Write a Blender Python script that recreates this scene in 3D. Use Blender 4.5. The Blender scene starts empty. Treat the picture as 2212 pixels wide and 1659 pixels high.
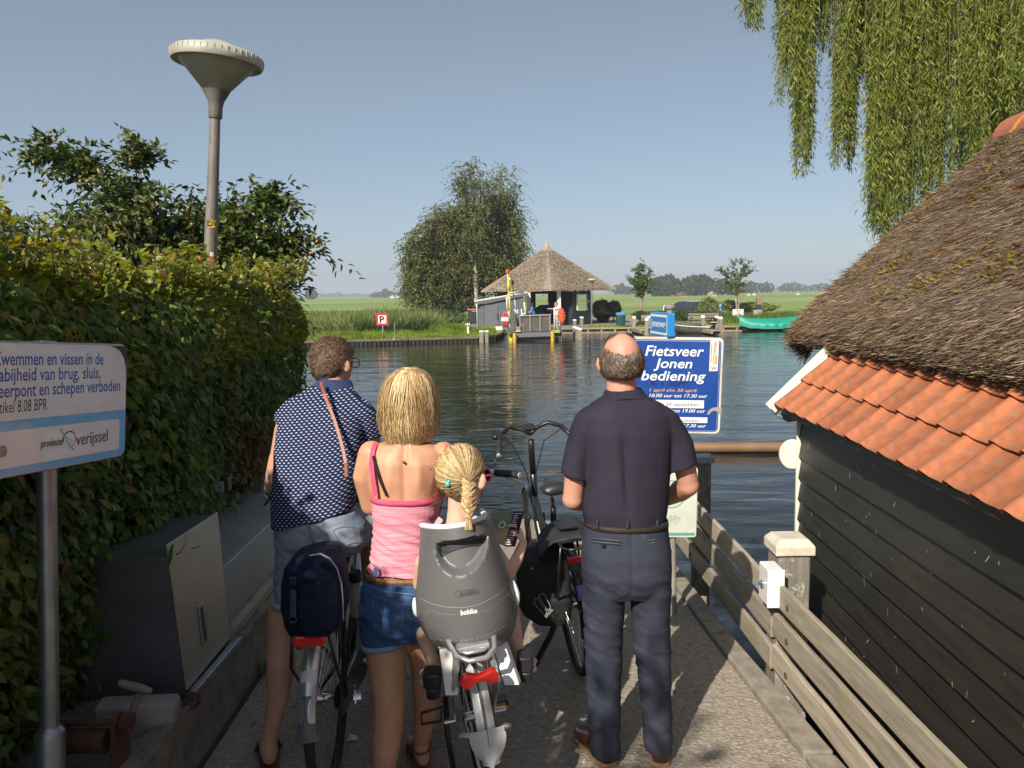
import bpy,bmesh,math,random
import numpy as np
from mathutils import Vector,Matrix,noise
random.seed(7);NP=np.random.RandomState(11)
PI=math.pi
scene=bpy.context.scene
COL=scene.collection
# ---------------------------------------------------------------- camera, sky, sun, exposure
CAMZ=1.96;PITCH=6.45;ROLL=-0.8;F=1725.0   # F in pixels of a 2212 x 1659 picture
CM=Matrix.Rotation(math.radians(90-PITCH),3,'X')@Matrix.Rotation(math.radians(ROLL),3,'Z')
CP=Vector((0,0,CAMZ))
cd=bpy.data.cameras.new('camera');cam=bpy.data.objects.new('camera',cd);COL.objects.link(cam)
cam.matrix_world=Matrix.Translation(CP)@CM.to_4x4()
cd.sensor_width=36;cd.lens=F/2212*36;cd.clip_end=9000;cd.clip_start=0.05
scene.camera=cam
SUN_EL,SUN_AZ=36.0,208.0      # azimuth clockwise from +Y
w=bpy.data.worlds.new("World");scene.world=w;w.use_nodes=True
nt=w.node_tree;bg=nt.nodes['Background']
sky=nt.nodes.new('ShaderNodeTexSky');sky.sky_type='NISHITA';sky.sun_disc=False
sky.sun_elevation=math.radians(SUN_EL);sky.sun_rotation=math.radians(SUN_AZ)
sky.air_density=1.0;sky.dust_density=1.0;sky.ozone_density=1.5
# pale summer haze over the whole sky: the clear sky is dimmed evenly and a uniform veil added
_m=nt.nodes.new('ShaderNodeVectorMath');_m.operation='MULTIPLY_ADD';_m.inputs[1].default_value=(0.325,0.325,0.325)
_tc=nt.nodes.new('ShaderNodeTexCoord');_sx=nt.nodes.new('ShaderNodeSeparateXYZ');_r=nt.nodes.new('ShaderNodeValToRGB');nt.links.new(_tc.outputs['Generated'],_sx.inputs[0]);nt.links.new(_sx.outputs[2],_r.inputs[0])
_e=_r.color_ramp.elements;_e[0].position=0;_e[0].color=(1.36/3,1.76/3,2.50/3,1);_e[1].position=.34;_e[1].color=(1.06/3,1.17/3,1.22/3,1)
_s3=nt.nodes.new('ShaderNodeVectorMath');_s3.operation='SCALE';_s3.inputs[3].default_value=3.0;nt.links.new(_r.outputs[0],_s3.inputs[0]);nt.links.new(_s3.outputs[0],_m.inputs[2])
nt.links.new(sky.outputs[0],_m.inputs[0]);nt.links.new(_m.outputs[0],bg.inputs[0]);bg.inputs[1].default_value=0.10
sl=bpy.data.lights.new('sun','SUN');sl.energy=4.2;sl.angle=math.radians(0.5);sl.color=(1.0,0.92,0.80)
so=bpy.data.objects.new('sun',sl);COL.objects.link(so)
_d=Vector((math.sin(math.radians(SUN_AZ))*math.cos(math.radians(SUN_EL)),math.cos(math.radians(SUN_AZ))*math.cos(math.radians(SUN_EL)),math.sin(math.radians(SUN_EL))))
so.rotation_euler=_d.to_track_quat('Z','Y').to_euler();so.location=_d*30
scene.view_settings.view_transform='Standard';scene.view_settings.look='None'
scene.view_settings.exposure=0.64;scene.view_settings.gamma=1.0;scene.view_settings.use_curve_mapping=False
scene.cycles.max_bounces=6;scene.cycles.transparent_max_bounces=8

# ---------------------------------------------------------------- picture point -> world point
def ray(u,v):return CM@Vector(((u-1106)/F,-(v-829.5)/F,-1))
def at_y(u,v,Y):r=ray(u,v);return CP+r*(Y/r.y)
def at_x(u,v,X):r=ray(u,v);return CP+r*(X/r.x)
def at_z(u,v,z):r=ray(u,v);return CP+r*((z-CAMZ)/r.z)
def V(*a):return Vector(a)

# ---------------------------------------------------------------- materials
def new_mat(name):
    m=bpy.data.materials.new(name);m.use_nodes=True
    return m,m.node_tree,m.node_tree.nodes['Principled BSDF']
def c4(c):return(c[0],c[1],c[2],1)
def mat(name,col,rough=0.6,metal=0.0,col2=None,scale=6.0,bump=0.0,bscale=60.0,stretch=(1,1,1),spec=0.5,coat=0.0,rnd=0.0,col3=None,scale3=2.0,thr=(0.55,0.7),island=0.0,bdist=0.004,detail=5):
    m,t,b=new_mat(name);N=t.nodes;L=t.links
    b.inputs['Roughness'].default_value=rough;b.inputs['Metallic'].default_value=metal
    b.inputs['Specular IOR Level'].default_value=spec;b.inputs['Coat Weight'].default_value=coat
    tc=N.new('ShaderNodeTexCoord');mp=N.new('ShaderNodeMapping');mp.inputs['Scale'].default_value=stretch
    L.new(tc.outputs['Object'],mp.inputs[0]);out=None
    if col2 is not None:
        n=N.new('ShaderNodeTexNoise');n.inputs['Scale'].default_value=scale;n.inputs['Detail'].default_value=detail;n.inputs['Roughness'].default_value=0.65
        L.new(mp.outputs[0],n.inputs[0])
        r=N.new('ShaderNodeValToRGB');r.color_ramp.elements[0].position=0.32;r.color_ramp.elements[1].position=0.68
        r.color_ramp.elements[0].color=c4(col);r.color_ramp.elements[1].color=c4(col2)
        L.new(n.outputs[0],r.inputs[0]);out=r.outputs[0]
    if col3 is not None:
        n3=N.new('ShaderNodeTexNoise');n3.inputs['Scale'].default_value=scale3;n3.inputs['Detail'].default_value=8;n3.inputs['Roughness'].default_value=0.7
        L.new(tc.outputs['Object'],n3.inputs[0])
        r3=N.new('ShaderNodeMapRange');r3.inputs[1].default_value=thr[0];r3.inputs[2].default_value=thr[1]
        L.new(n3.outputs[0],r3.inputs[0])
        mx=N.new('ShaderNodeMix');mx.data_type='RGBA'
        L.new(r3.outputs[0],mx.inputs[0]);mx.inputs[7].default_value=c4(col3)
        if out:L.new(out,mx.inputs[6])
        else:mx.inputs[6].default_value=c4(col)
        out=mx.outputs[2]
    if rnd or island:
        hs=N.new('ShaderNodeHueSaturation')
        if out:L.new(out,hs.inputs['Color'])
        else:hs.inputs['Color'].default_value=c4(col)
        mr=N.new('ShaderNodeMapRange')
        if island:
            g=N.new('ShaderNodeNewGeometry');L.new(g.outputs['Random Per Island'],mr.inputs[0]);a=island
        else:
            g=N.new('ShaderNodeObjectInfo');L.new(g.outputs['Random'],mr.inputs[0]);a=rnd
        mr.inputs[3].default_value=1-a;mr.inputs[4].default_value=1+a
        L.new(mr.outputs[0],hs.inputs['Value']);out=hs.outputs[0]
    if out:L.new(out,b.inputs['Base Color'])
    else:b.inputs['Base Color'].default_value=c4(col)
    if bump:
        nb=N.new('ShaderNodeTexNoise');nb.inputs['Scale'].default_value=bscale;nb.inputs['Detail'].default_value=4
        L.new(mp.outputs[0],nb.inputs[0])
        bp=N.new('ShaderNodeBump');bp.inputs['Strength'].default_value=bump;bp.inputs['Distance'].default_value=bdist
        L.new(nb.outputs[0],bp.inputs['Height']);L.new(bp.outputs[0],b.inputs['Normal'])
    return m
def leaf_mat(name,cols,trans=0.35,rough=0.45,spec=0.35,patch=None):
    """leaf colours picked per leaf; cols = list of (position, colour); patch = (colour, noise scale, lo, hi) for dry patches"""
    m,t,b=new_mat(name);N=t.nodes;L=t.links
    g=N.new('ShaderNodeNewGeometry');r=N.new('ShaderNodeValToRGB')
    el=r.color_ramp.elements
    while len(el)<len(cols):el.new(0.5)
    for e,(p,c)in zip(el,cols):e.position=p;e.color=c4(c)
    L.new(g.outputs['Random Per Island'],r.inputs[0]);out=r.outputs[0]
    if patch:
        tc=N.new('ShaderNodeTexCoord');n=N.new('ShaderNodeTexNoise');n.inputs['Scale'].default_value=patch[1]
        L.new(tc.outputs['Object'],n.inputs[0]);mr=N.new('ShaderNodeMapRange');mr.inputs[1].default_value=patch[2];mr.inputs[2].default_value=patch[3]
        L.new(n.outputs[0],mr.inputs[0]);mx=N.new('ShaderNodeMix');mx.data_type='RGBA'
        L.new(mr.outputs[0],mx.inputs[0]);L.new(out,mx.inputs[6]);mx.inputs[7].default_value=c4(patch[0]);out=mx.outputs[2]
    L.new(out,b.inputs['Base Color']);b.inputs['Roughness'].default_value=rough;b.inputs['Specular IOR Level'].default_value=spec
    if trans:
        tr=N.new('ShaderNodeBsdfTranslucent');hs=N.new('ShaderNodeHueSaturation');hs.inputs['Value'].default_value=1.5;hs.inputs['Saturation'].default_value=1.15
        L.new(out,hs.inputs['Color']);L.new(hs.outputs[0],tr.inputs[0])
        ms=N.new('ShaderNodeMixShader');ms.inputs[0].default_value=trans
        L.new(b.outputs[0],ms.inputs[1]);L.new(tr.outputs[0],ms.inputs[2])
        L.new(ms.outputs[0],N['Material Output'].inputs['Surface'])
    return m

# ---------------------------------------------------------------- mesh builder
def frame(t,up=None):
    t=t.normalized()
    up=up or(V(0,0,1)if abs(t.z)<0.95 else V(0,1,0))
    x=t.cross(up)
    if x.length<1e-6:x=t.cross(V(1,0,0))
    x.normalize();y=x.cross(t).normalized()
    return x,y
class MB:
    def __init__(s):s.v=[];s.f=[];s.M=None
    def add(s,vs,fs):
        o=len(s.v)
        if s.M is not None:vs=[s.M@Vector(q)for q in vs]
        s.v+=[tuple(q)for q in vs];s.f+=[tuple(i+o for i in q)for q in fs]
        return s
    def box(s,c,size,rot=None,taper=1.0):
        c=Vector(c);a,b,h=size[0]/2,size[1]/2,size[2]/2
        R=rot if rot is not None else Matrix.Identity(3)
        vs=[]
        for z in(-h,h):
            k=taper if z>0 else 1
            for x,y in((-a,-b),(a,-b),(a,b),(-a,b)):vs.append(c+R@V(x*k,y*k,z))
        return s.add(vs,[(3,2,1,0),(4,5,6,7),(0,1,5,4),(1,2,6,5),(2,3,7,6),(3,0,4,7)])
    def bx(s,x0,x1,y0,y1,z0,z1):return s.box(((x0+x1)/2,(y0+y1)/2,(z0+z1)/2),(x1-x0,y1-y0,z1-z0))
    def bar(s,p,q,wd,ht,up=None):
        p=Vector(p);q=Vector(q);x,y=frame(q-p,up);t=(q-p).normalized()
        vs=[p+x*(sx*wd/2)+y*(sy*ht/2)for sx,sy in((-1,-1),(1,-1),(1,1),(-1,1))]
        vs+=[a+(q-p)for a in vs[:4]]
        return s.add(vs,[(0,1,2,3),(7,6,5,4),(0,4,5,1),(1,5,6,2),(2,6,7,3),(3,7,4,0)])
    def tube(s,pts,r,n=8,cap=True,closed=False,flat=1.0,up=None):
        pts=[Vector(p)for p in pts];m=len(pts)
        if not isinstance(r,(list,tuple)):r=[r]*m
        vs=[];px=None
        for i,p in enumerate(pts):
            if closed:t=pts[(i+1)%m]-pts[i-1]
            else:t=pts[min(i+1,m-1)]-pts[max(i-1,0)]
            if t.length<1e-9:t=V(0,0,1)
            t.normalize()
            if px is None or up is not None:x,y=frame(t,up)
            else:
                x=px-t*px.dot(t)
                if x.length<1e-6:x,y=frame(t)
                x.normalize();y=x.cross(t).normalized()
            px=x
            for k in range(n):
                a=2*PI*k/n;vs.append(p+x*(math.cos(a)*r[i])+y*(math.sin(a)*r[i]*flat))
        fs=[]
        for i in range(m if closed else m-1):
            for k in range(n):
                a=i*n+k;b=i*n+(k+1)%n;c=((i+1)%m)*n+(k+1)%n;d=((i+1)%m)*n+k
                fs.append((d,c,b,a))
        if cap and not closed:fs.append(tuple(range(n)));fs.append(tuple(range((m-1)*n,m*n))[::-1])
        return s.add(vs,fs)
    def limb(s,pts,r,n=14,flat=1.0,up=None):
        """tube with rounded ends"""
        pts=[Vector(p)for p in pts];r=list(r)
        t0=(pts[0]-pts[1]).normalized();t1=(pts[-1]-pts[-2]).normalized()
        A=[(pts[0]+t0*r[0]*k,r[0]*math.sqrt(1-k*k))for k in(0.98,0.8,0.45)]
        B=[(pts[-1]+t1*r[-1]*k,r[-1]*math.sqrt(1-k*k))for k in(0.45,0.8,0.98)]
        P=[a[0]for a in A]+pts+[b[0]for b in B];Rr=[a[1]for a in A]+r+[b[1]for b in B]
        return s.tube(P,Rr,n,True,False,flat,up)
    def rings(s,L,n=24,cap=True,power=2.0):
        """L: (centre, rx, ry[, ax, ay]) stacked cross sections"""
        vs=[]
        for q in L:
            c,rx,ry=Vector(q[0]),q[1],q[2]
            ax=Vector(q[3])if len(q)>3 else V(1,0,0);ay=Vector(q[4])if len(q)>4 else V(0,1,0)
            for k in range(n):
                a=2*PI*k/n;ca,sa=math.cos(a),math.sin(a)
                e=2.0/power
                vs.append(c+ax*(math.copysign(abs(ca)**e,ca)*rx)+ay*(math.copysign(abs(sa)**e,sa)*ry))
        fs=[]
        for i in range(len(L)-1):
            for k in range(n):fs.append((i*n+k,i*n+(k+1)%n,(i+1)*n+(k+1)%n,(i+1)*n+k))
        if cap:fs.append(tuple(range(n))[::-1]);fs.append(tuple(range((len(L)-1)*n,len(L)*n)))
        return s.add(vs,fs)
    def lathe(s,prof,c=(0,0,0),n=20,ax=None,cap=True):
        """prof: (radius, height) along axis ax"""
        c=Vector(c);t=Vector(ax).normalized()if ax is not None else V(0,0,1);x,y=frame(t)
        vs=[]
        for r,h in prof:
            for k in range(n):
                a=2*PI*k/n;vs.append(c+t*h+x*(math.cos(a)*r)-y*(math.sin(a)*r))
        fs=[]
        for i in range(len(prof)-1):
            for k in range(n):fs.append((i*n+k,i*n+(k+1)%n,(i+1)*n+(k+1)%n,(i+1)*n+k))
        if cap:fs.append(tuple(range(n))[::-1]);fs.append(tuple(range((len(prof)-1)*n,len(prof)*n)))
        return s.add(vs,fs)
    def ball(s,c,rx,ry=None,rz=None,R=None,n=14,m=9):
        ry=ry or rx;rz=rz or rx;c=Vector(c);R=R if R is not None else Matrix.Identity(3)
        vs=[c+R@V(0,0,-rz)]
        for i in range(1,m):
            ph=-PI/2+PI*i/m
            for k in range(n):
                a=2*PI*k/n;vs.append(c+R@V(rx*math.cos(ph)*math.cos(a),ry*math.cos(ph)*math.sin(a),rz*math.sin(ph)))
        vs.append(c+R@V(0,0,rz));fs=[]
        for k in range(n):fs.append((0,1+(k+1)%n,1+k))
        for i in range(m-2):
            for k in range(n):fs.append((1+i*n+k,1+i*n+(k+1)%n,1+(i+1)*n+(k+1)%n,1+(i+1)*n+k))
        T=len(vs)-1;b=1+(m-2)*n
        for k in range(n):fs.append((b+k,b+(k+1)%n,T))
        return s.add(vs,fs)
    def prism(s,poly,d,O=(0,0,0),e1=(1,0,0),e2=(0,0,1),e3=None):
        """polygon in the (e1, e2) plane at O, thickness d along e3"""
        O=Vector(O);e1=Vector(e1);e2=Vector(e2);e3=Vector(e3)if e3 is not None else e1.cross(e2)
        n=len(poly);a=[O+e1*x+e2*y for x,y in poly];b=[q+e3*d for q in a]
        fs=[tuple(range(n))[::-1],tuple(range(n,2*n))]+[(k,(k+1)%n,n+(k+1)%n,n+k)for k in range(n)]
        return s.add(a+b,fs)
    def quad(s,a,b,c,d):return s.add([a,b,c,d],[(0,1,2,3)])
    def mesh(s,name):
        me=bpy.data.meshes.new(name);me.from_pydata(s.v,[],s.f);me.validate();me.update();return me
    def build(s,name,m,parent=None,smooth=False,bevel=0.0,segs=1,world=True,fix=True):
        me=s.mesh(name)
        if fix:
            bm=bmesh.new();bm.from_mesh(me);bmesh.ops.recalc_face_normals(bm,faces=bm.faces);bm.to_mesh(me);bm.free()
        o=link(name,me,m,parent,world)
        if bevel:
            bm=bmesh.new();bm.from_mesh(me)
            bmesh.ops.bevel(bm,geom=[e for e in bm.edges if e.is_manifold and e.calc_face_angle(0)>0.5],offset=bevel,segments=segs,affect='EDGES',profile=0.5,clamp_overlap=True)
            bm.to_mesh(me);bm.free()
        if smooth is True:me.polygons.foreach_set('use_smooth',[True]*len(me.polygons))
        elif smooth:
            me.polygons.foreach_set('use_smooth',[True]*len(me.polygons));me.set_sharp_from_angle(angle=math.radians(smooth))
        return o
def link(name,me,m,parent=None,world=True):
    o=bpy.data.objects.new(name,me);COL.objects.link(o)
    if m is not None and len(me.materials)==0:me.materials.append(m)
    if parent is not None:
        o.parent=parent
        if world:o.matrix_parent_inverse=wm(parent).inverted()
    return o
def wm(o):
    M=Matrix.LocRotScale(o.location,o.rotation_euler,o.scale)
    if o.parent is not None:M=wm(o.parent)@o.matrix_parent_inverse@M
    return M
def tag(o,label=None,cat=None,group=None,kind=None):
    if label:o['label']=label
    if cat:o['category']=cat
    if group:o['group']=group
    if kind:o['kind']=kind
    return o
def thing(name,label,cat,loc=(0,0,0),rot=(0,0,0),group=None):
    o=bpy.data.objects.new(name,None);COL.objects.link(o);o.location=loc;o.rotation_euler=rot
    o.empty_display_size=0.1
    return tag(o,label,cat,group)
def dup(root,loc,rot=None,label=None):
    def cp(o,par):
        c=o.copy();COL.objects.link(c)
        if par is not None:c.parent=par;c.matrix_parent_inverse=o.matrix_parent_inverse.copy()
        for ch in[x for x in o.children]:cp(ch,c)
        return c
    r=cp(root,None);r.location=loc
    if rot is not None:r.rotation_euler=rot
    if label:r['label']=label
    return r
def solid(name,mb,m,parent=None,voxel=0.006,it=4,fac=0.5,disp=None,extra=None,world=True):
    """one continuous surface from overlapping closed shapes; disp(co, normal) -> offset along normal"""
    me=mb.mesh('tmp');o=bpy.data.objects.new('tmp',me);COL.objects.link(o)
    bm=bmesh.new();bm.from_mesh(me);bmesh.ops.recalc_face_normals(bm,faces=bm.faces);bm.to_mesh(me);bm.free()
    r=o.modifiers.new('r','REMESH');r.mode='VOXEL';r.voxel_size=voxel;r.use_smooth_shade=True
    sm=o.modifiers.new('s','SMOOTH');sm.factor=fac;sm.iterations=it
    dg=bpy.context.evaluated_depsgraph_get();dg.update()
    nm=bpy.data.meshes.new_from_object(o.evaluated_get(dg));nm.name=name
    bpy.data.objects.remove(o);bpy.data.meshes.remove(me)
    nv=len(nm.vertices);co=np.empty(nv*3);no=np.empty(nv*3)
    nm.vertices.foreach_get('co',co);nm.vertices.foreach_get('normal',no)if False else nm.vertex_normals.foreach_get('vector',no)
    co=co.reshape(-1,3);no=no.reshape(-1,3)
    if disp is not None:
        d=np.array([disp(Vector(c),Vector(q))for c,q in zip(co,no)])
        co=co+no*d[:,None];nm.vertices.foreach_set('co',co.ravel())
    if extra is not None:
        bm=bmesh.new();bm.from_mesh(nm)
        for e in extra:bm.from_mesh(e)
        bm.to_mesh(nm);bm.free()
    nm.update();nm.polygons.foreach_set('use_smooth',[True]*len(nm.polygons))
    nm.materials.clear()
    return link(name,nm,m,parent,world)
def folds(sx,sy,sz,amp,seed=0.0,rid=True):
    def f(c,n):
        a=noise.noise(Vector((c.x*sx+seed,c.y*sy,c.z*sz+seed)))
        if rid:a=(0.35-abs(a))*1.6
        return a*amp
    return f

# ---------------------------------------------------------------- many small shapes in one mesh
LEAF=(np.array([(0,0,0),(-.5,.38,.10),(0,.42,0),(.5,.38,.10),(-.33,.75,.02),(0,.78,-.06),(.33,.75,.02),(0,1.12,-.14)]),
        [(0,2,1),(0,3,2),(1,2,5,4),(2,3,6,5),(4,5,7),(5,6,7)])
LEAF2=(np.array([(0,0,0),(-.5,.45,.06),(.5,.45,.06),(0,1,-.08)]),[(0,2,1),(1,2,3)])
BLADE=(np.array([(-.5,0,0),(.5,0,0),(-.38,.4,.02),(.38,.4,.02),(-.2,.78,.14),(.2,.78,.14),(0,1,.34)]),[(0,1,3,2),(2,3,5,4),(4,5,6)])
CARD=(np.array([(-.5,0,0),(.5,0,0),(.5,1,0),(-.5,1,0)]),[(0,1,2,3)])
def norm(a):return a/np.maximum(np.linalg.norm(a,axis=1,keepdims=True),1e-9)
def scatter(name,m,P,Dr,Nr,wd,ln,tpl=LEAF,parent=None,world=True,kind='stuff',smooth=False):
    """P points, Dr growing directions, Nr face normals, widths and lengths"""
    P=np.asarray(P,float);D=norm(np.asarray(Dr,float));Nn=np.asarray(Nr,float)
    Xx=norm(np.cross(D,Nn));Nn=np.cross(Xx,D);n=len(P)
    T,faces=tpl;k=len(T);wd=np.broadcast_to(wd,n)[:,None,None];ln=np.broadcast_to(ln,n)[:,None,None]
    Vv=P[:,None,:]+Xx[:,None,:]*T[None,:,0:1]*wd+D[:,None,:]*T[None,:,1:2]*ln+Nn[:,None,:]*T[None,:,2:3]*ln
    Vv=Vv.reshape(-1,3)
    li=np.concatenate([np.array(f)for f in faces]);lc=np.array([len(f)for f in faces])
    loops=(li[None,:]+(np.arange(n)*k)[:,None]).ravel();tot=np.tile(lc,n);start=np.concatenate([[0],np.cumsum(tot)[:-1]])
    me=bpy.data.meshes.new(name);me.vertices.add(len(Vv));me.vertices.foreach_set('co',Vv.ravel())
    me.loops.add(len(loops));me.loops.foreach_set('vertex_index',loops.astype(np.int32))
    me.polygons.add(len(tot));me.polygons.foreach_set('loop_start',start.astype(np.int32));me.polygons.foreach_set('loop_total',tot.astype(np.int32))
    me.update(calc_edges=True);me.validate()
    if smooth:me.polygons.foreach_set('use_smooth',[True]*len(me.polygons))
    o=link(name,me,m,parent,world)
    if kind:o['kind']=kind
    return o
def rnd(n,s=1.0):return NP.normal(0,s,(n,3))

# ---------------------------------------------------------------- lettering
def text_mesh(s,size,width=None,shear=0.0,bold=0.0,align='LEFT'):
    cu=bpy.data.curves.new('t','FONT');cu.body=s;cu.size=size;cu.offset=bold*size;cu.shear=shear;cu.resolution_u=3
    o=bpy.data.objects.new('t',cu);COL.objects.link(o)
    dg=bpy.context.evaluated_depsgraph_get();dg.update()
    me=bpy.data.meshes.new_from_object(o.evaluated_get(dg));bpy.data.objects.remove(o)
    co=np.empty(len(me.vertices)*3);me.vertices.foreach_get('co',co);co=co.reshape(-1,3)
    fs=[tuple(p.vertices)for p in me.polygons];bpy.data.meshes.remove(me)
    w0,w1=co[:,0].min(),co[:,0].max();co[:,0]-=w0;w_=w1-w0
    k=(width/w_)if width else 1.0;co[:,0]*=k;w_*=k
    if align=='RIGHT':co[:,0]-=w_
    if align=='CENTER':co[:,0]-=w_/2
    return co,fs
def letter(s,O,e1,e2,e3,x,y,size,m,parent,width=None,shear=0.0,bold=0.0,align='LEFT',name='lettering',rot=0.0):
    co,fs=text_mesh(s,size,width,shear,bold,align);mb=MB();O=Vector(O);e1=Vector(e1);e2=Vector(e2);e3=Vector(e3)
    c_,s_=math.cos(rot),math.sin(rot)
    mb.add([O+e1*(x+a*c_-b*s_)+e2*(y+a*s_+b*c_)+e3*0.0022 for a,b,_ in co],fs)
    return mb.build(name,m,parent,fix=False)
def rrect(x0,x1,y0,y1,r,n=5):
    P=[]
    for cx,cy,a0 in((x1-r,y1-r,0),(x0+r,y1-r,90),(x0+r,y0+r,180),(x1-r,y0+r,270)):
        for k in range(n+1):
            a=math.radians(a0+90*k/n);P.append((cx+r*math.cos(a),cy+r*math.sin(a)))
    return P
# ================================================================ materials used in many places
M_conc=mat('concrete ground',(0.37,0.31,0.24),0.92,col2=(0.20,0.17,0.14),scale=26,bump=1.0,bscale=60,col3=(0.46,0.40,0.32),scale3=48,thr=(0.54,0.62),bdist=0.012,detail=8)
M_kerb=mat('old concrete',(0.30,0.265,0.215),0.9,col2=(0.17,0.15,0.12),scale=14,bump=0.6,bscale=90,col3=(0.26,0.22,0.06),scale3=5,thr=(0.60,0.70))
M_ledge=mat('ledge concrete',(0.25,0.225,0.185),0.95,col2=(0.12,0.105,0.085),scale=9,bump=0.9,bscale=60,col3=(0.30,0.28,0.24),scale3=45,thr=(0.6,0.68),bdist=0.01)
M_soil=mat('soil',(0.07,0.055,0.035),0.95,col2=(0.04,0.035,0.02),scale=8,bump=0.6,bscale=30)
M_wood=mat('weathered wood',(0.42,0.36,0.275),0.85,col2=(0.24,0.205,0.155),scale=3,stretch=(14,1.2,14),bump=0.5,bscale=12,rnd=0.16,col3=(0.30,0.29,0.13),scale3=7,thr=(0.54,0.72))
M_woodz=mat('weathered post wood',(0.27,0.245,0.20),0.88,col2=(0.13,0.12,0.10),scale=4,stretch=(10,10,1.0),bump=0.5,bscale=10,rnd=0.15,col3=(0.42,0.40,0.34),scale3=26,thr=(0.57,0.64))
M_white=mat('white paint',(0.80,0.78,0.72),0.5,col2=(0.66,0.64,0.56),scale=9,bump=0.1,bscale=40)
M_galv=mat('galvanised steel',(0.42,0.44,0.46),0.42,0.85,col2=(0.30,0.315,0.34),scale=16,bump=0.08,bscale=90)
M_alu=mat('aluminium sheet',(0.20,0.205,0.22),0.42,0.55,col2=(0.13,0.135,0.145),scale=2.2,stretch=(1,1,3),bump=0.05,bscale=120)
M_black=mat('black plastic',(0.018,0.018,0.02),0.45)
M_rubber=mat('tyre rubber',(0.022,0.021,0.021),0.75,bump=0.2,bscale=200)
M_bpaint=mat('black paint',(0.015,0.015,0.017),0.28,coat=0.4)
M_silver=mat('silver paint',(0.62,0.62,0.64),0.3,0.7,coat=0.3)
M_chrome=mat('bare metal',(0.66,0.66,0.67),0.22,1.0)
M_red=mat('red plastic',(0.55,0.02,0.015),0.25,coat=0.6)
M_orange=mat('orange plastic',(0.80,0.27,0.02),0.3,coat=0.5)
M_green_leaf=leaf_mat('hedge leaf',[(0,(0.035,0.070,0.016)),(0.35,(0.075,0.130,0.026)),(0.7,(0.13,0.19,0.036)),(0.93,(0.19,0.23,0.045)),(1.0,(0.24,0.13,0.04))],0.35,0.5,0.3,patch=((0.15,0.075,0.03),1.1,0.60,0.74))
M_yel_leaf=leaf_mat('sun-tinted young leaf',[(0,(0.13,0.18,0.03)),(0.5,(0.24,0.27,0.045)),(0.85,(0.36,0.33,0.05)),(1.0,(0.33,0.16,0.05))],0.4,0.4,0.4)  # young leaves, tinted yellower so the colour carries the sunlit hedge top
M_bark=mat('bark',(0.10,0.075,0.05),0.9,col2=(0.05,0.04,0.03),scale=10,bump=0.6,bscale=20)

# ================================================================ water and land
WZ,LZ=-0.6,-0.3
def water_material():
    m,t,b=new_mat('water');N=t.nodes;L=t.links
    b.inputs['Base Color'].default_value=(0.012,0.016,0.014,1);b.inputs['Roughness'].default_value=0.02;b.inputs['IOR'].default_value=1.333
    tc=N.new('ShaderNodeTexCoord');prev=None
    for sc,st,dist,det,ds in((0.55,(0.5,1.25,1),0.075,3,0.6),(2.3,(0.45,1.2,1),0.020,3,0.4),(8.0,(0.5,1.3,1),0.0042,2,0.3)):
        mp=N.new('ShaderNodeMapping');mp.inputs['Scale'].default_value=st;mp.inputs['Rotation'].default_value=(0,0,0.12);L.new(tc.outputs['Object'],mp.inputs[0])
        n=N.new('ShaderNodeTexNoise');n.inputs['Scale'].default_value=sc;n.inputs['Detail'].default_value=det;n.inputs['Distortion'].default_value=ds;n.inputs['Roughness'].default_value=0.45
        L.new(mp.outputs[0],n.inputs[0])
        bp=N.new('ShaderNodeBump');bp.inputs['Strength'].default_value=1.0;bp.inputs['Distance'].default_value=dist
        L.new(n.outputs[0],bp.inputs['Height'])
        if prev:L.new(prev.outputs[0],bp.inputs['Normal'])
        prev=bp
    L.new(prev.outputs[0],b.inputs['Normal'])
    return m
mb=MB();mb.quad((-400,-60,WZ),(400,-60,WZ),(400,60,WZ),(-400,60,WZ))
tag(mb.build('water',water_material(),fix=False),kind='structure',label='calm dark blue canal water with small ripples')

def field_material():
    m,t,b=new_mat('field grass');N=t.nodes;L=t.links
    tc=N.new('ShaderNodeTexCoord');mp=N.new('ShaderNodeMapping');mp.inputs['Scale'].default_value=(0.012,0.05,1);L.new(tc.outputs['Object'],mp.inputs[0])
    n=N.new('ShaderNodeTexNoise');n.inputs['Scale'].default_value=1;n.inputs['Detail'].default_value=6;L.new(mp.outputs[0],n.inputs[0])
    r=N.new('ShaderNodeValToRGB');e=r.color_ramp.elements;e[0].position=0.35;e[0].color=(0.14,0.22,0.045,1);e[1].position=0.66;e[1].color=(0.32,0.32,0.11,1)
    m_=e.new(0.5);m_.color=(0.19,0.27,0.055,1);L.new(n.outputs[0],r.inputs[0])
    n2=N.new('ShaderNodeTexNoise');n2.inputs['Scale'].default_value=1.3;n2.inputs['Detail'].default_value=8;L.new(tc.outputs['Object'],n2.inputs[0])
    h=N.new('ShaderNodeHueSaturation');L.new(r.outputs[0],h.inputs['Color']);mr=N.new('ShaderNodeMapRange');mr.inputs[3].default_value=0.6;mr.inputs[4].default_value=1.4
    L.new(n2.outputs[0],mr.inputs[0]);L.new(mr.outputs[0],h.inputs['Value']);L.new(h.outputs[0],b.inputs['Base Color']);b.inputs['Roughness'].default_value=0.9
    bp=N.new('ShaderNodeBump');bp.inputs['Distance'].default_value=0.2;L.new(n2.outputs[0],bp.inputs['Height']);L.new(bp.outputs[0],b.inputs['Normal'])
    return m
M_field=field_material()
QY=51.2          # front of the far quay
bank=[(-400,33),(-60,38.6),(-30,39.9),(-9.85,41.0),(-1.78,42.9),(-0.9,44.2),(-0.6,46.5),(-0.5,QY),(13,QY),(20,QY),(60,QY+1),(400,QY+6)]
mb=MB();n=len(bank)
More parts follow.
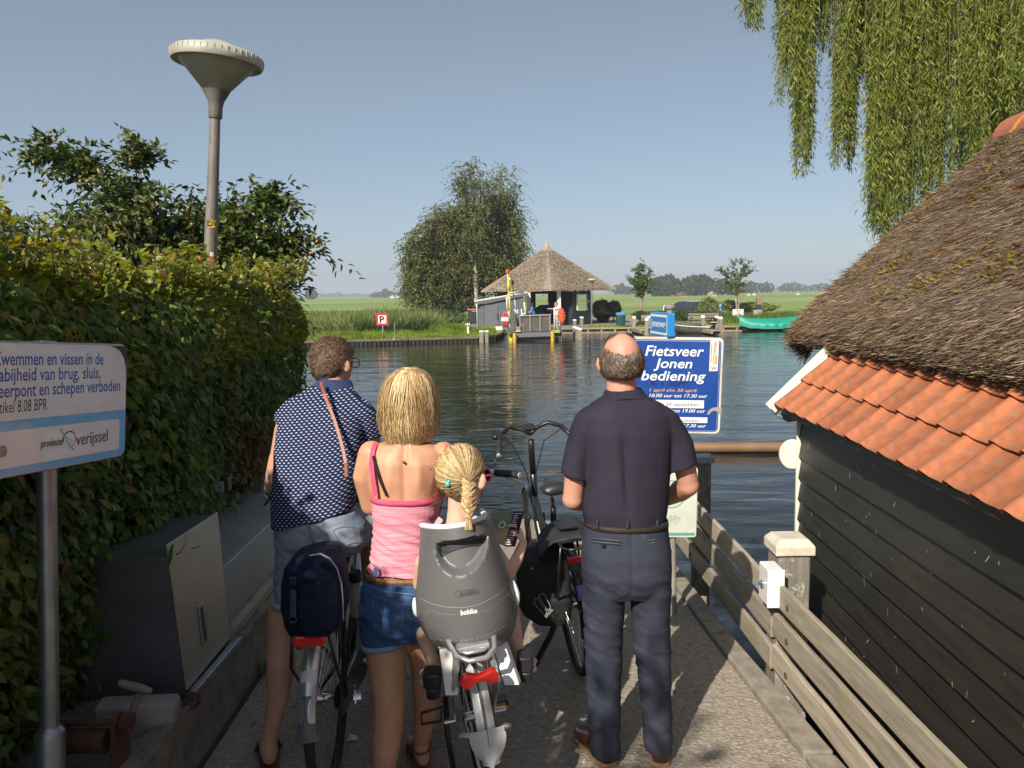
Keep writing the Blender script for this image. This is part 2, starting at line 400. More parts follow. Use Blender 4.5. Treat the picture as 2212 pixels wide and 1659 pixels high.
vs=[(x,y,LZ)for x,y in bank]+[(4200,80,LZ),(4200,4200,LZ),(-4200,4200,LZ),(-4200,30,LZ)]
mb.add(vs,[tuple(range(len(vs)))]);vs2=[(x,y,LZ)for x,y in bank]+[(x,y,-1.5)for x,y in bank]
mb.add(vs2,[(k,k+1,n+k+1,n+k)for k in range(n-1)])
tag(mb.build('field',M_field,fix=False),kind='structure',label='flat green meadow reaching the horizon beyond the canal')
# near land left of the pier and the pier itself
mb=MB()
mb.bx(-60,-1.32,-12,7.6,-1.4,0.02);tag(mb.build('ground',M_soil),kind='structure',label='dark soil under the hedge left of the pier')
# the pier: concrete slab
mb=MB();E=[(1.46,-12),(1.40,1.5),(1.19,3.27),(1.09,4.55),(1.0,6.62),(0.59,6.66),(-0.2,6.9),(-1.345,7.1),(-1.345,-12)]
E=E[::-1]
mb.add([(x,y,0)for x,y in E]+[(x,y,-1.4)for x,y in E],[tuple(range(9))[::-1],tuple(range(9,18))]+[(k,(k+1)%9,9+(k+1)%9,9+k)for k in range(9)])
pier=tag(mb.build('pier',M_conc),kind='structure',label='rough concrete pier the people stand on')
ke=[(1.46,-12,1.66),(1.40,1.5,1.60),(1.19,3.27,1.38),(1.09,4.55,1.26),(1.0,6.62,1.16)]
def ex(y,k):
    for a,b in zip(ke,ke[1:]):
        if a[1]<=y<=b[1]:t_=(y-a[1])/(b[1]-a[1]);return a[k]+(b[k]-a[k])*t_
    return ke[-1][k]
ys=[-2.2,-0.9,0.4,1.75,3.16,4.35,5.5,6.6]
for a,b in zip(ys,ys[1:]):
    mb=MB();g=0.006;x0a,x0b=ex(a,0)+0.004,ex(b,0)+0.004;x1a,x1b=ex(a,2)-0.06,ex(b,2)-0.06;zt=0.028+random.uniform(-.006,.006)
    P=[(x0a,a+g),(x1a,a+g),(x1b,b-g),(x0b,b-g)]
    mb.add([(x,y,-0.35)for x,y in P]+[(x,y,zt)for x,y in P],[(3,2,1,0),(4,5,6,7),(0,1,5,4),(1,2,6,5),(2,3,7,6),(3,0,4,7)])
    mb.build('kerb_block',M_kerb,pier,bevel=0.009,segs=2)
# raised ledge on the left
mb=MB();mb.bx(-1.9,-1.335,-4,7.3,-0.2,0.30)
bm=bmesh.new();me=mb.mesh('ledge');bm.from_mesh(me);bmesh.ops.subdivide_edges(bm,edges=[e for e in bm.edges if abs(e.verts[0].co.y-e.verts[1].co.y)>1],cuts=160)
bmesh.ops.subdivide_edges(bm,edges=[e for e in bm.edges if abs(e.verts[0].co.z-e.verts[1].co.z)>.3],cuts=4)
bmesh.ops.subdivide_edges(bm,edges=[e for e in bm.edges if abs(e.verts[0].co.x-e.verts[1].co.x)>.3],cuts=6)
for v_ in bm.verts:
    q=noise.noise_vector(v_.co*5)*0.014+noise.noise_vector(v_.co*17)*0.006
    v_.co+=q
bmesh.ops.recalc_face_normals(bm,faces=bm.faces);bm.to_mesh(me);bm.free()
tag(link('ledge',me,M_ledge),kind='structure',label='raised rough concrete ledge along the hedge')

# ================================================================ rail fence beside the pier
def fx(y):return 1.455-0.032*y
fence=thing('rail_fence','low weathered three-rail timber fence along the right edge of the pier','fence',(1.4,3,0))
for k,z in enumerate((0.487,0.318,0.145)):
    for(a,b,dz)in((-1.5,3.93,0.0),(3.94,6.1+0.5*k,0.004)):
        mb=MB();h=0.122;A=V(fx(a),a,z-h/2-0.018+dz);B=V(fx(b),b,z-h/2+0.012+dz)
        for i in range(14):
            p0=A.lerp(B,i/14);p1=A.lerp(B,(i+1)/14)
        segs_=24;L_=[]
        for i in range(segs_+1):
            c=A.lerp(B,i/segs_);w_=h/2*(1+0.035*noise.noise(c*3.1+V(k,0,0)));c=c+V(0.004*noise.noise(c*2.3),0,0.004*noise.noise(c*1.7))
            L_+=[c+V(-.014,0,-w_),c+V(.014,0,-w_),c+V(.014,0,w_),c+V(-.014,0,w_)]
        fs=[(0,1,2,3),tuple(4*segs_+q for q in(3,2,1,0))]
        for i in range(segs_):
            for q in range(4):fs.append((4*i+q,4*i+4+q,4*i+4+(q+1)%4,4*i+(q+1)%4))
        mb.add(L_,fs);r_=mb.build('rail',M_wood,fence,bevel=0.007,segs=2)
        r_.data.update()
    for yb in(3.72,5.55):
        b_=MB();b_.lathe([(0.016,0),(0.016,0.006),(0.008,0.008)],(fx(yb)-0.015,yb,z-0.06),8,(-1,0,0));b_.build('bolt',mat('rusty bolt',(0.09,0.055,0.035),0.8)if k==0 and yb<4 else bpy.data.materials['rusty bolt'],fence)
def fence_post(y,sx,zt,capz,m_cap,label):
    x=fx(y)+0.017+sx/2
    mb=MB();mb.bx(x-sx/2,x+sx/2,y-sx/2,y+sx/2,-1.6,zt);p_=mb.build('post',M_woodz,fence,bevel=0.008,segs=2)
    mb=MB();c=sx/2+0.018
    mb.add([(x-c,y-c,zt-.012),(x+c,y-c,zt-.012),(x+c,y+c,zt-.012),(x-c,y+c,zt-.012),
            (x-c,y-c,zt+.035),(x+c,y-c,zt+.035),(x+c,y+c,zt+.035),(x-c,y+c,zt+.035),
            (x-c*.72,y-c*.72,zt+capz),(x+c*.72,y-c*.72,zt+capz),(x+c*.72,y+c*.72,zt+capz),(x-c*.72,y+c*.72,zt+capz)],
           [(3,2,1,0),(8,9,10,11)]+[(a,(a+1)%4,4+(a+1)%4,4+a)for a in range(4)]+[(4+a,4+(a+1)%4,8+(a+1)%4,8+a)for a in range(4)])
    mb.build('post_cap',m_cap,fence,bevel=0.005,segs=2)
    return x
M_cap=mat('ivory cap',(0.72,0.66,0.52),0.6,col2=(0.50,0.45,0.35),scale=12,bump=0.15,bscale=60)
M_gcap=mat('grey cap',(0.36,0.41,0.42),0.6,col2=(0.25,0.29,0.30),scale=12)
px_=fence_post(4.02,0.165,0.63,0.068,M_cap,'')
fence_post(5.62,0.115,0.76,0.03,M_gcap,'')
fence_post(0.9,0.165,0.63,0.068,M_cap,'')
# white switch box on the near post
bell=thing('button_box','small white plastic box with round blue push button beside the capped post','button box',(px_-0.135,3.9,0.45))
mb=MB();mb.bx(px_-0.165,px_-0.084,3.845,3.985,0.385,0.575);mb.build('housing',mat('white plastic',(0.78,0.78,0.76),0.35,coat=0.2),bell,bevel=0.007,segs=3)
mb=MB();mb.bx(px_-0.168,px_-0.0825,3.832,3.844,0.382,0.578);mb.build('lid',bpy.data.materials['white plastic'],bell,bevel=0.004,segs=2)
mb=MB();mb.lathe([(0.019,0),(0.019,.012),(0.015,.016)],(px_-0.166,3.905,0.485),16,(-1,0,0));mb.build('ring',M_chrome,bell,smooth=40)
mb=MB();mb.lathe([(0.0125,0),(0.0125,.02),(0.008,.023)],(px_-0.166,3.905,0.485),14,(-1,0,0));mb.build('button',mat('blue button',(0.02,0.16,0.45),0.3),bell,smooth=40)

# ================================================================ floating boom in the water
mb=MB();A=at_z(1440,967,-0.52);B=at_z(1760,966,-0.52);mb.tube([A,B+(B-A)*0.4],0.085,12)
tag(mb.build('floating_boom',mat('boom',(0.25,0.14,0.07),0.55,col2=(0.17,0.10,0.06),scale=3),smooth=40),'long brown floating boom lying across the water behind the fence','boom')

# ================================================================ boathouse on the right
BA=math.radians(-1.8)
BK=0.815;BO=V(1.905*BK,0,CAMZ*(1-BK));MBN=Matrix.Translation(BO)@Matrix.Rotation(BA,4,'Z')@Matrix.Scale(BK,4)   # local x: towards the ridge, y: along the wall
barn=thing('boathouse','black boarded boathouse with red pantile skirt and steep thatched roof','boathouse',BO,(0,0,BA));barn.scale=(BK,BK,BK)
M_tar=mat('tarred boards',(0.032,0.030,0.024),0.5,col2=(0.017,0.016,0.013),scale=3,stretch=(1,1,8),bump=0.35,bscale=30,col3=(0.10,0.095,0.08),scale3=60,thr=(0.66,0.72),rnd=0.12)
WY0,WY1=-4.0,6.02;z=-1.26;k=0
while z<1.10:
    h=0.166;mb=MB();mb.M=MBN;sk=random.uniform(-.006,.006);x0=0.125
    # a board: lower edge proud of the one below
    mb.add([(x0-0.032,WY0,z+sk),(x0-0.032,WY1,z-sk),(x0-0.002,WY1,z-sk),(x0-0.002,WY0,z+sk),
            (x0-0.004,WY0,z+h+0.02),(x0-0.004,WY1,z+h+0.02),(x0+0.012,WY1,z+h+0.02),(x0+0.012,WY0,z+h+0.02)],
           [(3,2,1,0),(4,5,6,7),(0,1,5,4),(1,2,6,5),(2,3,7,6),(3,0,4,7)])
    mb.build('board',M_tar,barn,bevel=0.002);z+=h-0.004;k+=1
mb=MB();mb.M=MBN;mb.bx(0.14,4.6,WY0,WY1-0.03,-1.6,1.1)
G=[(0.14,1.1),(4.6,1.1),(2.37,3.2)]
mb.add([(x,WY1-0.03,z)for x,z in G]+[(x,WY1-0.13,z)for x,z in G],[(0,1,2),(5,4,3),(0,3,4,1),(1,4,5,2),(2,5,3,0)])
mb.build('wall',M_tar,barn)
n=130;yy=NP.uniform(1.5,WY1-.1,n);zz=NP.uniform(-1.0,.95,n);P=np.stack([np.full(n,.0905),yy,zz],1)
scatter('splashes',mat('pale droppings',(.42,.40,.32),.9),P@np.array(MBN.to_3x3()).T+np.array(MBN.translation),np.tile([0,.0,-1],(n,1))+rnd(n,.45)*np.array([0,1,0]),np.tile([-1.,0,0],(n,1)),NP.uniform(.002,.006,n),NP.uniform(.004,.028,n)*NP.choice([.5,1,1.6],n),CARD,barn)
# white corner board with scroll disc
M_ww=mat('ivory paint',(0.80,0.77,0.66),0.45,col2=(0.70,0.67,0.55),scale=8)
mb=MB();mb.M=MBN;prof=[]
for i in range(31):
    z=-1.3+2.3*i/30;d=0.036-0.012*(1-(z+0.5)/1.5)
    dz=abs(z-0.70)
    prof.append((-d,z))
poly=[(0.03,-1.3)]+[(0.03,1.02)]+prof[::-1]
mb.prism(poly,0.03,(0.115,WY1+0.002,0),(1,0,0),(0,0,1),(0,1,0))
mb.prism([(-0.055+0.100*math.cos(a),0.70+0.115*math.sin(a))for a in[2*PI*i/28 for i in range(28)]],0.03,(0.115,WY1+0.033,0),(1,0,0),(0,0,1),(0,1,0))
mb.build('corner_board',M_ww,barn,bevel=0.003)
# barge board
mb=MB();mb.M=MBN;mb.bar((-0.07,WY1+0.20,1.025),(0.56,WY1+0.20,1.655),0.035,0.115,up=V(-1,0,1));mb.bar((-0.06,WY1+0.17,1.02),(0.56,WY1+0.17,1.64),0.03,0.05,up=V(-1,0,1))
mb.build('barge_board',M_ww,barn,bevel=0.004)
mb=MB();mb.M=MBN;mb.limb([(-0.02,WY1+0.16,0.985),(0.06,WY1+0.16,0.965),(0.13,WY1+0.16,0.97)],[0.012,0.035,0.03],10);mb.build('corbel',mat('grey corbel',(0.2,0.19,0.17),0.7),barn,smooth=True)
# pantiles
M_tile=mat('terracotta',(0.46,0.155,0.066),0.62,col2=(0.29,0.105,0.052),scale=14,bump=0.25,bscale=80,rnd=0.22,col3=(0.25,0.165,0.11),scale3=11,thr=(0.50,0.66),spec=0.35)
def tile_mesh():
    mb=MB();nx,ny=12,4;wt,lt,th=0.262,0.36,0.014
    def hgt(u): # cross profile: broad pan, roll at one side
        if u<0.70:return 0.016*(abs(u-0.36)/0.36)**2*(1 if u>.36 else .6)
        q=(u-0.70)/0.30;return 0.016+0.028*math.sin(PI*min(q*1.02,1))**0.8-0.012*q
    top=[];bot=[]
    for j in range(ny+1):
        for i in range(nx+1):
            u=i/nx;t_=j/ny;y=u*wt;s_=t_*lt;sag=-0.010*(abs(2*u-0.72))if j==0 else 0
            top.append((s_+sag*0.9,y,hgt(u)));bot.append((s_+sag*0.9+0.002,y,hgt(u)-th))
    o=len(top);fs=[]
    for j in range(ny):
        for i in range(nx):
            a=j*(nx+1)+i;fs.append((a,a+nx+1,a+nx+2,a+1));fs.append((o+a,o+a+1,o+a+nx+2,o+a+nx+1))
    for i in range(nx):fs.append((i,i+1,o+i+1,o+i))
    for j in range(ny):
        a=j*(nx+1);b=a+nx;fs.append((a,o+a,o+a+nx+1,a+nx+1));fs.append((b,b+nx+1,o+b+nx+1,o+b))
    mb.add(top+bot,fs);me=mb.mesh('tile');bm=bmesh.new();bm.from_mesh(me);bmesh.ops.recalc_face_normals(bm,faces=bm.faces);bm.to_mesh(me);bm.free()
    me.polygons.foreach_set('use_smooth',[True]*len(me.polygons));me.set_sharp_from_angle(angle=math.radians(50));me.materials.append(M_tile);return me
TM=tile_mesh()
sl_=Matrix(((math.cos(PI/4),0,-math.sin(PI/4)),(0,1,0),(math.sin(PI/4),0,math.cos(PI/4)))).transposed()
SL=Matrix.Rotation(-math.radians(43),4,'Y')
for r_ in range(3):
    for i in range(38):
        y=WY1+0.12-0.235*(i+1)+random.uniform(-.003,.003)
        if y<-3:break
        s_=0.272*r_
        o=bpy.data.objects.new('tile',TM);COL.objects.link(o);o.parent=barn
        p=SL@V(s_+random.uniform(-.004,.004),0,0.020*0+0.01)
        o.location=V(-0.035+p.x,y,1.055+p.z+0.004)
        o.rotation_euler=(random.uniform(-.008,.008),-math.radians(43-4.6),random.uniform(-.012,.012))
# rafters shelf behind the tiles
mb=MB();mb.M=MBN;mb.bar((0.01,WY0,1.03),(0.01,WY1+0.1,1.03),0.05,0.04);mb.build('eaves_batten',M_tar,barn)

# thatch: body of the roof
def thatch_pt(s_,y):   # s_: distance up slope from the eave lip, returns surface point and normal
    x=0.27+s_*0.733;z=1.595+s_*0.680
    lip=max(0,1-s_/0.35)
    x+=0.10*lip**2*0.6;z-=0.10*lip**2*0.35
    b=0.022*noise.noise(V(s_*1.6,y*1.3,3))+0.010*noise.noise(V(s_*6,y*5,7))
    e=max(0,(y-6.7)/0.5);drop=0.035*e**2
    return V(x+0.6947*drop-0.6947*b*1.0,y,z-0.7193*drop+0.7193*b)
TY0,TY1,SM=-4.0,7.14,2.64
ny,ns=110,36
mb=MB();mb.M=MBN;vs=[]
for j in range(ny+1):
    y=TY0+(TY1-TY0)*j/ny
    for i in range(ns+1):
        vs.append(thatch_pt(SM*i/ns,y))
fs=[(j*(ns+1)+i,(j+1)*(ns+1)+i,(j+1)*(ns+1)+i+1,j*(ns+1)+i+1)for j in range(ny)for i in range(ns)]
o_=len(vs)
for j in range(ny+1):   # underside
    y=TY0+(TY1-TY0)*j/ny;a=thatch_pt(0,y)
    vs.append(a+V(0.045,0,-0.06));vs.append(a+V(0.30,0,0.10));vs.append(V(2.25,y,3.0))
for j in range(ny):
    a=j*(ns+1);b=(j+1)*(ns+1);c=o_+3*j;d=c+3
    fs+=[(a,c,d,b),(c,c+1,d+1,d),(c+1,c+2,d+2,d+1)]
a=ny*(ns+1);c=o_+3*ny;fs.append(tuple(range(a,a+ns+1))+(c+2,c+1,c))
# far slope
R0=thatch_pt(SM,0);vs+=[V(R0.x,TY0,R0.z),V(R0.x,TY1,R0.z-.15),V(4.5,TY1,1.5),V(4.5,TY0,1.5)];q=len(vs);fs.append((q-4,q-3,q-2,q-1))
mb.add(vs,fs)
M_thb=mat('old thatch',(0.20,0.155,0.11),0.95,col2=(0.10,0.075,0.052),scale=5,stretch=(3,12,3),bump=1.0,bscale=12,bdist=0.02)
thatch=mb.build('thatch',M_thb,barn,smooth=True)
n=125000;S_=NP.uniform(-0.01,SM,n);Yy=NP.uniform(0.2,TY1+0.02,n);S_[:9000]=NP.uniform(-0.02,0.06,9000)
pts=np.array([thatch_pt(a,b)for a,b in zip(S_,Yy)])
down=np.tile([-0.7193,0,-0.6947],(n,1));nrm=np.tile([-0.6947,0,0.7193],(n,1))
D_=down+np.stack([np.zeros(n),NP.normal(0,0.24,n)+0.25,np.zeros(n)],1)+nrm*NP.uniform(-0.05,0.12,n)[:,None]
ev=np.clip(1-S_/0.10,0,1)[:,None];D_=D_*(1-ev)+ev*(np.array([-.93,.18,-.30])+NP.normal(0,.16,(n,3)));pts=pts-nrm*(0.006+ev*NP.uniform(0,.09,n)[:,None]);R3=np.array(MBN.to_3x3());T3=np.array(MBN.translation)
M_st=leaf_mat('reed stalk',[(0,(0.075,0.048,0.030)),(0.45,(0.18,0.122,0.078)),(0.8,(0.30,0.215,0.14)),(1.0,(0.48,0.37,0.25))],0.0,0.8,0.2,patch=((0.20,0.085,0.022),2.3,0.62,0.70))
scatter('thatch_stalks',M_st,pts@R3.T+T3,D_@R3.T,(nrm+rnd(n,.35))@R3.T,NP.uniform(0.004,0.009,n),NP.uniform(0.045,0.12,n)*np.where(S_<0.10,.45,1),BLADE,barn)
n=9000;S_=NP.uniform(0,SM,n);dp=NP.uniform(0,.26,n);pts=np.array([thatch_pt(a,7.10)for a in S_])-np.tile([-0.6947,0,0.7193],(n,1))*(dp-.01)[:,None]
D_=np.tile([-.45,.75,-.45],(n,1))+NP.normal(0,.25,(n,3));scatter('gable_stalks',M_st,pts@R3.T+T3,D_@R3.T,rnd(n)@R3.T,.009,NP.uniform(.05,.13,n),BLADE,barn)
# moss tufts
n=5000;cx=NP.uniform(0.1,SM,60);cy=NP.uniform(1.0,7.2,60);k_=NP.randint(0,60,n)
S_=np.clip(cx[k_]+NP.normal(0,.09,n),0,SM);Yy=np.clip(cy[k_]+NP.normal(0,.05,n),0.2,TY1)
pts=np.array([thatch_pt(a,b)for a,b in zip(S_,Yy)])
scatter('moss',leaf_mat('moss',[(0,(0.10,0.065,0.015)),(0.5,(0.20,0.12,0.025)),(1,(0.24,0.20,0.05))],0,0.95,0.1),(pts+NP.normal(0,.004,(n,3)))@R3.T+T3,(NP.normal(0,.5,(n,3))+down[0]*.6+nrm[0]*.5)@R3.T,rnd(n),0.012,NP.uniform(.02,.045,n),LEAF2,barn)
# ridge caps
M_rt=mat('ridge tile',(0.42,0.14,0.075),0.7,col2=(0.33,0.11,0.07),scale=8,bump=0.3,bscale=50,col3=(0.72,0.34,0.03),scale3=3.6,thr=(0.52,0.58))
for i in range(11):
    y1=7.12-0.62*i;y0=y1-0.60;mb=MB();mb.M=MBN;c0=V(R0.x+0.04,y1,R0.z-0.13+(0.0 if i else-.05));vs=[];m_=12
    for(yy,rr)in((y1,0.225),(y0,0.245),(y0,0.22),(y1,0.20)):
        for q in range(m_+1):
            a=PI*(0.02+0.96*q/m_);vs.append((c0.x-math.cos(a)*rr,yy,c0.z+math.sin(a)*rr*0.95))
    fs=[]
    for s0 in range(4):
        for q in range(m_):fs.append((s0*(m_+1)+q,s0*(m_+1)+q+1,((s0+1)%4)*(m_+1)+q+1,((s0+1)%4)*(m_+1)+q))
    for q in(0,m_):fs.append(tuple(s0*(m_+1)+q for s0 in range(4)))
    mb.add(vs,fs);mb.build('ridge_tile',M_rt,barn,smooth=35)
# ================================================================ clipped hedge on the left
hedge=thing('hedge','tall clipped beech hedge with brown patches along the left of the pier','hedge',(-2.3,3,0))
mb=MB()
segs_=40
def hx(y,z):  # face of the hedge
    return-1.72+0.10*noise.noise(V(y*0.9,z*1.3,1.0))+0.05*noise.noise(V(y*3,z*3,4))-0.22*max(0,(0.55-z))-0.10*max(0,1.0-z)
def htop(y):return 2.10+.65*min(1,max(0,(2.3-y)/.7))+.40*min(1,max(0,(1.2-y)/.8))+0.07*noise.noise(V(y*1.1,0,9))+0.03*noise.noise(V(y*4,0,2))+0.10*math.exp(-((y-2.6)/0.5)**2)  # raised behind the camera, out of view, to shade the people
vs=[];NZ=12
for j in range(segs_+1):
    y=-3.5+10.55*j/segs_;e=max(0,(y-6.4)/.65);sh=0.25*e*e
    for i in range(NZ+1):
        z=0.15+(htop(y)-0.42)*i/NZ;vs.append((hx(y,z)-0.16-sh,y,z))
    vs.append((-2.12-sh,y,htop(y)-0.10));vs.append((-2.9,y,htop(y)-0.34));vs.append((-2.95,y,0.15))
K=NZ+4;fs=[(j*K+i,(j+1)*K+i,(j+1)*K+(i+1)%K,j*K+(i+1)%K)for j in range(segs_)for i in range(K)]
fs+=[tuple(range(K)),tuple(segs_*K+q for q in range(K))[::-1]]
mb.add(vs,fs);mb.build('shade_core',mat('hedge shade core',(0.020,0.022,0.010),0.95,col2=(0.008,0.009,0.005),scale=20),hedge)  # solid dark core added to block light, inner shade in its colour
P=[];Nn=[]
n=62000
yy=NP.uniform(-2.5,7.15,n);yy=np.where(NP.rand(n)<0.25,NP.uniform(2.0,4.2,n),yy)
zz=NP.uniform(0.05,2.12,n);zz=np.where(yy<2.3,zz*1.48,zz)
for y,z in zip(yy,zz):
    t_=max(0,z-(htop(y)-0.36))/0.36;e=max(0,(y-6.4)/.65);sh=0.25*e*e
    x=hx(y,min(z,1.9))-0.34*t_**2-sh+NP.normal(-0.035,0.045)
    P.append((x,y,min(z,htop(y)+.02)));Nn.append((1,0.35*e,0.25+0.9*t_))
P=np.array(P);Nn=np.array(Nn)
D_=rnd(n,.42)+np.array([0.35,0.18,-0.80]);Nv=Nn+rnd(n,.42)
ln=NP.uniform(0.032,0.064,n);
vis=(P[:,1]>1.9)&(P[:,1]<4.6);order=np.argsort(np.where(vis,-ln/np.linalg.norm(P-np.array([0,0,1.96]),axis=1),1)+np.where(P[:,0]<hx(3,1)-.10,1,0))
big=order[:300];rest=np.setdiff1d(np.arange(n),big)
scatter('foliage',M_green_leaf,P[rest],D_[rest],Nv[rest],ln[rest]*0.68,ln[rest],LEAF,hedge)
lm=bpy.data.meshes.new('leaf');lm.from_pydata([tuple(q)for q in LEAF[0]*np.array([0.68,1,1])],[],LEAF[1]);lm.update();
M_leaf1=mat('leaf',(0.055,0.10,0.024),0.38,col2=(0.085,0.125,0.028),scale=1.5,rnd=0.5);lm.materials.append(M_leaf1)
for i in big:
    o=bpy.data.objects.new('leaf',lm);COL.objects.link(o);o.parent=hedge;o.matrix_parent_inverse=wm(hedge).inverted()
    d=Vector(D_[i]).normalized();nn=Vector(Nv[i]);x=d.cross(nn).normalized();nn=x.cross(d)
    R_=Matrix((x,d,nn)).transposed().to_4x4();o.matrix_basis=Matrix.Translation(Vector(P[i])+V(.015,0,0))@R_@Matrix.Scale(ln[i],4)
# sprigs and young leaves on the top, yellowed to paint in the sunlit band
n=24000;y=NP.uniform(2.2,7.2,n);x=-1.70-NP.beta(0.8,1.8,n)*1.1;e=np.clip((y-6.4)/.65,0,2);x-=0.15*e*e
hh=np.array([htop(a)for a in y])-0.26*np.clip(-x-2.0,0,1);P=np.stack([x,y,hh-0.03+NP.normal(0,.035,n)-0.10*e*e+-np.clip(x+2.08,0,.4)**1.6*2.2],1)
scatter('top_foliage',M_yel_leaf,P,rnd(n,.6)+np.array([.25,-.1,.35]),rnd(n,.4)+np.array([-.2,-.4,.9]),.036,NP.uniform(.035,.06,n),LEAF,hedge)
# upright shoots
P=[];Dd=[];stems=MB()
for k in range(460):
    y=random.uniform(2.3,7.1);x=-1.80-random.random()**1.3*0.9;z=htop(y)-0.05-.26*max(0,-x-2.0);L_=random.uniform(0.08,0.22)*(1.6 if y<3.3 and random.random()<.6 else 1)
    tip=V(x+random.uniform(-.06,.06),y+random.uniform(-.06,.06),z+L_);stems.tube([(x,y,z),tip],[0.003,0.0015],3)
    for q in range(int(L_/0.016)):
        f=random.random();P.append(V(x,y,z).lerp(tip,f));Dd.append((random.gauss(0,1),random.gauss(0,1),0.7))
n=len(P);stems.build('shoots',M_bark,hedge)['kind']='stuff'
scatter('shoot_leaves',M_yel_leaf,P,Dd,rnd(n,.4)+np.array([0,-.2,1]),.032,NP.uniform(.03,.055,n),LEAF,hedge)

# ================================================================ street lamp behind the hedge
M_lampw=mat('lamp cap',(0.50,0.49,0.42),0.5,col2=(0.33,0.32,0.27),scale=7,col3=(0.16,0.15,0.12),scale3=5.5,thr=(0.60,0.70))
M_diff=mat('lamp diffuser',(0.40,0.43,0.34),0.35,col2=(0.31,0.33,0.26),scale=4,coat=0.2,col3=(0.20,0.20,0.15),scale3=6,thr=(.62,.75))
M_pole=mat('lamp pole',(0.25,0.225,0.20),0.6,0.3,col2=(0.15,0.135,0.12),scale=8,stretch=(5,5,1),bump=0.1,bscale=60)
def lamp(label,top,base,rh,near=True,lean=None):
    top=Vector(top);base=Vector(base);ax=(top-base).normalized();s_=rh/0.31;t=thing('street_lamp',label,'street lamp',base)
    L_=(top-base).length;nn=40 if near else 20
    mb=MB();mb.lathe([(0.047*s_,0),(0.045*s_,L_*.5),(0.029*s_,L_)],base,20,ax);mb.build('pole',M_pole,t,smooth=40)
    mb=MB();h=L_-0.42*s_;mb.lathe([(0.042*s_,h-.03*s_),(0.047*s_,h-.02*s_),(0.047*s_,h+.045*s_),(0.056*s_,h+.09*s_),(0.092*s_,h+.155*s_),(0.090*s_,h+.156*s_)],base,28,ax);mb.build('collar',mat('lamp collar',(0.23,0.22,0.20),0.65,.3,col2=(0.12,0.11,0.10),scale=10)if near else bpy.data.materials['lamp collar'],t,smooth=40)
    mb=MB();mb.lathe([(0.089*s_,h+.158*s_),(0.285*s_,h+.375*s_),(0.27*s_,h+.376*s_)],base,nn,ax);mb.build('diffuser',M_diff,t,smooth=50)
    mb=MB();q=h+.345*s_
    mb.lathe([(0.285*s_,q),(0.30*s_,q-.012*s_),(0.312*s_,q+.010*s_),(0.306*s_,q+.052*s_),(0.285*s_,q+.068*s_),(0.16*s_,q+.105*s_),(0.09*s_,q+.135*s_),(0.0+.002,q+.142*s_)],base,nn*2,ax);cap=mb.build('lamp_cap',M_lampw,t,smooth=45)
    if near:
        x,y=frame(ax);mb=MB()
        for k in range(44):
            a=2*PI*k/44;c=base+ax*(q+.032*s_)+(x*math.cos(a)+y*math.sin(a))*0.309*s_
            r_=(x*math.cos(a)+y*math.sin(a));tt=ax.cross(r_);mb.box(c,(0.007,0.006,0.036),Matrix((tt,r_,ax)).transposed())
        mb.build('rib',M_lampw,cap)
    return t,ax,base
lt,lax,lb=lamp('large conical street lamp on a grey pole rising out of the hedge',at_y(470,112,5.45),at_y(442,900,5.45)*1.0,0.293)
lL=0
def sticker(u,v,wd,hh,m,txt=None):
    c=at_y(u,v,5.45);a=(c-lb).dot(lax);C0=lb+lax*a;r_=(0.047-.002*min(1,a/(lL/2))-.016*max(0,(a-lL/2)/(lL/2)))*.945
    vs=[]
    for q in range(7):
        an=math.radians(-90+u_off+(-0.5+q/6)*math.degrees(wd/r_));d=V(math.cos(an),math.sin(an),0)*(r_+.0025)
        vs+=[C0+d,C0+d+lax*hh]
    mb=MB();mb.add(vs,[(2*q,2*q+2,2*q+3,2*q+1)for q in range(6)]);s_=mb.build('sticker',m,lt,fix=False)
    if txt:
        an=math.radians(-90+u_off);rr=V(math.cos(an),math.sin(an),0);tt=V(-math.sin(an),math.cos(an),0)
        letter(txt,C0+rr*(r_+.003),tt,V(0,0,1),rr,0,hh*.25,0.05,mat('sticker ink',(.03,.03,.03)),s_,align='CENTER',bold=.02)
u_off=32;lL=(at_y(470,112,5.45)-at_y(442,900,5.45)).length
sticker(463,494,0.045,0.05,mat('yellow sticker',(0.75,0.48,0.02),0.5),'DV');sticker(459,568,0.04,0.035,mat('red sticker',(0.6,0.04,0.03),0.5));sticker(459,557,0.022,0.035,M_white)

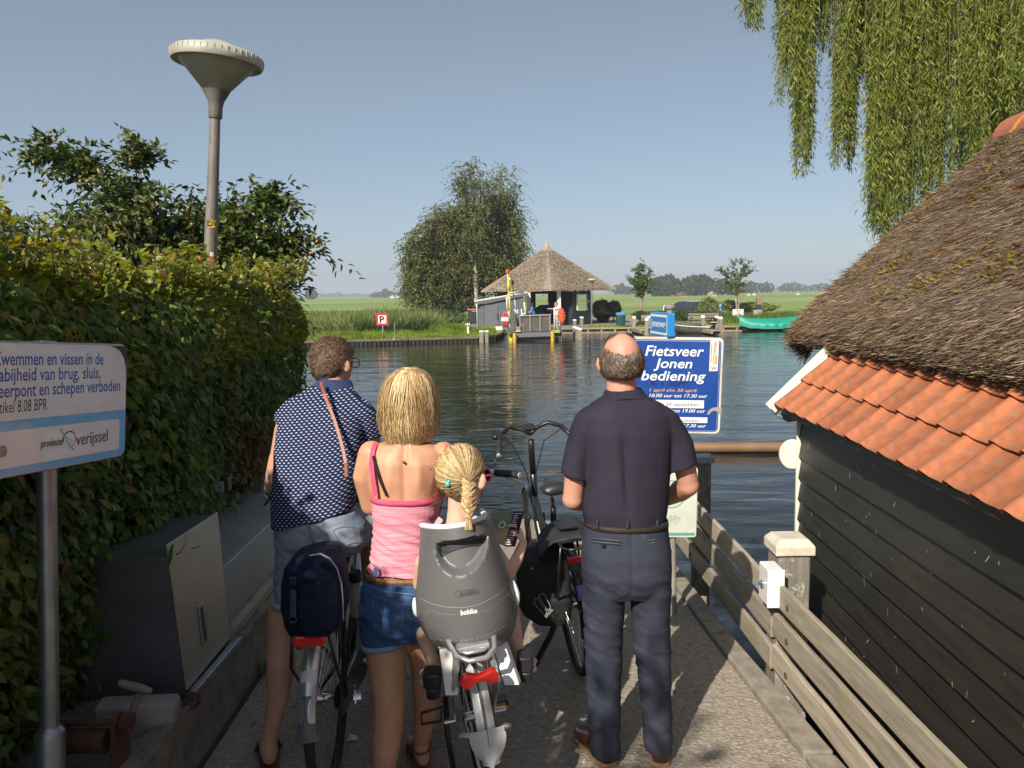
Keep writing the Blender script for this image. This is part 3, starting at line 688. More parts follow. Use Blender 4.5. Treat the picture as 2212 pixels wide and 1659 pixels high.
# ================================================================ crab apple tree behind the hedge
def broadleaf(name,label,cat,base,blobs,nb,nl,m_leaf,ln,wd,trunk_r,droop=0.3,m_bark=M_bark,fruit=None,extra=None,tpl=LEAF,twig=0.35,seed=3,group=None,spread=1.0):
    rs=random.Random(seed);t=thing(name,label,cat,base,group=group);base=Vector(base);tr=MB();P=[];D=[]
    cz=sum(b[0].z for b in blobs)/len(blobs);top=Vector((sum(b[0].x for b in blobs)/len(blobs),sum(b[0].y for b in blobs)/len(blobs),cz))
    tr.tube([base,base.lerp(top,.3)+V(.02,0,0)*rs.uniform(-3,3),base.lerp(top,.6)],[trunk_r,trunk_r*.8,trunk_r*.55],9)
    W_=[b[1].x*b[1].y*b[1].z for b in blobs];paths=[]
    for k in range(nb):
        b=rs.choices(blobs,W_)[0]
        while True:
            q=V(rs.uniform(-1,1),rs.uniform(-1,1),rs.uniform(-1,1))
            if q.length<1:break
        q=q*(q.length**-0.35 if q.length>.01 else 1);tip=b[0]+V(q.x*b[1].x,q.y*b[1].y,q.z*b[1].z)
        st=base.lerp(top,rs.uniform(.28,.62));mid=st.lerp(tip,.5)+V(rs.gauss(0,.06),rs.gauss(0,.06),.10)*(tip-st).length
        pts=[st.lerp(mid,i/3).lerp(mid.lerp(tip,i/3),i/3)for i in range(4)];r0=trunk_r*rs.uniform(.14,.3)
        tr.tube(pts,[r0,r0*.7,r0*.45,r0*.2],4,cap=False);paths.append(pts)
    for p in(extra or[]):tr.tube(p,[trunk_r*.1]*(len(p)-1)+[trunk_r*.04],4,cap=False);paths+=[p]*6
    for k in range(nl//12):
        pts=rs.choice(paths);f=rs.uniform(.35,1.0)*(len(pts)-1);i=min(int(f),len(pts)-2);s0=pts[i].lerp(pts[i+1],f-i)
        d=(V(rs.gauss(0,1),rs.gauss(0,1),rs.gauss(0,.6)).normalized()+(pts[-1]-pts[-2]).normalized()*.6)*twig*rs.uniform(.4,1.1)*spread
        for q in range(12):
            g=(q+1)/12;P.append(s0+d*g+V(0,0,-droop*d.length*g*g)+V(rs.gauss(0,.02),rs.gauss(0,.02),rs.gauss(0,.02))*spread);D.append(d.normalized()*.8+V(rs.gauss(0,.7),rs.gauss(0,.7),rs.gauss(0,.5)-droop))
    n=len(P);scatter('crown',m_leaf,P,D,rnd(n,.6)+np.array([0,-.3,.9]),wd,NP.uniform(.7,1.2,n)*ln,tpl,t)
    tr.build('trunk',m_bark,t,smooth=True)
    if fruit:
        fm=MB()
        for k in range(fruit[0]):
            p=rs.choice(P)
            for q in range(rs.randint(1,3)):fm.ball(p+V(rs.gauss(0,.025),rs.gauss(0,.025),-.03+rs.gauss(0,.02)),fruit[1]*rs.uniform(.8,1.1),n=8,m=5)
        f_=fm.build('fruit',fruit[2],t,smooth=True);f_['kind']='stuff'
    return t
def blob(u,v,Y,ru,rv,ry=None):
    c=at_y(u,v,Y);k=Y*1.0/F;return(c,V(ru*k,(ry if ry else ru*k),rv*k))
M_apple=leaf_mat('apple leaf',[(0,(0.026,0.050,0.012)),(0.6,(0.065,0.10,0.020)),(0.92,(0.13,0.155,0.035)),(1,(0.16,0.11,0.03))],0.22,0.4,0.4)
M_fruit=mat('crab apple',(0.42,0.35,0.06),0.35,col2=(0.50,0.22,0.05),scale=5)
Yt=8.0
exa=[[at_y(240,480,Yt),at_y(180,390,Yt),at_y(130,335,Yt),at_y(95,318,Yt)],[at_y(300,430,Yt),at_y(293,360,Yt),at_y(292,318,Yt)],[at_y(250,420,Yt),at_y(215,375,Yt),at_y(165,340,Yt)]]
broadleaf('crab_apple_tree','crab apple tree with long upright shoots and yellow fruit left of the lamp pole','tree',at_y(290,900,Yt),[blob(270,470,Yt,95,85),blob(330,530,Yt,110,70),blob(215,520,Yt,90,70),blob(310,410,Yt,50,45)],190,20000,M_apple,.08,.038,.07,fruit=(240,.017,M_fruit),extra=exa,seed=5)
Yt=8.4
exb=[[at_y(560,500,Yt),at_y(610,515,Yt),at_y(655,530,Yt)],[at_y(530,480,Yt),at_y(560,410,Yt),at_y(590,430,Yt)],[at_y(100,540,7.9),at_y(110,460,7.9),at_y(150,445,7.9)]]
broadleaf('crab_apple_tree','rounder crab apple tree directly behind the lamp pole, dotted with yellow fruit','tree',at_y(510,900,Yt),[blob(500,480,Yt,85,75),blob(540,530,Yt,80,60),blob(450,540,Yt,90,60),blob(480,430,Yt,45,45),blob(575,570,Yt,55,50)],180,20000,M_apple,.08,.038,.06,fruit=(340,.017,M_fruit),extra=exb[:2],seed=8)
Yt=7.4
broadleaf('shrub','loose shrub with drooping pale leaves at the left edge above the hedge','shrub',at_y(60,900,Yt),[blob(50,520,Yt,95,70),blob(10,480,Yt,50,60),blob(130,500,Yt,60,45)],60,5200,leaf_mat('shrub leaf',[(0,(0.05,0.075,0.02)),(.6,(0.10,0.13,0.03)),(1,(0.22,0.18,0.06))],.3),.07,.028,.04,droop=.9,extra=[[at_y(170,560,Yt),at_y(190,470,Yt),at_y(250,470,Yt)]],seed=12)

# ================================================================ sign on the left
sg=thing('information_sign','white and light blue rules sign with blue Dutch text on a grey tube post','sign',at_y(108,1655,2.48))
TRc=at_y(275,744,2.80);BRc=at_y(270,985,2.77);TL=at_y(0,754,2.24);BL=at_y(0,1052,2.21)
e2=(TRc-BRc).normalized();e1=(TRc-TL+BRc-BL);e1=(e1-e2*e1.dot(e2)).normalized();e3=e1.cross(e2)
if e3.dot(CP-TRc)<0:e3=-e3
H_=(TRc-BRc).length;WV=(TRc-TL).length;WT=WV+0.20;O=BRc-e1*WT
M_sgw=mat('sign white',(0.80,0.79,0.80),0.25,coat=0.5,col2=(0.74,0.73,0.76),scale=2.5);M_sgb=mat('sign light blue',(0.14,0.46,0.78),0.25,coat=0.5);M_ink=mat('sign blue ink',(0.015,0.13,0.42),0.4);M_blk=mat('black ink',(0.02,0.02,0.022),0.5);M_brown=mat('brown ink',(0.09,0.03,0.035),0.5)
mb=MB();mb.prism(rrect(0,WT,0,H_,.03),0.016,O-e3*0.018,e1,e2,e3);mb.build('rim',M_galv,sg,bevel=.002)
mb=MB();mb.prism(rrect(.006,WT-.006,.006,H_-.006,.026),0.004,O-e3*0.002,e1,e2,e3);pan=mb.build('panel',M_sgw,sg)
def flat(poly,m,d=0.0008,off=0.0023,name='print',par=None,OO=None,a1=None,a2=None,a3=None):
    mb=MB();mb.prism(poly,d,(OO if OO is not None else O)+(a3 or e3)*off,a1 or e1,a2 or e2,a3 or e3);return mb.build(name,m,par or sg)
b0,b1=H_*(1-.655),H_*(1-.58)
flat([(.007,.007),(WT-.03,.007),(WT-.012,.013),(WT-.007,.03),(WT-.007,b1),(.007,b1)],M_sgb)
flat(rrect(-.0+.03,WT-.04,H_*.075,b0,.012),M_sgw,off=.0033)
flat([(WT-.0065,H_-.02),(WT-.0065,H_-.10),(WT-.010,H_-.075),(WT-.022,H_-.045),(WT-.045,H_-.022),(WT-.075,H_-.010),(WT-.10,H_-.0065),(WT-.02,H_-.0065)],mat('sign corner',(0.03,0.03,0.03),0.5))
def SL_(t):  # fraction of visible picture width -> position along the sign
    return 0.20+WV*t*2.24/((1-t)*2.80+t*2.24)
fsz=H_*0.14
letter('Zwemmen en vissen in de',O,e1,e2,e3,SL_(.81),H_*(1-.176),fsz,M_ink,pan,width=SL_(.81)-.17,bold=.015,align='RIGHT')
letter('nabijheid van brug, sluis,',O,e1,e2,e3,SL_(.79),H_*(1-.292),fsz,M_ink,pan,width=SL_(.79)-.17,bold=.015,align='RIGHT')
letter('veerpont en schepen verboden',O,e1,e2,e3,SL_(.945),H_*(1-.408),fsz,M_ink,pan,width=SL_(.945)-.17,bold=.015,align='RIGHT')
letter('artikel 8.08 BPR',O,e1,e2,e3,SL_(.37),H_*(1-.522),fsz*.92,M_blk,pan,width=SL_(.37)-.17,align='RIGHT')
letter('provincie',O+e3*.003,e1,e2,e3,SL_(.487),H_*.19,fsz*.62,M_brown,pan,width=(SL_(.487)-SL_(.32)),bold=.012,align='RIGHT',name='lettering')
letter('verijssel',O+e3*.003,e1,e2,e3,SL_(.85),H_*.165,fsz*1.05,M_brown,pan,width=(SL_(.85)-SL_(.60)),align='RIGHT')
def ribbon(pts,w_,m,off,name='emblem',par=None,O_=None,a1=None,a2=None,a3=None):
    mb=MB();O_=O_ if O_ is not None else O;a1=a1 or e1;a2=a2 or e2;a3=a3 or e3;vs=[]
    for i,p in enumerate(pts):
        a=Vector(pts[max(i-1,0)]);b=Vector(pts[min(i+1,len(pts)-1)]);d=(b-a).normalized();nn=Vector((-d.y,d.x));ww=w_[i]if isinstance(w_,list)else w_
        for s_ in(-.5,.5):q=Vector(p)+nn*ww*s_;vs.append(O_+a1*q.x+a2*q.y+a3*off)
    mb.add(vs,[(2*i,2*i+1,2*i+3,2*i+2)for i in range(len(pts)-1)]);return mb.build(name,m,par or sg,fix=False)
cx_=SL_(.545);cy_=H_*.225;rx_=(SL_(.60)-SL_(.50))*.50;ry_=H_*.062
ribbon([(cx_+rx_*math.cos(a),cy_+ry_*math.sin(a))for a in[math.radians(200-12.0*i)for i in range(23)]],[0.006-.0002*i for i in range(23)],M_brown,.0048,par=pan)
ribbon([(cx_-rx_*1.5,cy_+ry_*1.5),(cx_-rx_*1.0,cy_+ry_*.9),(cx_-rx_*.75,cy_+ry_*.2),(cx_-rx_*.2,cy_-ry_*.35),(cx_+rx_*.2,cy_-ry_*1.0),(cx_+rx_*.8,cy_-ry_*1.5)],.005,M_sgb,.0052,par=pan)
ribbon([(cx_-rx_*.6,cy_+ry_*.5),(cx_-rx_*.1,cy_+ry_*.0),(cx_+rx_*.5,cy_-ry_*.3)],.004,M_sgb,.0052,par=pan)
mb=MB();mb.lathe([(.017,0),(.0,.0006)],O+e1*(SL_(.015))+e2*(H_*.205)+e3*.0048,20,e3);mb.build('round_sticker',mat('round sticker',(0.45,0.44,0.38),0.5,col2=(0.4,0.06,0.05),scale=30),sg)
pb=at_y(108,1655,2.50);pt_=at_y(97,738,2.60)
pa=(pt_-pb).normalized();pp=pb-pa*0.25
mb=MB();mb.lathe([(0.0300,0.2),(0.0300,(pt_-pp).length-.012),(0.0335,(pt_-pp).length-.010),(0.0335,(pt_-pp).length),(.031,(pt_-pp).length+.003)],pp,24,pa);mb.build('post',M_galv,sg,smooth=40)
mb=MB();LB=(at_y(104,1588,2.5)-pp).length;mb.lathe([(.047,-.3),(.047,LB),(.044,LB+.012),(.033,LB+.022),(.031,LB+.03)],pp,24,pa);mb.build('sleeve',M_galv,sg,smooth=40)

# ================================================================ steel cabinet, long steel cover, winch, stone
cab=thing('steel_cabinet','upright stainless steel cabinet standing on the ledge under the hedge','cabinet',(-1.7,3.4,0.3))
mb=MB();y0,y1=3.16,3.68
mb.add([(-1.375,y0,.315),(-1.375,y1-.02,.315),(-1.43,y1+.06,.93),(-1.43,y0+.02,.95),(-2.3,y0,.315),(-2.3,y1,.315),(-2.3,y1+.06,.86),(-2.3,y0+.02,.86)],
       [(0,1,2,3),(5,4,7,6),(4,0,3,7),(1,5,6,2),(3,2,6,7),(4,5,1,0)])
mb.build('body',M_alu,cab,bevel=.004)
mb=MB();e_=V(-1.374,0,.315)
mb.add([(-1.366,y0-.004,.34),(-1.366,y1-.018,.34),(-1.421,y1+.062,.938),(-1.421,y0+.014,.958),(-1.374,y0-.004,.34),(-1.374,y1-.018,.34),(-1.429,y1+.062,.938),(-1.429,y0+.014,.958)],
       [(0,1,2,3),(7,6,5,4),(0,4,5,1),(1,5,6,2),(2,6,7,3),(3,7,4,0)]);dr=mb.build('door',mat('aluminium door',(0.46,0.42,0.36),0.40,0.6,col2=(0.36,0.325,0.28),scale=1.6,stretch=(1,1,4),bump=.05,bscale=150),cab,bevel=.002)
mb=MB();q0,q1=y0+.19,y0+.255
def dx(z):return-1.366-(z-.34)*.0915
mb.add([(dx(z)+k,y,z)for k in(.0,.007)for y,z in((q0,.44),(q1,.44),(q1+.01,.62),(q0+.01,.62))],[(0,1,2,3),(7,6,5,4),(0,4,5,1),(1,5,6,2),(2,6,7,3),(3,7,4,0)]);mb.build('latch_plate',M_galv,dr,bevel=.002)
mb=MB();mb.add([(dx(z)+k,y,z)for k in(.002,.009)for y,z in((q0+.018,.455),(q1-.018,.455),(q1-.01,.605),(q0+.026,.605))],[(0,1,2,3),(7,6,5,4),(0,4,5,1),(1,5,6,2),(2,6,7,3),(3,7,4,0)]);mb.build('latch_slot',mat('dark slot',(0.06,0.06,0.07),.4,.5),dr)
mb=MB();mb.bar((-1.352,y0-.01,.318),(-1.338,y1+.02,.318),.03,.03);mb.build('hinge_bar',M_galv,cab,bevel=.003)
mb=MB();c=V(-1.335,y0-.045,.32);mb.tube([c+V(math.cos(a)*.030,0,math.sin(a)*.030)for a in[2*PI*i/16 for i in range(16)]],.009,8,closed=True)
M_rust=mat('rust',(0.13,0.045,0.028),0.85,col2=(0.05,0.022,0.016),scale=14,bump=.5,bscale=60,col3=(0.20,0.17,0.14),scale3=30,thr=(.62,.7))
mb.build('ring',M_rust,cab,smooth=True)
tro=thing('steel_cover','long low steel cover box running along the ledge beyond the cabinet','cover',(-1.6,5,.3))
mb=MB();a_,b_=3.78,7.0;mb.add([(-1.425,a_,.33),(-1.40,b_,.33),(-1.43,b_,.64),(-1.455,a_,.62),(-2.2,a_,.33),(-2.2,b_,.33),(-2.2,b_,.80),(-2.2,a_,.78)],
       [(0,1,2,3),(5,4,7,6),(4,0,3,7),(1,5,6,2),(3,2,6,7),(4,5,1,0)]);mb.build('body',mat('dull steel',(0.27,0.275,0.28),.5,.5,col2=(0.20,0.205,0.21),scale=3),tro,bevel=.006)
mb=MB();mb.bar((-1.405,3.70,.325),(-1.375,7.0,.33),.05,.05);mb.build('foot_beam',M_wood,tro,bevel=.004)
mb=MB();mb.lathe([(.13,0),(.13,.01),(.10,.015),(.02,.012)],V(-1.72,4.15,.70),24,V(-.22,0,1));mb.build('round_cap',mat('black rubber cap',(.03,.028,.026),.8),tro,smooth=40)
br=thing('perforated_bracket','small perforated grey steel bracket on a wooden stake in front of the hedge','bracket',at_y(470,1090,4.5))
c=at_y(461,1052,4.45);mb=MB();mb.box(c,(.115,.005,.062),Matrix.Rotation(.1,3,'Z'));mb.box(c+V(-.056,.025,0),(.005,.05,.062));mb.build('plate',mat('zinc',(0.50,0.52,0.56),.5,.5),br,bevel=.001)
mb=MB()
for i in range(5):
    for j in range(3):
        if(i+j)%3:mb.lathe([(.0045,0),(.0,.0005)],c+V(-.04+.02*i,-.0035-.001-.002*i,-.02+.02*j),8,(0,-1,0))
mb.build('hole',M_blk,br)
mb=MB();c2=at_y(428,1100,4.5);mb.box(c2-V(0,0,.05),(.075,.07,.42));mb.build('stake',M_woodz,br,bevel=.005);mb=MB();mb.bar(c+V(-.055,0,.02),c+V(-.06,.02,-.30),.018,.018);mb.build('leg',M_galv,br)
mb=MB();c3=at_y(487,1045,4.6);mb.box(c3,(.055,.08,.085));mb.build('lens_box',M_black,br,bevel=.012,segs=3)
mb=MB();c=V(-1.49,2.98,.345);mb.box(c,(.30,.105,.10),Matrix.Rotation(.16,3,'Z')@Matrix.Rotation(.05,3,'Y'))
tag(mb.build('stone_block',mat('pale stone',(0.34,0.325,0.30),.85,col2=(0.24,0.23,0.21),scale=10,bump=.3,bscale=50),bevel=.018,segs=3,smooth=40),'rounded pale stone block lying on the ledge behind the rusty winch','stone')
win=thing('winch','old rusty hand winch with side plates and a T handle on the ledge','winch',(-1.5,2.72,.3))
c=V(-1.475,2.70,.33)
mb=MB();arc=[(math.cos(a)*.052,.115+math.sin(a)*.05)for a in[PI*i/10 for i in range(11)]]
for xx in(-.20,.045):
    mb=MB();poly=[(.065,-.12)]+arc+[(-.065,-.12)];mb.prism(poly,.014,c+V(xx,0,0),V(0,1,0),V(0,0,1),V(1,0,0));mb.build('side_plate',M_rust,win,bevel=.003)
mb=MB();mb.lathe([(.042,0),(.042,.19)],c+V(-.18,0,.06),18,(1,0,0));mb.lathe([(.07,.01),(.07,.03),(.03,.032)],c+V(-.18,0,.06),24,(1,0,0));mb.build('drum',M_rust,win,smooth=40)
mb=MB();mb.tube([c+V(-.34,.02,.115),c+V(.09,.0,.13)],.012,8);mb.lathe([(.034,0),(.034,.03),(.02,.033)],c+V(.07,0,.13),14,(1,0,0));mb.build('axle',M_rust,win,smooth=40)
mb=MB();h0=at_y(278,1560,2.82);h1=at_y(300,1498,2.86);mb.tube([h0-(h1-h0)*.8,h0,h1],[.013,.0135,.0125],10);mb.limb([at_y(262,1476,2.86),at_y(300,1487,2.86),at_y(322,1492,2.86)],[.014,.0175,.0125],12)
mb.build('handle',mat('worn grey handle',(0.27,0.235,0.18),.8,col2=(0.17,0.14,0.10),scale=20),win,smooth=50)
mb=MB();mb.box(c+V(-.09,0,-.055),(.34,.20,.03));mb.build('base_plate',M_rust,win,bevel=.004)
# weed tufts at the foot of the ledge, fallen leaves, paper scrap
def weed(label,p,n,ln,m,sp=.05):
    Pp=[Vector(p)+V(random.gauss(0,sp),random.gauss(0,sp),random.uniform(0,sp))for _ in range(n)]
    o=scatter('weed',m,Pp,[(random.gauss(0,.7),random.gauss(0,.7),.8)for _ in range(n)],rnd(n,.3)+np.array([0,0,1]),ln*.45,NP.uniform(.7,1.2,n)*ln,LEAF,kind=None);return tag(o,label,'plant')
M_weed=leaf_mat('weed leaf',[(0,(0.06,0.14,0.02)),(1,(0.10,0.20,0.03))],.3)
weed('small green weed growing at the foot of the ledge by the sandal',(-1.30,3.95,.02),14,.06,M_weed,.03)
weed('green sprig hanging over the cabinet edge',at_y(372,1218,3.13),9,.05,M_weed,.03)
M_dry=mat('dry leaf',(0.24,0.13,0.05),.8)
mb=MB();c=at_y(415,1185,3.12);mb.tube([c+V(-.05,0,-.02),c+V(-.02,0,.03),c+V(-.03,0,.06)],.0016,4);mb.limb([c,c+V(.03,0,.008)],[.006,.004],6,.4);tag(mb.build('dry_leaf',M_dry),'curled brown leaf on a twig at the cabinet edge','leaf')
n=240;P=np.stack([NP.uniform(-1.85,-1.36,n),NP.uniform(2.4,6.5,n),np.full(n,.318)],1);P[150:,0]=NP.uniform(-1.33,1.1,90);P[150:,2]=.006
tag(scatter('fallen_leaves',leaf_mat('litter',[(0,(0.10,0.06,0.03)),(.6,(0.22,0.15,0.06)),(1,(0.30,0.28,0.10))],0),P,rnd(n)*np.array([1,1,.1]),rnd(n,.15)+np.array([0,0,1]),.014,NP.uniform(.015,.04,n),LEAF),'small dry leaves and twigs littering the ledge and pier')
mb=MB();c=at_z(762,1596,.004);mb.add([c+V(x,y,z)for x,y,z in((-.022,-.015,0),(.0,-.022,.006),(.022,-.012,.002),(.018,.012,.010),(.002,.022,.004),(-.015,.018,.012),(-.024,.004,.003))],[(0,1,6),(1,5,6),(1,2,5),(2,3,5),(3,4,5)])
tag(mb.build('paper_scrap',M_white,fix=False),'torn white scrap of paper on the ground beside the bicycle wheel','litter')

# ================================================================ weeping willow behind the boathouse
wil=thing('weeping_willow','large weeping willow whose long curtains hang behind the thatched roof','willow',at_y(2150,900,13.5))
M_wil=leaf_mat('willow leaf',[(0,(0.09,0.135,0.022)),(0.5,(0.19,0.24,0.04)),(0.9,(0.27,0.31,0.06)),(1,(0.40,0.33,0.06))],.35,.45,.35)
tb=at_y(2150,900,13.5);mb=MB();mb.tube([V(tb.x,13.5,-.3),V(tb.x+.2,13.6,2.5),V(tb.x-.1,13.6,5),V(tb.x,13.8,8)],[.55,.42,.35,.2],14)
P=[];D=[];st=MB();rs=random.Random(4)
cur=[]  # (u0, u1, v_end0, v_end1, Y0, Y1, count)
cur+=[(1600,1640,15,65,10.6,11.4,26),(1680,1725,90,230,10.6,11.8,60),(1716,1756,230,385,10.6,11.6,40),(1750,1790,30,120,11.4,12.4,34),(1796,1845,210,370,10.8,12.0,66),(1845,1870,60,200,11.2,12.4,22),
        (1868,1940,380,520,10.4,12.0,100),(1900,2010,300,560,10.6,13.0,115),(1990,2120,250,520,10.4,13.4,120),(2080,2260,150,480,10.2,13.8,140),(2150,2300,60,260,9.6,12.0,60)]
for u0,u1,v0,v1,Ya,Yb,cnt in cur:
    for k in range(cnt):
        u=rs.uniform(u0,u1)if u1-u0<65 else u0+(int(rs.uniform(0,(u1-u0)/26))+.5)*26+rs.gauss(0,6.5);Yq=rs.uniform(Ya,Yb);v=rs.uniform(v0,v1)if rs.random()<.75 else rs.uniform(v0*.6,v1)
        tip=at_y(u,v,Yq);top=V(tip.x+rs.gauss(.03,.05),tip.y+rs.gauss(0,.2),rs.uniform(6.6,7.6));L_=top.z-tip.z
        if L_<.2:continue
        a0=rs.uniform(0,6);pts=[top.lerp(tip,i/7)+V(math.sin(a0+i*1.1)*.045,math.cos(a0+i*.9)*.06,0)for i in range(8)]
        st.tube(pts,[.007]*4+[.004]*4,3,cap=False)
        for q in range(int(L_/.022)):
            f=rs.random()**.85;g=f*7;i=min(int(g),6);p=pts[i].lerp(pts[i+1],g-i)
            if p.z>6.9:continue
            sp_=.018+.04*max(0,math.sin(f*17+a0*3))**2;P.append(p+V(rs.gauss(0,sp_),rs.gauss(0,sp_),0));a=rs.uniform(0,2*PI);D.append((math.cos(a)*.7,math.sin(a)*.7,-.85+rs.gauss(0,.3)))
n=len(P);P=np.array(P);scatter('foliage',M_wil,P,D,rnd(n,.7)+np.array([-.3,-.6,.4]),NP.uniform(.011,.018,n),NP.uniform(.07,.13,n),LEAF2,wil)
for(x_,y_,z_)in((5.6,11.4,6.4),(6.6,11.8,5.6),(7.6,12.0,5.2),(8.4,12.2,5.9),(9.6,12.2,5.0),(7.0,12.6,6.2)):
    s0=V(tb.x,13.6,z_-.9);e=V(x_,y_,z_);mb.tube([s0,s0.lerp(e,.35)+V(0,0,.7),s0.lerp(e,.7)+V(0,0,.75),e],[.14,.10,.07,.03],7)
for k in range(16):
    a=rs.uniform(0,2*PI);e=V(tb.x+math.cos(a)*rs.uniform(1.5,3.5),12.5+math.sin(a)*2,rs.uniform(7,8.2));s0=V(tb.x,13.6,rs.uniform(4,7));mb.tube([s0,s0.lerp(e,.5)+V(0,0,.5),e],[.13,.08,.04],6)
mb.build('trunk',M_bark,wil,smooth=True);st.build('hanging_twigs',mat('willow twig',(0.22,0.19,0.05),.7),wil)['kind']='stuff'
n=9000;P=rnd(n)*np.array([1.6,.9,.6])+np.array([tb.x+.4,13.4,8.6]);P[:,2]=np.maximum(P[:,2],7.6);scatter('crown',M_wil,P,rnd(n,.5)+np.array([0,0,-1]),rnd(n),.05,.2,LEAF2,wil)
print('willow leaves',len(D))

broadleaf('added_shade_tree','unseen leafy tree added behind the viewer to cast shade','tree',V(-2.9,-2.4,-.1),[(V(-2.5,-2.1,4.0),V(.75,.9,.55)),(V(-2.9,-1.2,3.7),V(.6,.7,.5))],60,5200,M_apple,.08,.04,.09,seed=77)  # out of view, added to throw dappled shade on pier and people
# ================================================================ far bank: grass, reeds, sheet piling
M_grass=leaf_mat('bank grass',[(0,(0.15,0.24,0.025)),(.5,(0.26,0.36,0.045)),(.9,(0.38,0.45,0.08)),(1,(0.48,0.42,0.17))],.35,.6,.2,patch=((.13,.20,.035),.9,.45,.65))
M_reed=leaf_mat('reed',[(0,(0.09,0.15,0.04)),(.5,(0.19,0.25,0.075)),(.85,(0.33,0.35,0.13)),(1,(0.55,0.47,0.25))],.3,.5,.3,patch=((0.22,0.20,0.09),.35,.55,.7))
M_reedd=leaf_mat('dark reed',[(0,(0.035,0.065,0.025)),(.6,(0.06,0.10,0.035)),(1,(0.12,0.15,0.06))],.25,.5,.3)
def bank_y(x):
    for a,b in zip(bank,bank[1:]):
        if a[0]<=x<=b[0]and b[0]>a[0]:return a[1]+(b[1]-a[1])*(x-a[0])/(b[0]-a[0])
    return QY
def blades(name,label,m,cnt,x0,x1,d0,d1,h0,h1,wd,cat='grass',lean=.35,prof=None,tpl=BLADE):
    x=NP.uniform(x0,x1,cnt);d=NP.uniform(d0,d1,cnt);y=np.array([bank_y(a)for a in x])+d;h=NP.uniform(h0,h1,cnt)
    cl=np.array([0.75+0.5*noise.noise(V(a*.6,b*.6,0))+.25*noise.noise(V(a*2.1,b*2,5))for a,b in zip(x,y)]);h=h*np.clip(cl+.25,.4,1.5)
    if prof:h=h*np.array([prof(a,b)for a,b in zip(x,d)])
    P=np.stack([x,y,np.full(cnt,LZ)],1);D=rnd(cnt,lean)*np.array([1,1,.2])+np.array([.12,0,1]);Nn=rnd(cnt)*np.array([.6,.6,.2])+np.array([0,-1,.3])
    o=scatter(name,m,P,D,Nn,NP.uniform(.7,1.3,cnt)*wd,h,tpl);return tag(o,label,cat)
blades('bank_grass','bright green strip of short grass along the far bank',M_grass,26000,-14.5,-1.0,0.15,3.0,.14,.42,.035,lean=.5,prof=lambda x,d:.45+.35*min(d,2))
blades('bank_grass','taller bright grass clump between the reeds and the grey shed',M_grass,4500,-4.6,-2.7,2.2,5.5,.35,.65,.04)
blades('reed_bed','dense bed of tall green reeds behind the grass strip',M_reed,15000,-15.5,-4.4,3.0,7.5,.95,1.35,.05,'reeds',lean=.5,prof=lambda x,d:.8 if x<-9 else 1.05)
blades('reed_bed','dark arching reeds at the right end of the reed bed',M_reedd,2600,-8.4,-4.6,2.7,4.2,.6,1.05,.07,'reeds',.5)
blades('reed_field','paler reed meadow stretching back behind the reed bed',M_reed,16000,-26,-4.5,7.5,40,.6,1.1,.07,'reeds')
blades('bramble_growth','rough green undergrowth below the birches by the shed',leaf_mat('bramble',[(0,(0.04,0.08,0.02)),(.6,(0.09,0.14,0.035)),(1,(0.2,0.2,0.07))],.3),9000,-6.0,-3.5,6.0,12.5,.6,1.2,.12,'undergrowth',.6,tpl=LEAF)
blades('tall_grass','rough tall grass and weeds on the right bank around the white sign',leaf_mat('rough grass',[(0,(0.08,0.15,0.02)),(.5,(0.14,0.23,0.035)),(1,(0.27,0.27,0.09))],.35),15000,14.6,26,1.6,9,.35,.8,.05)
blades('quay_grass','thin grass along the edge of the right quay',M_grass,5000,5.0,22,.25,1.5,.05,.16,.04)
# timber edge of the left bank: cap beam and piles
edge=thing('sheet_piling','dark timber sheet piling holding up the grassy far bank','retaining wall',(-8,41,-.4))
M_dkwood=mat('dark wet wood',(0.035,0.028,0.022),.8,col2=(0.018,0.014,0.011),scale=5,bump=.4,bscale=20,rnd=.3)
bp_=[(-17,40.45),(-9.85,41.0),(-1.78,42.9),(-0.9,44.2),(-0.6,46.5),(-.5,QY)]
for a,b in zip(bp_,bp_[1:]):
    mb=MB();mb.bar((a[0],a[1]-.07,LZ-.04),(b[0],b[1]-.07,LZ-.04),.16,.12);mb.build('cap_beam',mat('beam wood',(0.21,0.17,0.125),.85,col2=(0.11,0.09,0.065),scale=3,bump=.3,bscale=15)if a[0]==-17 else bpy.data.materials['beam wood'],edge)
    L_=math.hypot(b[0]-a[0],b[1]-a[1]);k_=int(L_/.22)
    if a[0]>=-.95:k_=int(L_/.5)
    for k in range(k_):
        f=(k+.5)/k_;mb=MB();x_=a[0]+(b[0]-a[0])*f;y_=a[1]+(b[1]-a[1])*f-.10
        mb.box((x_,y_,-.75),(.13,.09,.62+random.uniform(-.04,.04)));mb.build('pile',M_dkwood,edge)

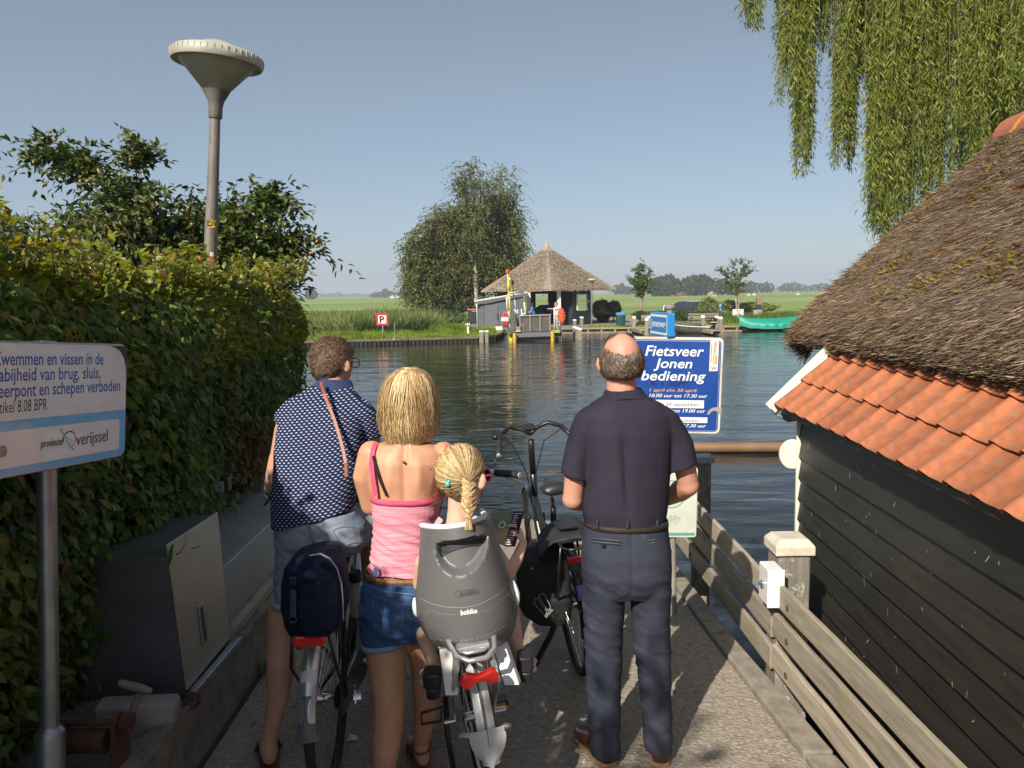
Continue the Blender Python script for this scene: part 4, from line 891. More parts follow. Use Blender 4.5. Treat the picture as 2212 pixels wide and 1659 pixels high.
# quay on the right: beams, deck edge
M_pave=mat('quay paving',(0.30,0.26,0.22),.9,col2=(0.20,0.17,0.145),scale=3,bump=.3,bscale=30)
mb=MB();q0=at_z(1190,712,LZ).x-1.2
pv=[(q0,QY+.02),(14.2,QY+.02),(14.2,QY+3.0),(12.2,QY+6.5),(13.5,QY+22),(-4.4,QY+22),(-4.4,QY+2.5),(-2.4,QY+1.0)]
mb.add([(x,y,LZ+.004)for x,y in pv],[tuple(range(len(pv)))])
tag(mb.build('quay_paving',M_pave,fix=False),kind='structure',label='brown grey paved yard around the thatched shelter')
quay=thing('quay_edge','timber quay edge with open horizontal beams along the paved yard','quay',(8,QY,LZ))
M_beam=mat('quay timber',(0.36,0.29,0.20),.85,col2=(0.22,0.18,0.125),scale=3,bump=.3,bscale=15,rnd=.15)
for i in range(9):
    x0=0.2+i*2.6
    mb=MB();mb.bx(x0,x0+2.58,QY-.14,QY+.02,LZ-.07,LZ+.03);mb.build('cap_beam',M_beam,quay)
    mb=MB();mb.bx(x0,x0+2.58,QY-.12,QY-.04,-.62,-.54);mb.build('lower_beam',M_beam,quay)
    for k in range(3):
        mb=MB();xx=x0+.3+k*.87;mb.bx(xx,xx+.13,QY-.11,QY-.03,-.54,LZ-.07);mb.build('block',M_beam,quay)
mb=MB();mb.bx(.2,23.6,QY-.03,QY+.01,-1.2,LZ-.07);mb.build('back_board',M_dkwood,quay)

# ================================================================ mooring posts with white tops
M_mpost=mat('mooring post wood',(0.30,0.265,0.215),.9,col2=(0.17,0.15,0.125),scale=3,stretch=(6,6,.8),bump=.4,bscale=14,rnd=.15)
mp0=None
def mpost(u,v0,v1,label,Y=None,wd=.21):
    global mp0
    base=at_z(u,v1,WZ)if Y is None else at_y(u,v1,Y);Yb=base.y;top=at_y(u,v0,Yb).z;h=top-base.z
    if mp0 is None:
        t=thing('mooring_post',label,'mooring post',base,group='mooring posts with white tops on the far bank')
        mb=MB();mb.bx(-wd/2,wd/2,-wd/2,wd/2,-.5,h-.10);mb.build('post',M_mpost,t,world=False,bevel=.01)
        mb=MB();mb.box((0,0,h-.05),(wd+.02,wd+.02,.10),taper=.85);mb.build('white_cap',M_white,t,world=False,bevel=.008);mp0=(t,h)
    else:
        t=dup(mp0[0],base,(random.uniform(-.02,.02),random.uniform(-.02,.02),random.uniform(-.1,.1)),label);t.scale=(1,1,h/mp0[1])
    return t
for a in[(1241.5,705,730.5,'farthest left of three low white topped posts right of the ferry'),(1247,707,732,'middle of three low white topped posts right of the ferry'),(1252.5,709,734,'nearest of three low white topped posts right of the ferry'),
          (1369.5,683,717,'tall white topped post just right of the old man\'s bald head'),(1396.4,687,724,'white topped post directly left of the blue street name sign'),
          (1517.5,681,719,'white topped post standing behind the outboard motor'),(1548,682,718,'left post of the pair at the small jetty before the grass'),(1556,684,721,'right post of the pair at the small jetty before the grass')]:mpost(*a)
mpost(1040,714,737,'left one of the pair of white topped posts before the grass strip',42.45);mpost(1051,714,733,'right one of the pair of white topped posts before the grass strip',42.6)
mpost(1241.5,690,707,'lower white topped post on the quay right of the ferry',QY+1.0);mpost(1256,684,706,'taller white topped post on the quay left of the planter',QY+1.2)
mpost(1401.5,683,709,'post partly hidden behind the blue street name sign',QY+.5)
for nm,(u0,v0),(u1,v1),lab in(('jetty',(1382,724),(1404,724),'short plank jetty left of the dinghy'),('jetty',(1536,725),(1562,725),'short plank jetty right of the dinghy')):
    A=at_z(u0,v0,WZ);B=at_z(u1,v1,WZ);j=thing(nm,lab,'jetty',A);k=int((QY-A.y)/.22)
    for i in range(k):
        mb=MB();y=A.y+.22*i;mb.bx(A.x,B.x,y,y+.2,LZ-.06,LZ-.02);mb.build('plank',M_beam,j)
    for x_ in(A.x+.05,B.x-.05):
        mb=MB();mb.bx(x_-.05,x_+.05,A.y-.02,QY-.2,LZ-.2,LZ-.065);mb.build('beam',M_beam,j)

# ================================================================ thatched shelter
HC=at_y(1182,633,60.0);HX,HY=HC.x,60.0;S60=60.0/F
shel=thing('thatched_shelter','black boarded shelter with wide pointed thatched roof across the water','shelter',(HX,HY,LZ))
M_that=mat('grey thatch',(0.34,0.275,0.205),.95,col2=(0.23,0.185,0.14),scale=2.2,stretch=(1,1,1.5),bump=.9,bscale=9,bdist=.05,col3=(0.30,0.255,0.19),scale3=14,thr=(.55,.7))
RE=138*S60/math.cos(PI/6)*.985;zE=at_y(1182,629,60).z;zA=at_y(1182,531,60).z
vs=[];prof=[(1.0,0),(.985,.045),(.86,.16),(.7,.312),(.5,.50),(.3,.695),(.16,.835),(.085,.915),(.045,.965),(.015,1.0)];NS=8
for f,g in prof:
    for s_ in range(6):
        a0=-PI/2+s_*PI/3;a1=a0+PI/3
        for q in range(NS):
            p=V(math.cos(a0),math.sin(a0),0).lerp(V(math.cos(a1),math.sin(a1),0),q/NS)*RE*f
            rd=1.0+(0.02 if q==0 else 0);d=0.05*noise.noise(V(p.x,p.y,g*4)*1.3)
            vs.append((HX+p.x*rd,HY+p.y*rd,zE+(zA-zE)*g+d*(1-g)))
K=6*NS;fs=[(i*K+k,i*K+(k+1)%K,(i+1)*K+(k+1)%K,(i+1)*K+k)for i in range(len(prof)-1)for k in range(K)]
fs.append(tuple((len(prof)-1)*K+k for k in range(K)));o_=len(vs)
for k in range(K):p=Vector(vs[k])-V(HX,HY,zE);vs.append((HX+p.x*.93,HY+p.y*.93,zE-.06+.10))
fs+=[(k,o_+k,o_+(k+1)%K,(k+1)%K)for k in range(K)];fs.append(tuple(o_+k for k in range(K))[::-1])
mb=MB();mb.add(vs,fs);roof=mb.build('roof',M_that,shel,smooth=30)
mb=MB();mb.lathe([(.30,-.22),(.16,.0),(.06,.22),(.015,.52)],(HX,HY,zA-.02),12);mb.build('roof_tip',mat('pale straw',(0.50,0.38,0.24),.9,col2=(0.36,0.27,0.17),scale=8),roof,smooth=True)
# stalk relief
n=16000;a=NP.uniform(-PI,0.2,n);f=np.sqrt(NP.uniform(.01,1,n));P=[];D=[];Nn=[]
for ai,fi in zip(a,f):
    k=math.floor((ai+PI/2)/(PI/3));am=-PI/2+(k+.5)*PI/3;r=RE*fi*math.cos(PI/6)/math.cos(ai-am)
    g=np.interp(1-fi,[1-q[0]for q in prof],[q[1]for q in prof]);P.append((HX+math.cos(ai)*r,HY+math.sin(ai)*r,zE+(zA-zE)*g+.01));D.append((math.cos(am),math.sin(am),-.72));Nn.append((math.cos(am)*.6,math.sin(am)*.6,.8))
scatter('thatch_stalks',leaf_mat('grey stalk',[(0,(0.20,0.16,0.12)),(.6,(0.34,0.275,0.205)),(1,(0.50,0.42,0.31))],0,.9,.2),P,np.array(D)+rnd(n,.15),Nn,.04,.22,BLADE,roof)
M_dk=mat('black green boards',(0.022,0.034,0.034),.45,rnd=.2,bump=.1,bscale=20)
def wall_boards(par,p,q,z0,z1,m,hb=.16,skip=None):
    """horizontal boards between two ground points, each its own object"""
    p=Vector(p);q=Vector(q);d=(q-p).normalized();nn=V(d.y,-d.x,0);k=int(round((z1-z0)/hb));hb=(z1-z0)/k
    for i in range(k):
        za=z0+i*hb;zb=za+hb;spans=[(0,(q-p).length)]
        if skip and za<skip[3]-.02 and zb>skip[2]+.02:spans=[(0,skip[0]),(skip[1],spans[0][1])]
        for a,b in spans:
            A=p+d*a;B=p+d*b;mb=MB()
            vs=[A+nn*.022+V(0,0,za),B+nn*.022+V(0,0,za),B+nn*.004+V(0,0,zb),A+nn*.004+V(0,0,zb)]
            vs+=[w_-nn*.05 for w_ in vs];mb.add(vs,[(0,1,2,3),(7,6,5,4),(0,4,5,1),(1,5,6,2),(2,6,7,3),(3,7,4,0)]);mb.build('board',m,par)
def gp(u,Y):c=at_y(u,690,Y);return V(c.x,Y,0)
z0,z1=LZ,zE+.05
wa,wb,wc=gp(1210,56.9),gp(1237,56.2),gp(1276,57.6)
wall_boards(shel,wa,wb,z0,z1,M_dk);
wl=(wc-wb).length;sx0=wl*(1246-1237)/39;sx1=wl*(1266.5-1237)/39;wz0=at_y(1256,668,56.8).z;wz1=at_y(1256,636,56.8).z
wall_boards(shel,wb,wc,z0,z1,M_dk,skip=(sx0,sx1,wz0,wz1))
d=(wc-wb).normalized();nn=V(d.y,-d.x,0);A=wb+d*sx0+nn*.03;B=wb+d*sx1+nn*.03
wf=MB()
for a,b in(((A.x,A.y,wz0),(B.x,B.y,wz0)),((A.x,A.y,wz1),(B.x,B.y,wz1)),((A.x,A.y,wz0-.04),(A.x,A.y,wz1+.04)),((B.x,B.y,wz0-.04),(B.x,B.y,wz1+.04))):wf.bar(a,b,.08,.08)
wfo=wf.build('window',M_white,shel)
def glass():
    m,t,b=new_mat('window glass');b.inputs['Base Color'].default_value=(.75,.8,.8,1);b.inputs['Roughness'].default_value=.02;b.inputs['Transmission Weight'].default_value=.9;b.inputs['IOR'].default_value=1.1;return m
M_glass=glass()
mb=MB();mb.quad((A.x,A.y,wz0),(B.x,B.y,wz0),(B.x,B.y,wz1),(A.x,A.y,wz1));mb.build('pane',M_glass,wfo,fix=False)
mb=MB();c=wb.lerp(wc,.84)+nn*.05;mb.lathe([(.07,0),(.07,.1),(.04,.12)],(c.x,c.y,at_y(1269,651,56.8).z),10,(0,-1,0));mb.build('wall_lamp',M_white,shel)
wd_=gp(1276,57.62);we=gp(1271,63.5)
wall_boards(shel,wd_,we,z0,z1,M_dk)
# back wall panels, leaving the opening through which the meadow shows
wall_boards(shel,gp(1184,63),gp(1207,63),z0,z1,M_dk);wall_boards(shel,gp(1140,63.2),gp(1157.5,63.2),z0,z1,M_dk)
wall_boards(shel,gp(1081,58.2),gp(1128,58.0),z0,z1,M_dk)
for u,Y in((1142.5,55.6),(1207.5,55.4)):
    mb=MB();g=gp(u,Y);mb.bx(g.x-.13,g.x+.13,g.y-.13,g.y+.13,LZ,zE);mb.build('column',M_white,shel)
mb=MB();g=gp(1157.5,63.1);g2=gp(1184,63.1);mb.bar((g.x,g.y,zE-.1),(g2.x,g2.y,zE-.1),.1,.2);mb.build('lintel',M_dk,shel)

# ================================================================ grey lean-to shed
shed=thing('shed','dark grey lean-to shed with a wide door and white edged sloping roof','shed',(gp(1080,54).x,54,LZ))
M_shed=mat('grey shed boards',(0.13,0.14,0.16),.5,rnd=.08);M_door=mat('grey door',(0.15,0.16,0.175),.45);M_shr=mat('shed fascia',(0.13,0.14,0.155),.5)
sa,sb=gp(1032.5,53.0),gp(1131,53.6)
zl=at_y(1032,660,53).z;zr=at_y(1131,640,53.5).z;k=15
for i in range(k):
    za=LZ+.1+i*.16;zb=za+.155
    if za>zr:break
    # sloping top: the board starts where the roof clears it
    f0=max(0,(zb-zl)/(zr-zl));
    if f0>=.97:break
    xa=sa.x+(sb.x-sa.x)*f0;dl,dr_=gp(1045.5,53.1).x,gp(1077.5,53.3).x;zt=at_y(1060,658,53.2).z
    for a,b in(((xa,dl),(dr_,sb.x))if za<zt-.05 else((xa,sb.x),)):
        if b-a<.05:continue
        mb=MB();ya=53.0+.6*(a-sa.x)/(sb.x-sa.x);yb=53.0+.6*(b-sa.x)/(sb.x-sa.x)
        vs=[(a,ya-.02,za),(b,yb-.02,za),(b,yb,zb),(a,ya,zb)];vs+=[(x,y+.05,z)for x,y,z in vs]
        mb.add(vs,[(0,1,2,3),(7,6,5,4),(0,4,5,1),(1,5,6,2),(2,6,7,3),(3,7,4,0)]);mb.build('board',M_shed,shed)
mb=MB();P4=[(sa.x,53.03,LZ),(sb.x,53.63,LZ),(sb.x,53.63,zr),(sa.x,53.03,zl)];mb.add(P4+[(x,y+4,z)for x,y,z in P4],[(0,1,2,3),(7,6,5,4),(0,4,5,1),(1,5,6,2),(2,6,7,3),(3,7,4,0)]);mb.build('wall',M_shed,shed)
d0,d1=gp(1046.5,53.1),gp(1076.5,53.3);mb=MB();zt=at_y(1060,658.5,53.2).z
mb.add([(d0.x,53.05,LZ+.12),(d1.x,53.25,LZ+.12),(d1.x,53.25,zt),(d0.x,53.05,zt),(d0.x,53.12,LZ+.12),(d1.x,53.32,LZ+.12),(d1.x,53.32,zt),(d0.x,53.12,zt)],[(0,1,2,3),(7,6,5,4),(0,4,5,1),(1,5,6,2),(2,6,7,3),(3,7,4,0)]);dd=mb.build('door',M_door,shed)
mb=MB();c=at_y(1072,681,53.1);mb.tube([c+V(0,0,-.18),c+V(0,-.06,-.16),c+V(0,-.06,.16),c+V(0,0,.18)],.03,6);mb.build('handle',M_chrome,dd)
ra,rb=at_y(1024.5,651.5,52.8),at_y(1139,632,53.6);mb=MB()
mb.add([ra,rb,rb+V(0,5,.05),ra+V(0,5,.05)]+[p+V(0,0,-.10)for p in(ra,rb,rb+V(0,5,.05),ra+V(0,5,.05))],[(0,1,2,3),(7,6,5,4),(0,4,5,1),(1,5,6,2),(2,6,7,3),(3,7,4,0)]);mb.build('roof',M_shr,shed)
mb=MB();mb.bar(ra+V(0,-.03,.03),rb+V(0,-.03,.03),.06,.09,up=V(0,0,1));mb.build('white_trim',M_white,shed)
mb=MB();mb.bar(ra+V(0,-.02,-.12),rb+V(0,-.02,-.12),.05,.20,up=V(0,0,1));mb.build('fascia',M_shr,shed)
mb=MB();mb.tube([ra+V(.15,-.05,-.15),V(sa.x-.05,52.95,ra.z-.45),V(sa.x-.05,52.95,LZ)],.045,8);mb.build('downpipe',M_ww,shed,smooth=True)
mb=MB();mb.bx(sa.x+.2,gp(1085,53).x,52.8,53.0,LZ,LZ+.14);mb.build('threshold',mat('threshold',(0.32,0.25,0.17),.9),shed)
mb=MB();c=at_y(1078,714,50.5);mb.box(c+V(0,0,.12),(.45,.4,.26));tag(mb.build('concrete_block',M_white,bevel=.02),'small white concrete block on the grass before the shed','block')

# wheelie bin with orange lid
wb_=thing('wheelie_bin','dark wheelie bin with bright orange lid left of the grey shed','bin',at_y(1021,699,53.5)*1.0);g=at_y(1021,699,53.5)
mb=MB();mb.box((g.x,53.5,g.z+.42),(.50,.55,.86),taper=1.14);mb.build('body',mat('dark bin',(.03,.032,.036),.5),wb_,bevel=.03)
mb=MB();mb.box((g.x,53.47,g.z+.90),(.66,.68,.09),Matrix.Rotation(-.12,3,'X'));mb.build('lid',mat('orange lid',(.70,.12,.03),.45),wb_,bevel=.025,segs=2)
mb=MB();mb.box((g.x+.12,53.15,g.z+.83),(.3,.02,.06));mb.build('sticker',mat('blue sticker',(.15,.35,.7),.5),wb_)
for sx in(-.22,.22):
    mb=MB();mb.lathe([(.10,0),(.10,.05)],(g.x+sx,53.8,g.z+.10),12,(1,0,0));mb.build('wheel',M_rubber,wb_)
# green litter bin
lb_=thing('litter_bin','dark green litter bin with blue rim standing on the paved quay','bin',at_z(1341,704,LZ));g=at_z(1341,704,LZ);k=g.y/F
mb=MB();mb.rings([((g.x,g.y,LZ),.27,.25),((g.x,g.y,LZ+.72),.31,.29),((g.x,g.y,LZ+.76),.30,.28)],20,power=5);mb.build('body',mat('bin green',(.012,.055,.045),.4),lb_,smooth=30)
mb=MB();mb.rings([((g.x,g.y,LZ+.74),.325,.305),((g.x,g.y,LZ+.86),.33,.31),((g.x,g.y,LZ+.90),.26,.24)],20,power=5);mb.build('rim',mat('bin blue',(.08,.28,.5),.4),lb_,smooth=30)
# planter with flowers
g=at_z(1302.5,696,LZ);pl=thing('flower_bowl','low black bowl planter full of orange and yellow flowers beside the shelter','planter',g)
mb=MB();mb.lathe([(.30,0),(.42,.12),(.60,.50),(.62,.52),(.56,.52),(.5,.45)],g,24);mb.build('bowl',mat('bowl black',(.02,.018,.018),.5),pl,smooth=40)
n=1500;P=rnd(n)*np.array([.24,.24,.09])+np.array([g.x,g.y,LZ+.62]);scatter('leaves',M_weed,P,rnd(n)+np.array([0,0,.6]),rnd(n),.06,.12,LEAF2,pl)
n=420;P=rnd(n)*np.array([.24,.24,.07])+np.array([g.x+.05,g.y-.1,LZ+.74]);scatter('flowers',leaf_mat('petals',[(0,(.75,.20,.02)),(.6,(.80,.36,.03)),(1,(.85,.6,.08))],.3),P,rnd(n),rnd(n,.5)+np.array([0,-1,1]),.09,.09,LEAF2,pl)
# far lamp
lamp('distant conical street lamp on a pale pole beside the thatched shelter',at_y(1279,603,53.4),at_y(1278,703,53.4),.30,near=False)
lamp('street lamp glimpsed between the birches and the shelter',at_y(1046,595,72),at_y(1046,690,72),.28,near=False)

# bushes
def bush(label,u,v,Y,ru,rv,n,m,ln=.10,cat='bush',name='bush',ry=None):
    c=at_y(u,v,Y);k=Y/F;t=thing(name,label,cat,(c.x,Y,LZ));rr=np.array([ru*k,ry or ru*k*.7,rv*k])
    q=norm(rnd(n))*(NP.uniform(.3,1,n)**.4)[:,None];lump=np.array([1+.22*noise.noise(Vector(a)*2.2+V(u,0,0))+.12*noise.noise(Vector(a)*6)for a in q]);P=q*rr*lump[:,None]+np.array(c)
    P[:,2]=np.maximum(P[:,2],LZ+.02)
    scatter('foliage',m,P,q+rnd(n,.6)+np.array([0,0,.3]),q+rnd(n,.5)+np.array([0,0,.3]),NP.uniform(.5,.7,n)*ln,NP.uniform(.7,1.2,n)*ln,LEAF2,t)
    mb=MB();mb.tube([(c.x,Y,LZ-.05),(c.x,Y,c.z)],.05,6);mb.build('stem',M_bark,t);return t
M_bush=leaf_mat('bush leaf',[(0,(0.03,0.06,0.015)),(.6,(0.06,0.10,0.025)),(1,(0.12,0.16,0.04))],.25)
bush('dark green bush right of the shelter behind the flower bowl',1300,668,62,22,20,5000,M_bush);bush('lighter bush beside the dark one left of the litter bin',1326,667,61,15,17,3500,M_bush)
bush('round ivy bush between the street name sign and the bench',1468,688,53.5,16,17,3500,M_bush,.09)
bush('small bush right of the litter bin',1383,681,54,13,9,1800,M_bush,.08);bush('low bramble patch at the quay behind the white topped posts',1388,700,53,14,6,1200,M_bush,.08)
hd=bush('long low clipped hedge in front of the parked car',1458,677,56,98,5.5,9000,leaf_mat('low hedge leaf',[(0,(0.06,0.085,0.02)),(.6,(0.10,0.13,0.03)),(1,(0.20,0.16,0.05))],.25),.09,'hedge','low_hedge',ry=.5)
bush('shaggy tall weeds right of the parked car',1530,664,58,20,20,2500,M_reed,.16);bush('weeds behind the brown sign post',1625,664,60,55,9,4500,M_reed,.15);bush('weeds left of the brown post below the young tree',1575,660,60,22,10,2000,M_reed,.15)
# bench / low timber table structure
g0,g1=at_y(1487,679,53),at_y(1552,679,53);bn=thing('bench','long weathered timber bench behind the dinghy','bench',(g0.x,53,LZ))
for i,(dy,dz)in enumerate(((0,0),(.02,-.16),(-.22,-.32),(-.42,-.32))):
    mb=MB();mb.bar((g0.x,53+dy,g0.z+dz),(g1.x,53+dy,g0.z+dz),.14 if i<2 else .16,.05 if i>1 else .12,up=V(0,0,1));mb.build('plank',M_mpost,bn)
for f in(.08,.5,.92):
    x_=g0.x+(g1.x-g0.x)*f;mb=MB();mb.bx(x_-.06,x_+.06,52.6,53.08,LZ,g0.z-.35);mb.bx(x_-.05,x_+.05,53.05,53.15,LZ,g0.z);mb.build('leg',M_mpost,bn)
g0,g1=at_y(1385,684,53.5),at_y(1452,684,53.5);mb=MB();mb.bar((g0.x,53.5,g0.z),(g1.x,53.5,g0.z),.1,.22,up=V(0,0,1));bb=thing('timber_edge','low horizontal timber boards behind the street name sign','edging',(g0.x,53.5,LZ));mb.build('board',M_mpost,bb)
mb=MB();mb.bar((g0.x,53.45,g0.z-.3),(g1.x,53.45,g0.z-.3),.1,.22,up=V(0,0,1));mb.build('board',M_mpost,bb)
for f in(.03,.97):mb=MB();x_=g0.x+(g1.x-g0.x)*f;mb.bx(x_-.06,x_+.06,53.5,53.6,LZ,g0.z+.1);mb.build('post',M_mpost,bb)

# ================================================================ cars
def car(label,M,col,hatch=False):
    t=thing('parked_car',label,'car',M.translation);lm_=M
    cp=mat('car paint '+label[:9],col,.3,.3,coat=.8);mb=MB();mb.M=M
    # body side profile (x forward), lofted across width
    pr=[(-2.05,.35),(-2.1,.62),(-2.02,.93),(-1.2,.98),(.75,.96),(1.55,.86),(2.0,.70),(2.1,.45),(2.05,.3),(-2.0,.28)]
    vs=[];
    for yy,k in((-.86,.97),(-.82,1),(.82,1),(.86,.97)):
        for x,z in pr:vs.append((x*(1 if abs(yy)<.85 else .99),yy,.62+(z-.62)*(1 if abs(yy)<.85 else .86)))
    n=len(pr);fs=[(i*n+k,i*n+(k+1)%n,(i+1)*n+(k+1)%n,(i+1)*n+k)for i in range(3)for k in range(n)]+[tuple(range(n)),tuple(3*n+k for k in range(n))[::-1]]
    mb.add(vs,fs);mb.build('body',cp,t,bevel=.04,segs=2,smooth=40)
    cb=[(-1.75,.96),(-1.35,1.40),(-.2,1.47),(.35,1.38),(1.0,.97)];mb=MB();mb.M=M;vs=[]
    for yy,s_ in((-.78,.0),(-.60,1),(.60,1),(.78,.0)):
        for x,z in cb:vs.append((x,yy if z<1 else math.copysign(.62 if s_==0 else .60,yy),z if s_==0 or z<1 else z))
    n=5;fs=[(i*n+k,i*n+(k+1)%n,(i+1)*n+(k+1)%n,(i+1)*n+k)for i in range(3)for k in range(n)]+[tuple(range(n)),tuple(3*n+k for k in range(n))[::-1]]
    mb.add(vs,fs);mb.build('cabin',mat('car glass',(.03,.04,.045),.06,.0,spec=.9)if 'car glass' not in bpy.data.materials else bpy.data.materials['car glass'],t)
    mb=MB();mb.M=M;mb.prism([(-1.38,1.39),(-.2,1.465),(.38,1.37),(.38,1.40),(-.2,1.50),(-1.40,1.43)],1.26,(0,.63,0),(1,0,0),(0,0,1),(0,-1,0));mb.build('roof',cp,t,bevel=.02)
    for sy in(-1,1):
        for pa,pb_ in(((-1.75,.77,.97),(-1.37,.61,1.40)),((-.45,.79,.97),(-.42,.62,1.44)),((1.0,.78,.97),(.36,.62,1.38))):
            mb=MB();mb.M=M;mb.bar((pa[0],pa[1]*sy,pa[2]),(pb_[0],pb_[1]*sy,pb_[2]),.07,.05);mb.build('pillar',cp,t)
        for x in(-1.3,1.32):
            mb=MB();mb.M=M;mb.lathe([(.31,0),(.31,.18),(.26,.2)],(x,sy*.68,.31),20,(0,sy,0));wh=mb.build('wheel',M_rubber,t,smooth=40)
            mb=MB();mb.M=M;mb.lathe([(.19,.201),(.17,.212),(.02,.206)],(x,sy*.68,.31),16,(0,sy,0));mb.build('rim',M_silver,wh)
        mb=MB();mb.M=M;mb.box((-2.07,sy*.62,.78),(.06,.26,.16));mb.build('tail_light',M_red,t)
        mb=MB();mb.M=M;mb.box((1.98,sy*.62,.70),(.16,.3,.13));mb.build('headlight',M_glass,t)
        mb=MB();mb.M=M;mb.box((.72,sy*.92,1.0),(.12,.14,.11));mb.build('side_mirror',cp,t,bevel=.02)
    return t
c=at_z(1479,690,LZ);Yc=63.0;c=at_y(1482,690,Yc)
car('dark blue estate car parked behind the low hedge',Matrix.Translation((c.x,Yc,LZ))@Matrix.Rotation(math.radians(118),4,'Z'),(0.03,0.05,0.10))
c=at_y(1184,690,58.6)
car('black car parked under the thatched shelter',Matrix.Translation((c.x,59.6,LZ))@Matrix.Rotation(math.radians(196),4,'Z'),(0.02,0.025,0.045))
# bicycle hoop
rk=MB();a,b=at_y(1433.5,675,58),at_y(1455,675,58);h=.75;rk.tube([(a.x,58,LZ),(a.x,58,at_y(1433,662,58).z),(a.x+.12,58,at_y(1433,660,58).z),(b.x-.12,58,at_y(1455,660,58).z),(b.x,58,at_y(1455,662,58).z),(b.x,58,LZ)],.035,8)
tag(rk.build('bike_hoop',M_white,smooth=True),'white tubular parking hoop left of the dark blue car','bike stand')

# ================================================================ signs on the far bank
def board_sign(name,label,u0,u1,v0,v1,Y,m,vb=None,th=.03,m_post=None,pw=.03):
    a=at_y(u0,v0,Y);b=at_y(u1,v1,Y);t=thing(name,label,'sign',((a.x+b.x)/2,Y,LZ));mb=MB();mb.bx(a.x,b.x,Y-th,Y,b.z,a.z);p=mb.build('panel',m,t,bevel=.004)
    mb=MB();x_=(a.x+b.x)/2;mb.bx(x_-pw,x_+pw,Y+.005,Y+.005+2*pw,LZ-.1,a.z-.04);mb.build('post',m_post or M_galv,t);return t,p,V(a.x,Y-th,b.z),b.x-a.x,a.z-b.z
M_inkk=mat('print black',(.015,.015,.018),.5)
t,p,O2,w2,h2=board_sign('no_parking_sign','square red bordered sign with a crossed out black letter P in the reeds',812.5,839,677,703,43.2,mat('sign red',(.55,.02,.03),.4))
X1,Z1,N1=V(1,0,0),V(0,0,1),V(0,-1,0)
mb=MB();mb.bx(O2.x+w2*.16,O2.x+w2*.84,O2.y-.006,O2.y-.001,O2.z+h2*.16,O2.z+h2*.84);mb.build('field',M_white,p)
letter('P',O2+N1*.006,X1,Z1,N1,w2*.48,h2*.21,h2*.80,M_inkk,p,bold=.03,align='CENTER')
mb=MB();mb.bar(O2+V(w2*.16,-.012,h2*.84),O2+V(w2*.86,-.012,h2*.14),.006,w2*.07,up=V(0,1,0));mb.build('slash',bpy.data.materials['sign red'],p)
t,p,O2,w2,h2=board_sign('number_sign','small black framed white plate reading 52 on a pale post',1004.5,1016.5,697,704,43.5,M_inkk,m_post=M_white,pw=.05)
mb=MB();mb.bx(O2.x+w2*.1,O2.x+w2*.9,O2.y-.006,O2.y-.001,O2.z+h2*.14,O2.z+h2*.86);mb.build('field',M_white,p);letter('5 2',O2+N1*.006,X1,Z1,N1,w2*.5,h2*.24,h2*.75,M_inkk,p,align='CENTER',bold=.03)
t,p,O2,w2,h2=board_sign('white_notice','white notice board with four lines of small text before the young tree',1582.5,1606,668,681,54.0,M_white,m_post=M_white)
for i,s_ in enumerate(('VERBODEN','HIER','AAN','TE MEREN')):letter(s_,O2,X1,Z1,N1,w2*.5,h2*(.76-.22*i),h2*.2,M_inkk,p,width=w2*(.55,.3,.25,.8)[i],align='CENTER',bold=.02)
t,p,O2,w2,h2=board_sign('parking_sign','narrow blue parking sign right of the tall weeds',1552,1559,654,673,58.0,mat('sign blue',(.03,.16,.50),.4))
letter('P',O2,X1,Z1,N1,w2*.5,h2*.55,h2*.4,M_white,p,align='CENTER',bold=.02);letter('i',O2,X1,Z1,N1,w2*.5,h2*.1,h2*.35,M_white,p,align='CENTER',bold=.02)
t,p,O2,w2,h2=board_sign('brown_sign','plain brown board on a dark post above two concrete stubs',1635,1645.5,642.5,658,57.0,mat('brown board',(.28,.17,.12),.7),m_post=mat('dark green post',(.03,.05,.04),.6),pw=.14)
t,p,O2,w2,h2=board_sign('back_of_sign','back of a small white sign above the shed roof',1048,1060,644,651,60.0,mat('sign back',(.5,.52,.5),.5))
for u in(1631.5,1640.5):
    mb=MB();g=at_y(u,686,56);mb.bx(g.x-.14,g.x+.14,55.86,56.14,LZ,at_y(u,669.5,56).z);tag(mb.build('concrete_post',mat('pale concrete',(.42,.40,.34),.9,col2=(.3,.28,.24),scale=5)if u<1635 else bpy.data.materials['pale concrete'],bevel=.01),('left' if u<1635 else 'right')+' of the two pale concrete stubs below the brown board','post')
for u,v0,v1,lab in((961*.0+852.5,694,734,'thin grey gauge pole on the bank right of the no parking sign'),(733,716,731,'short grey stake at the left end of the grass strip')):
    mb=MB();b=at_z(u,v1,LZ);tp=at_y(u,v0,b.y);mb.tube([b,tp],.03,8);mb.lathe([(.14,0),(.05,.12)],b,8);tag(mb.build('gauge_pole',M_galv,smooth=40),lab,'pole')
mb=MB();b=at_y(1369.5*0+1372,612,300);mb.bx(b.x-.4,b.x+.4,300,301,LZ,b.z);

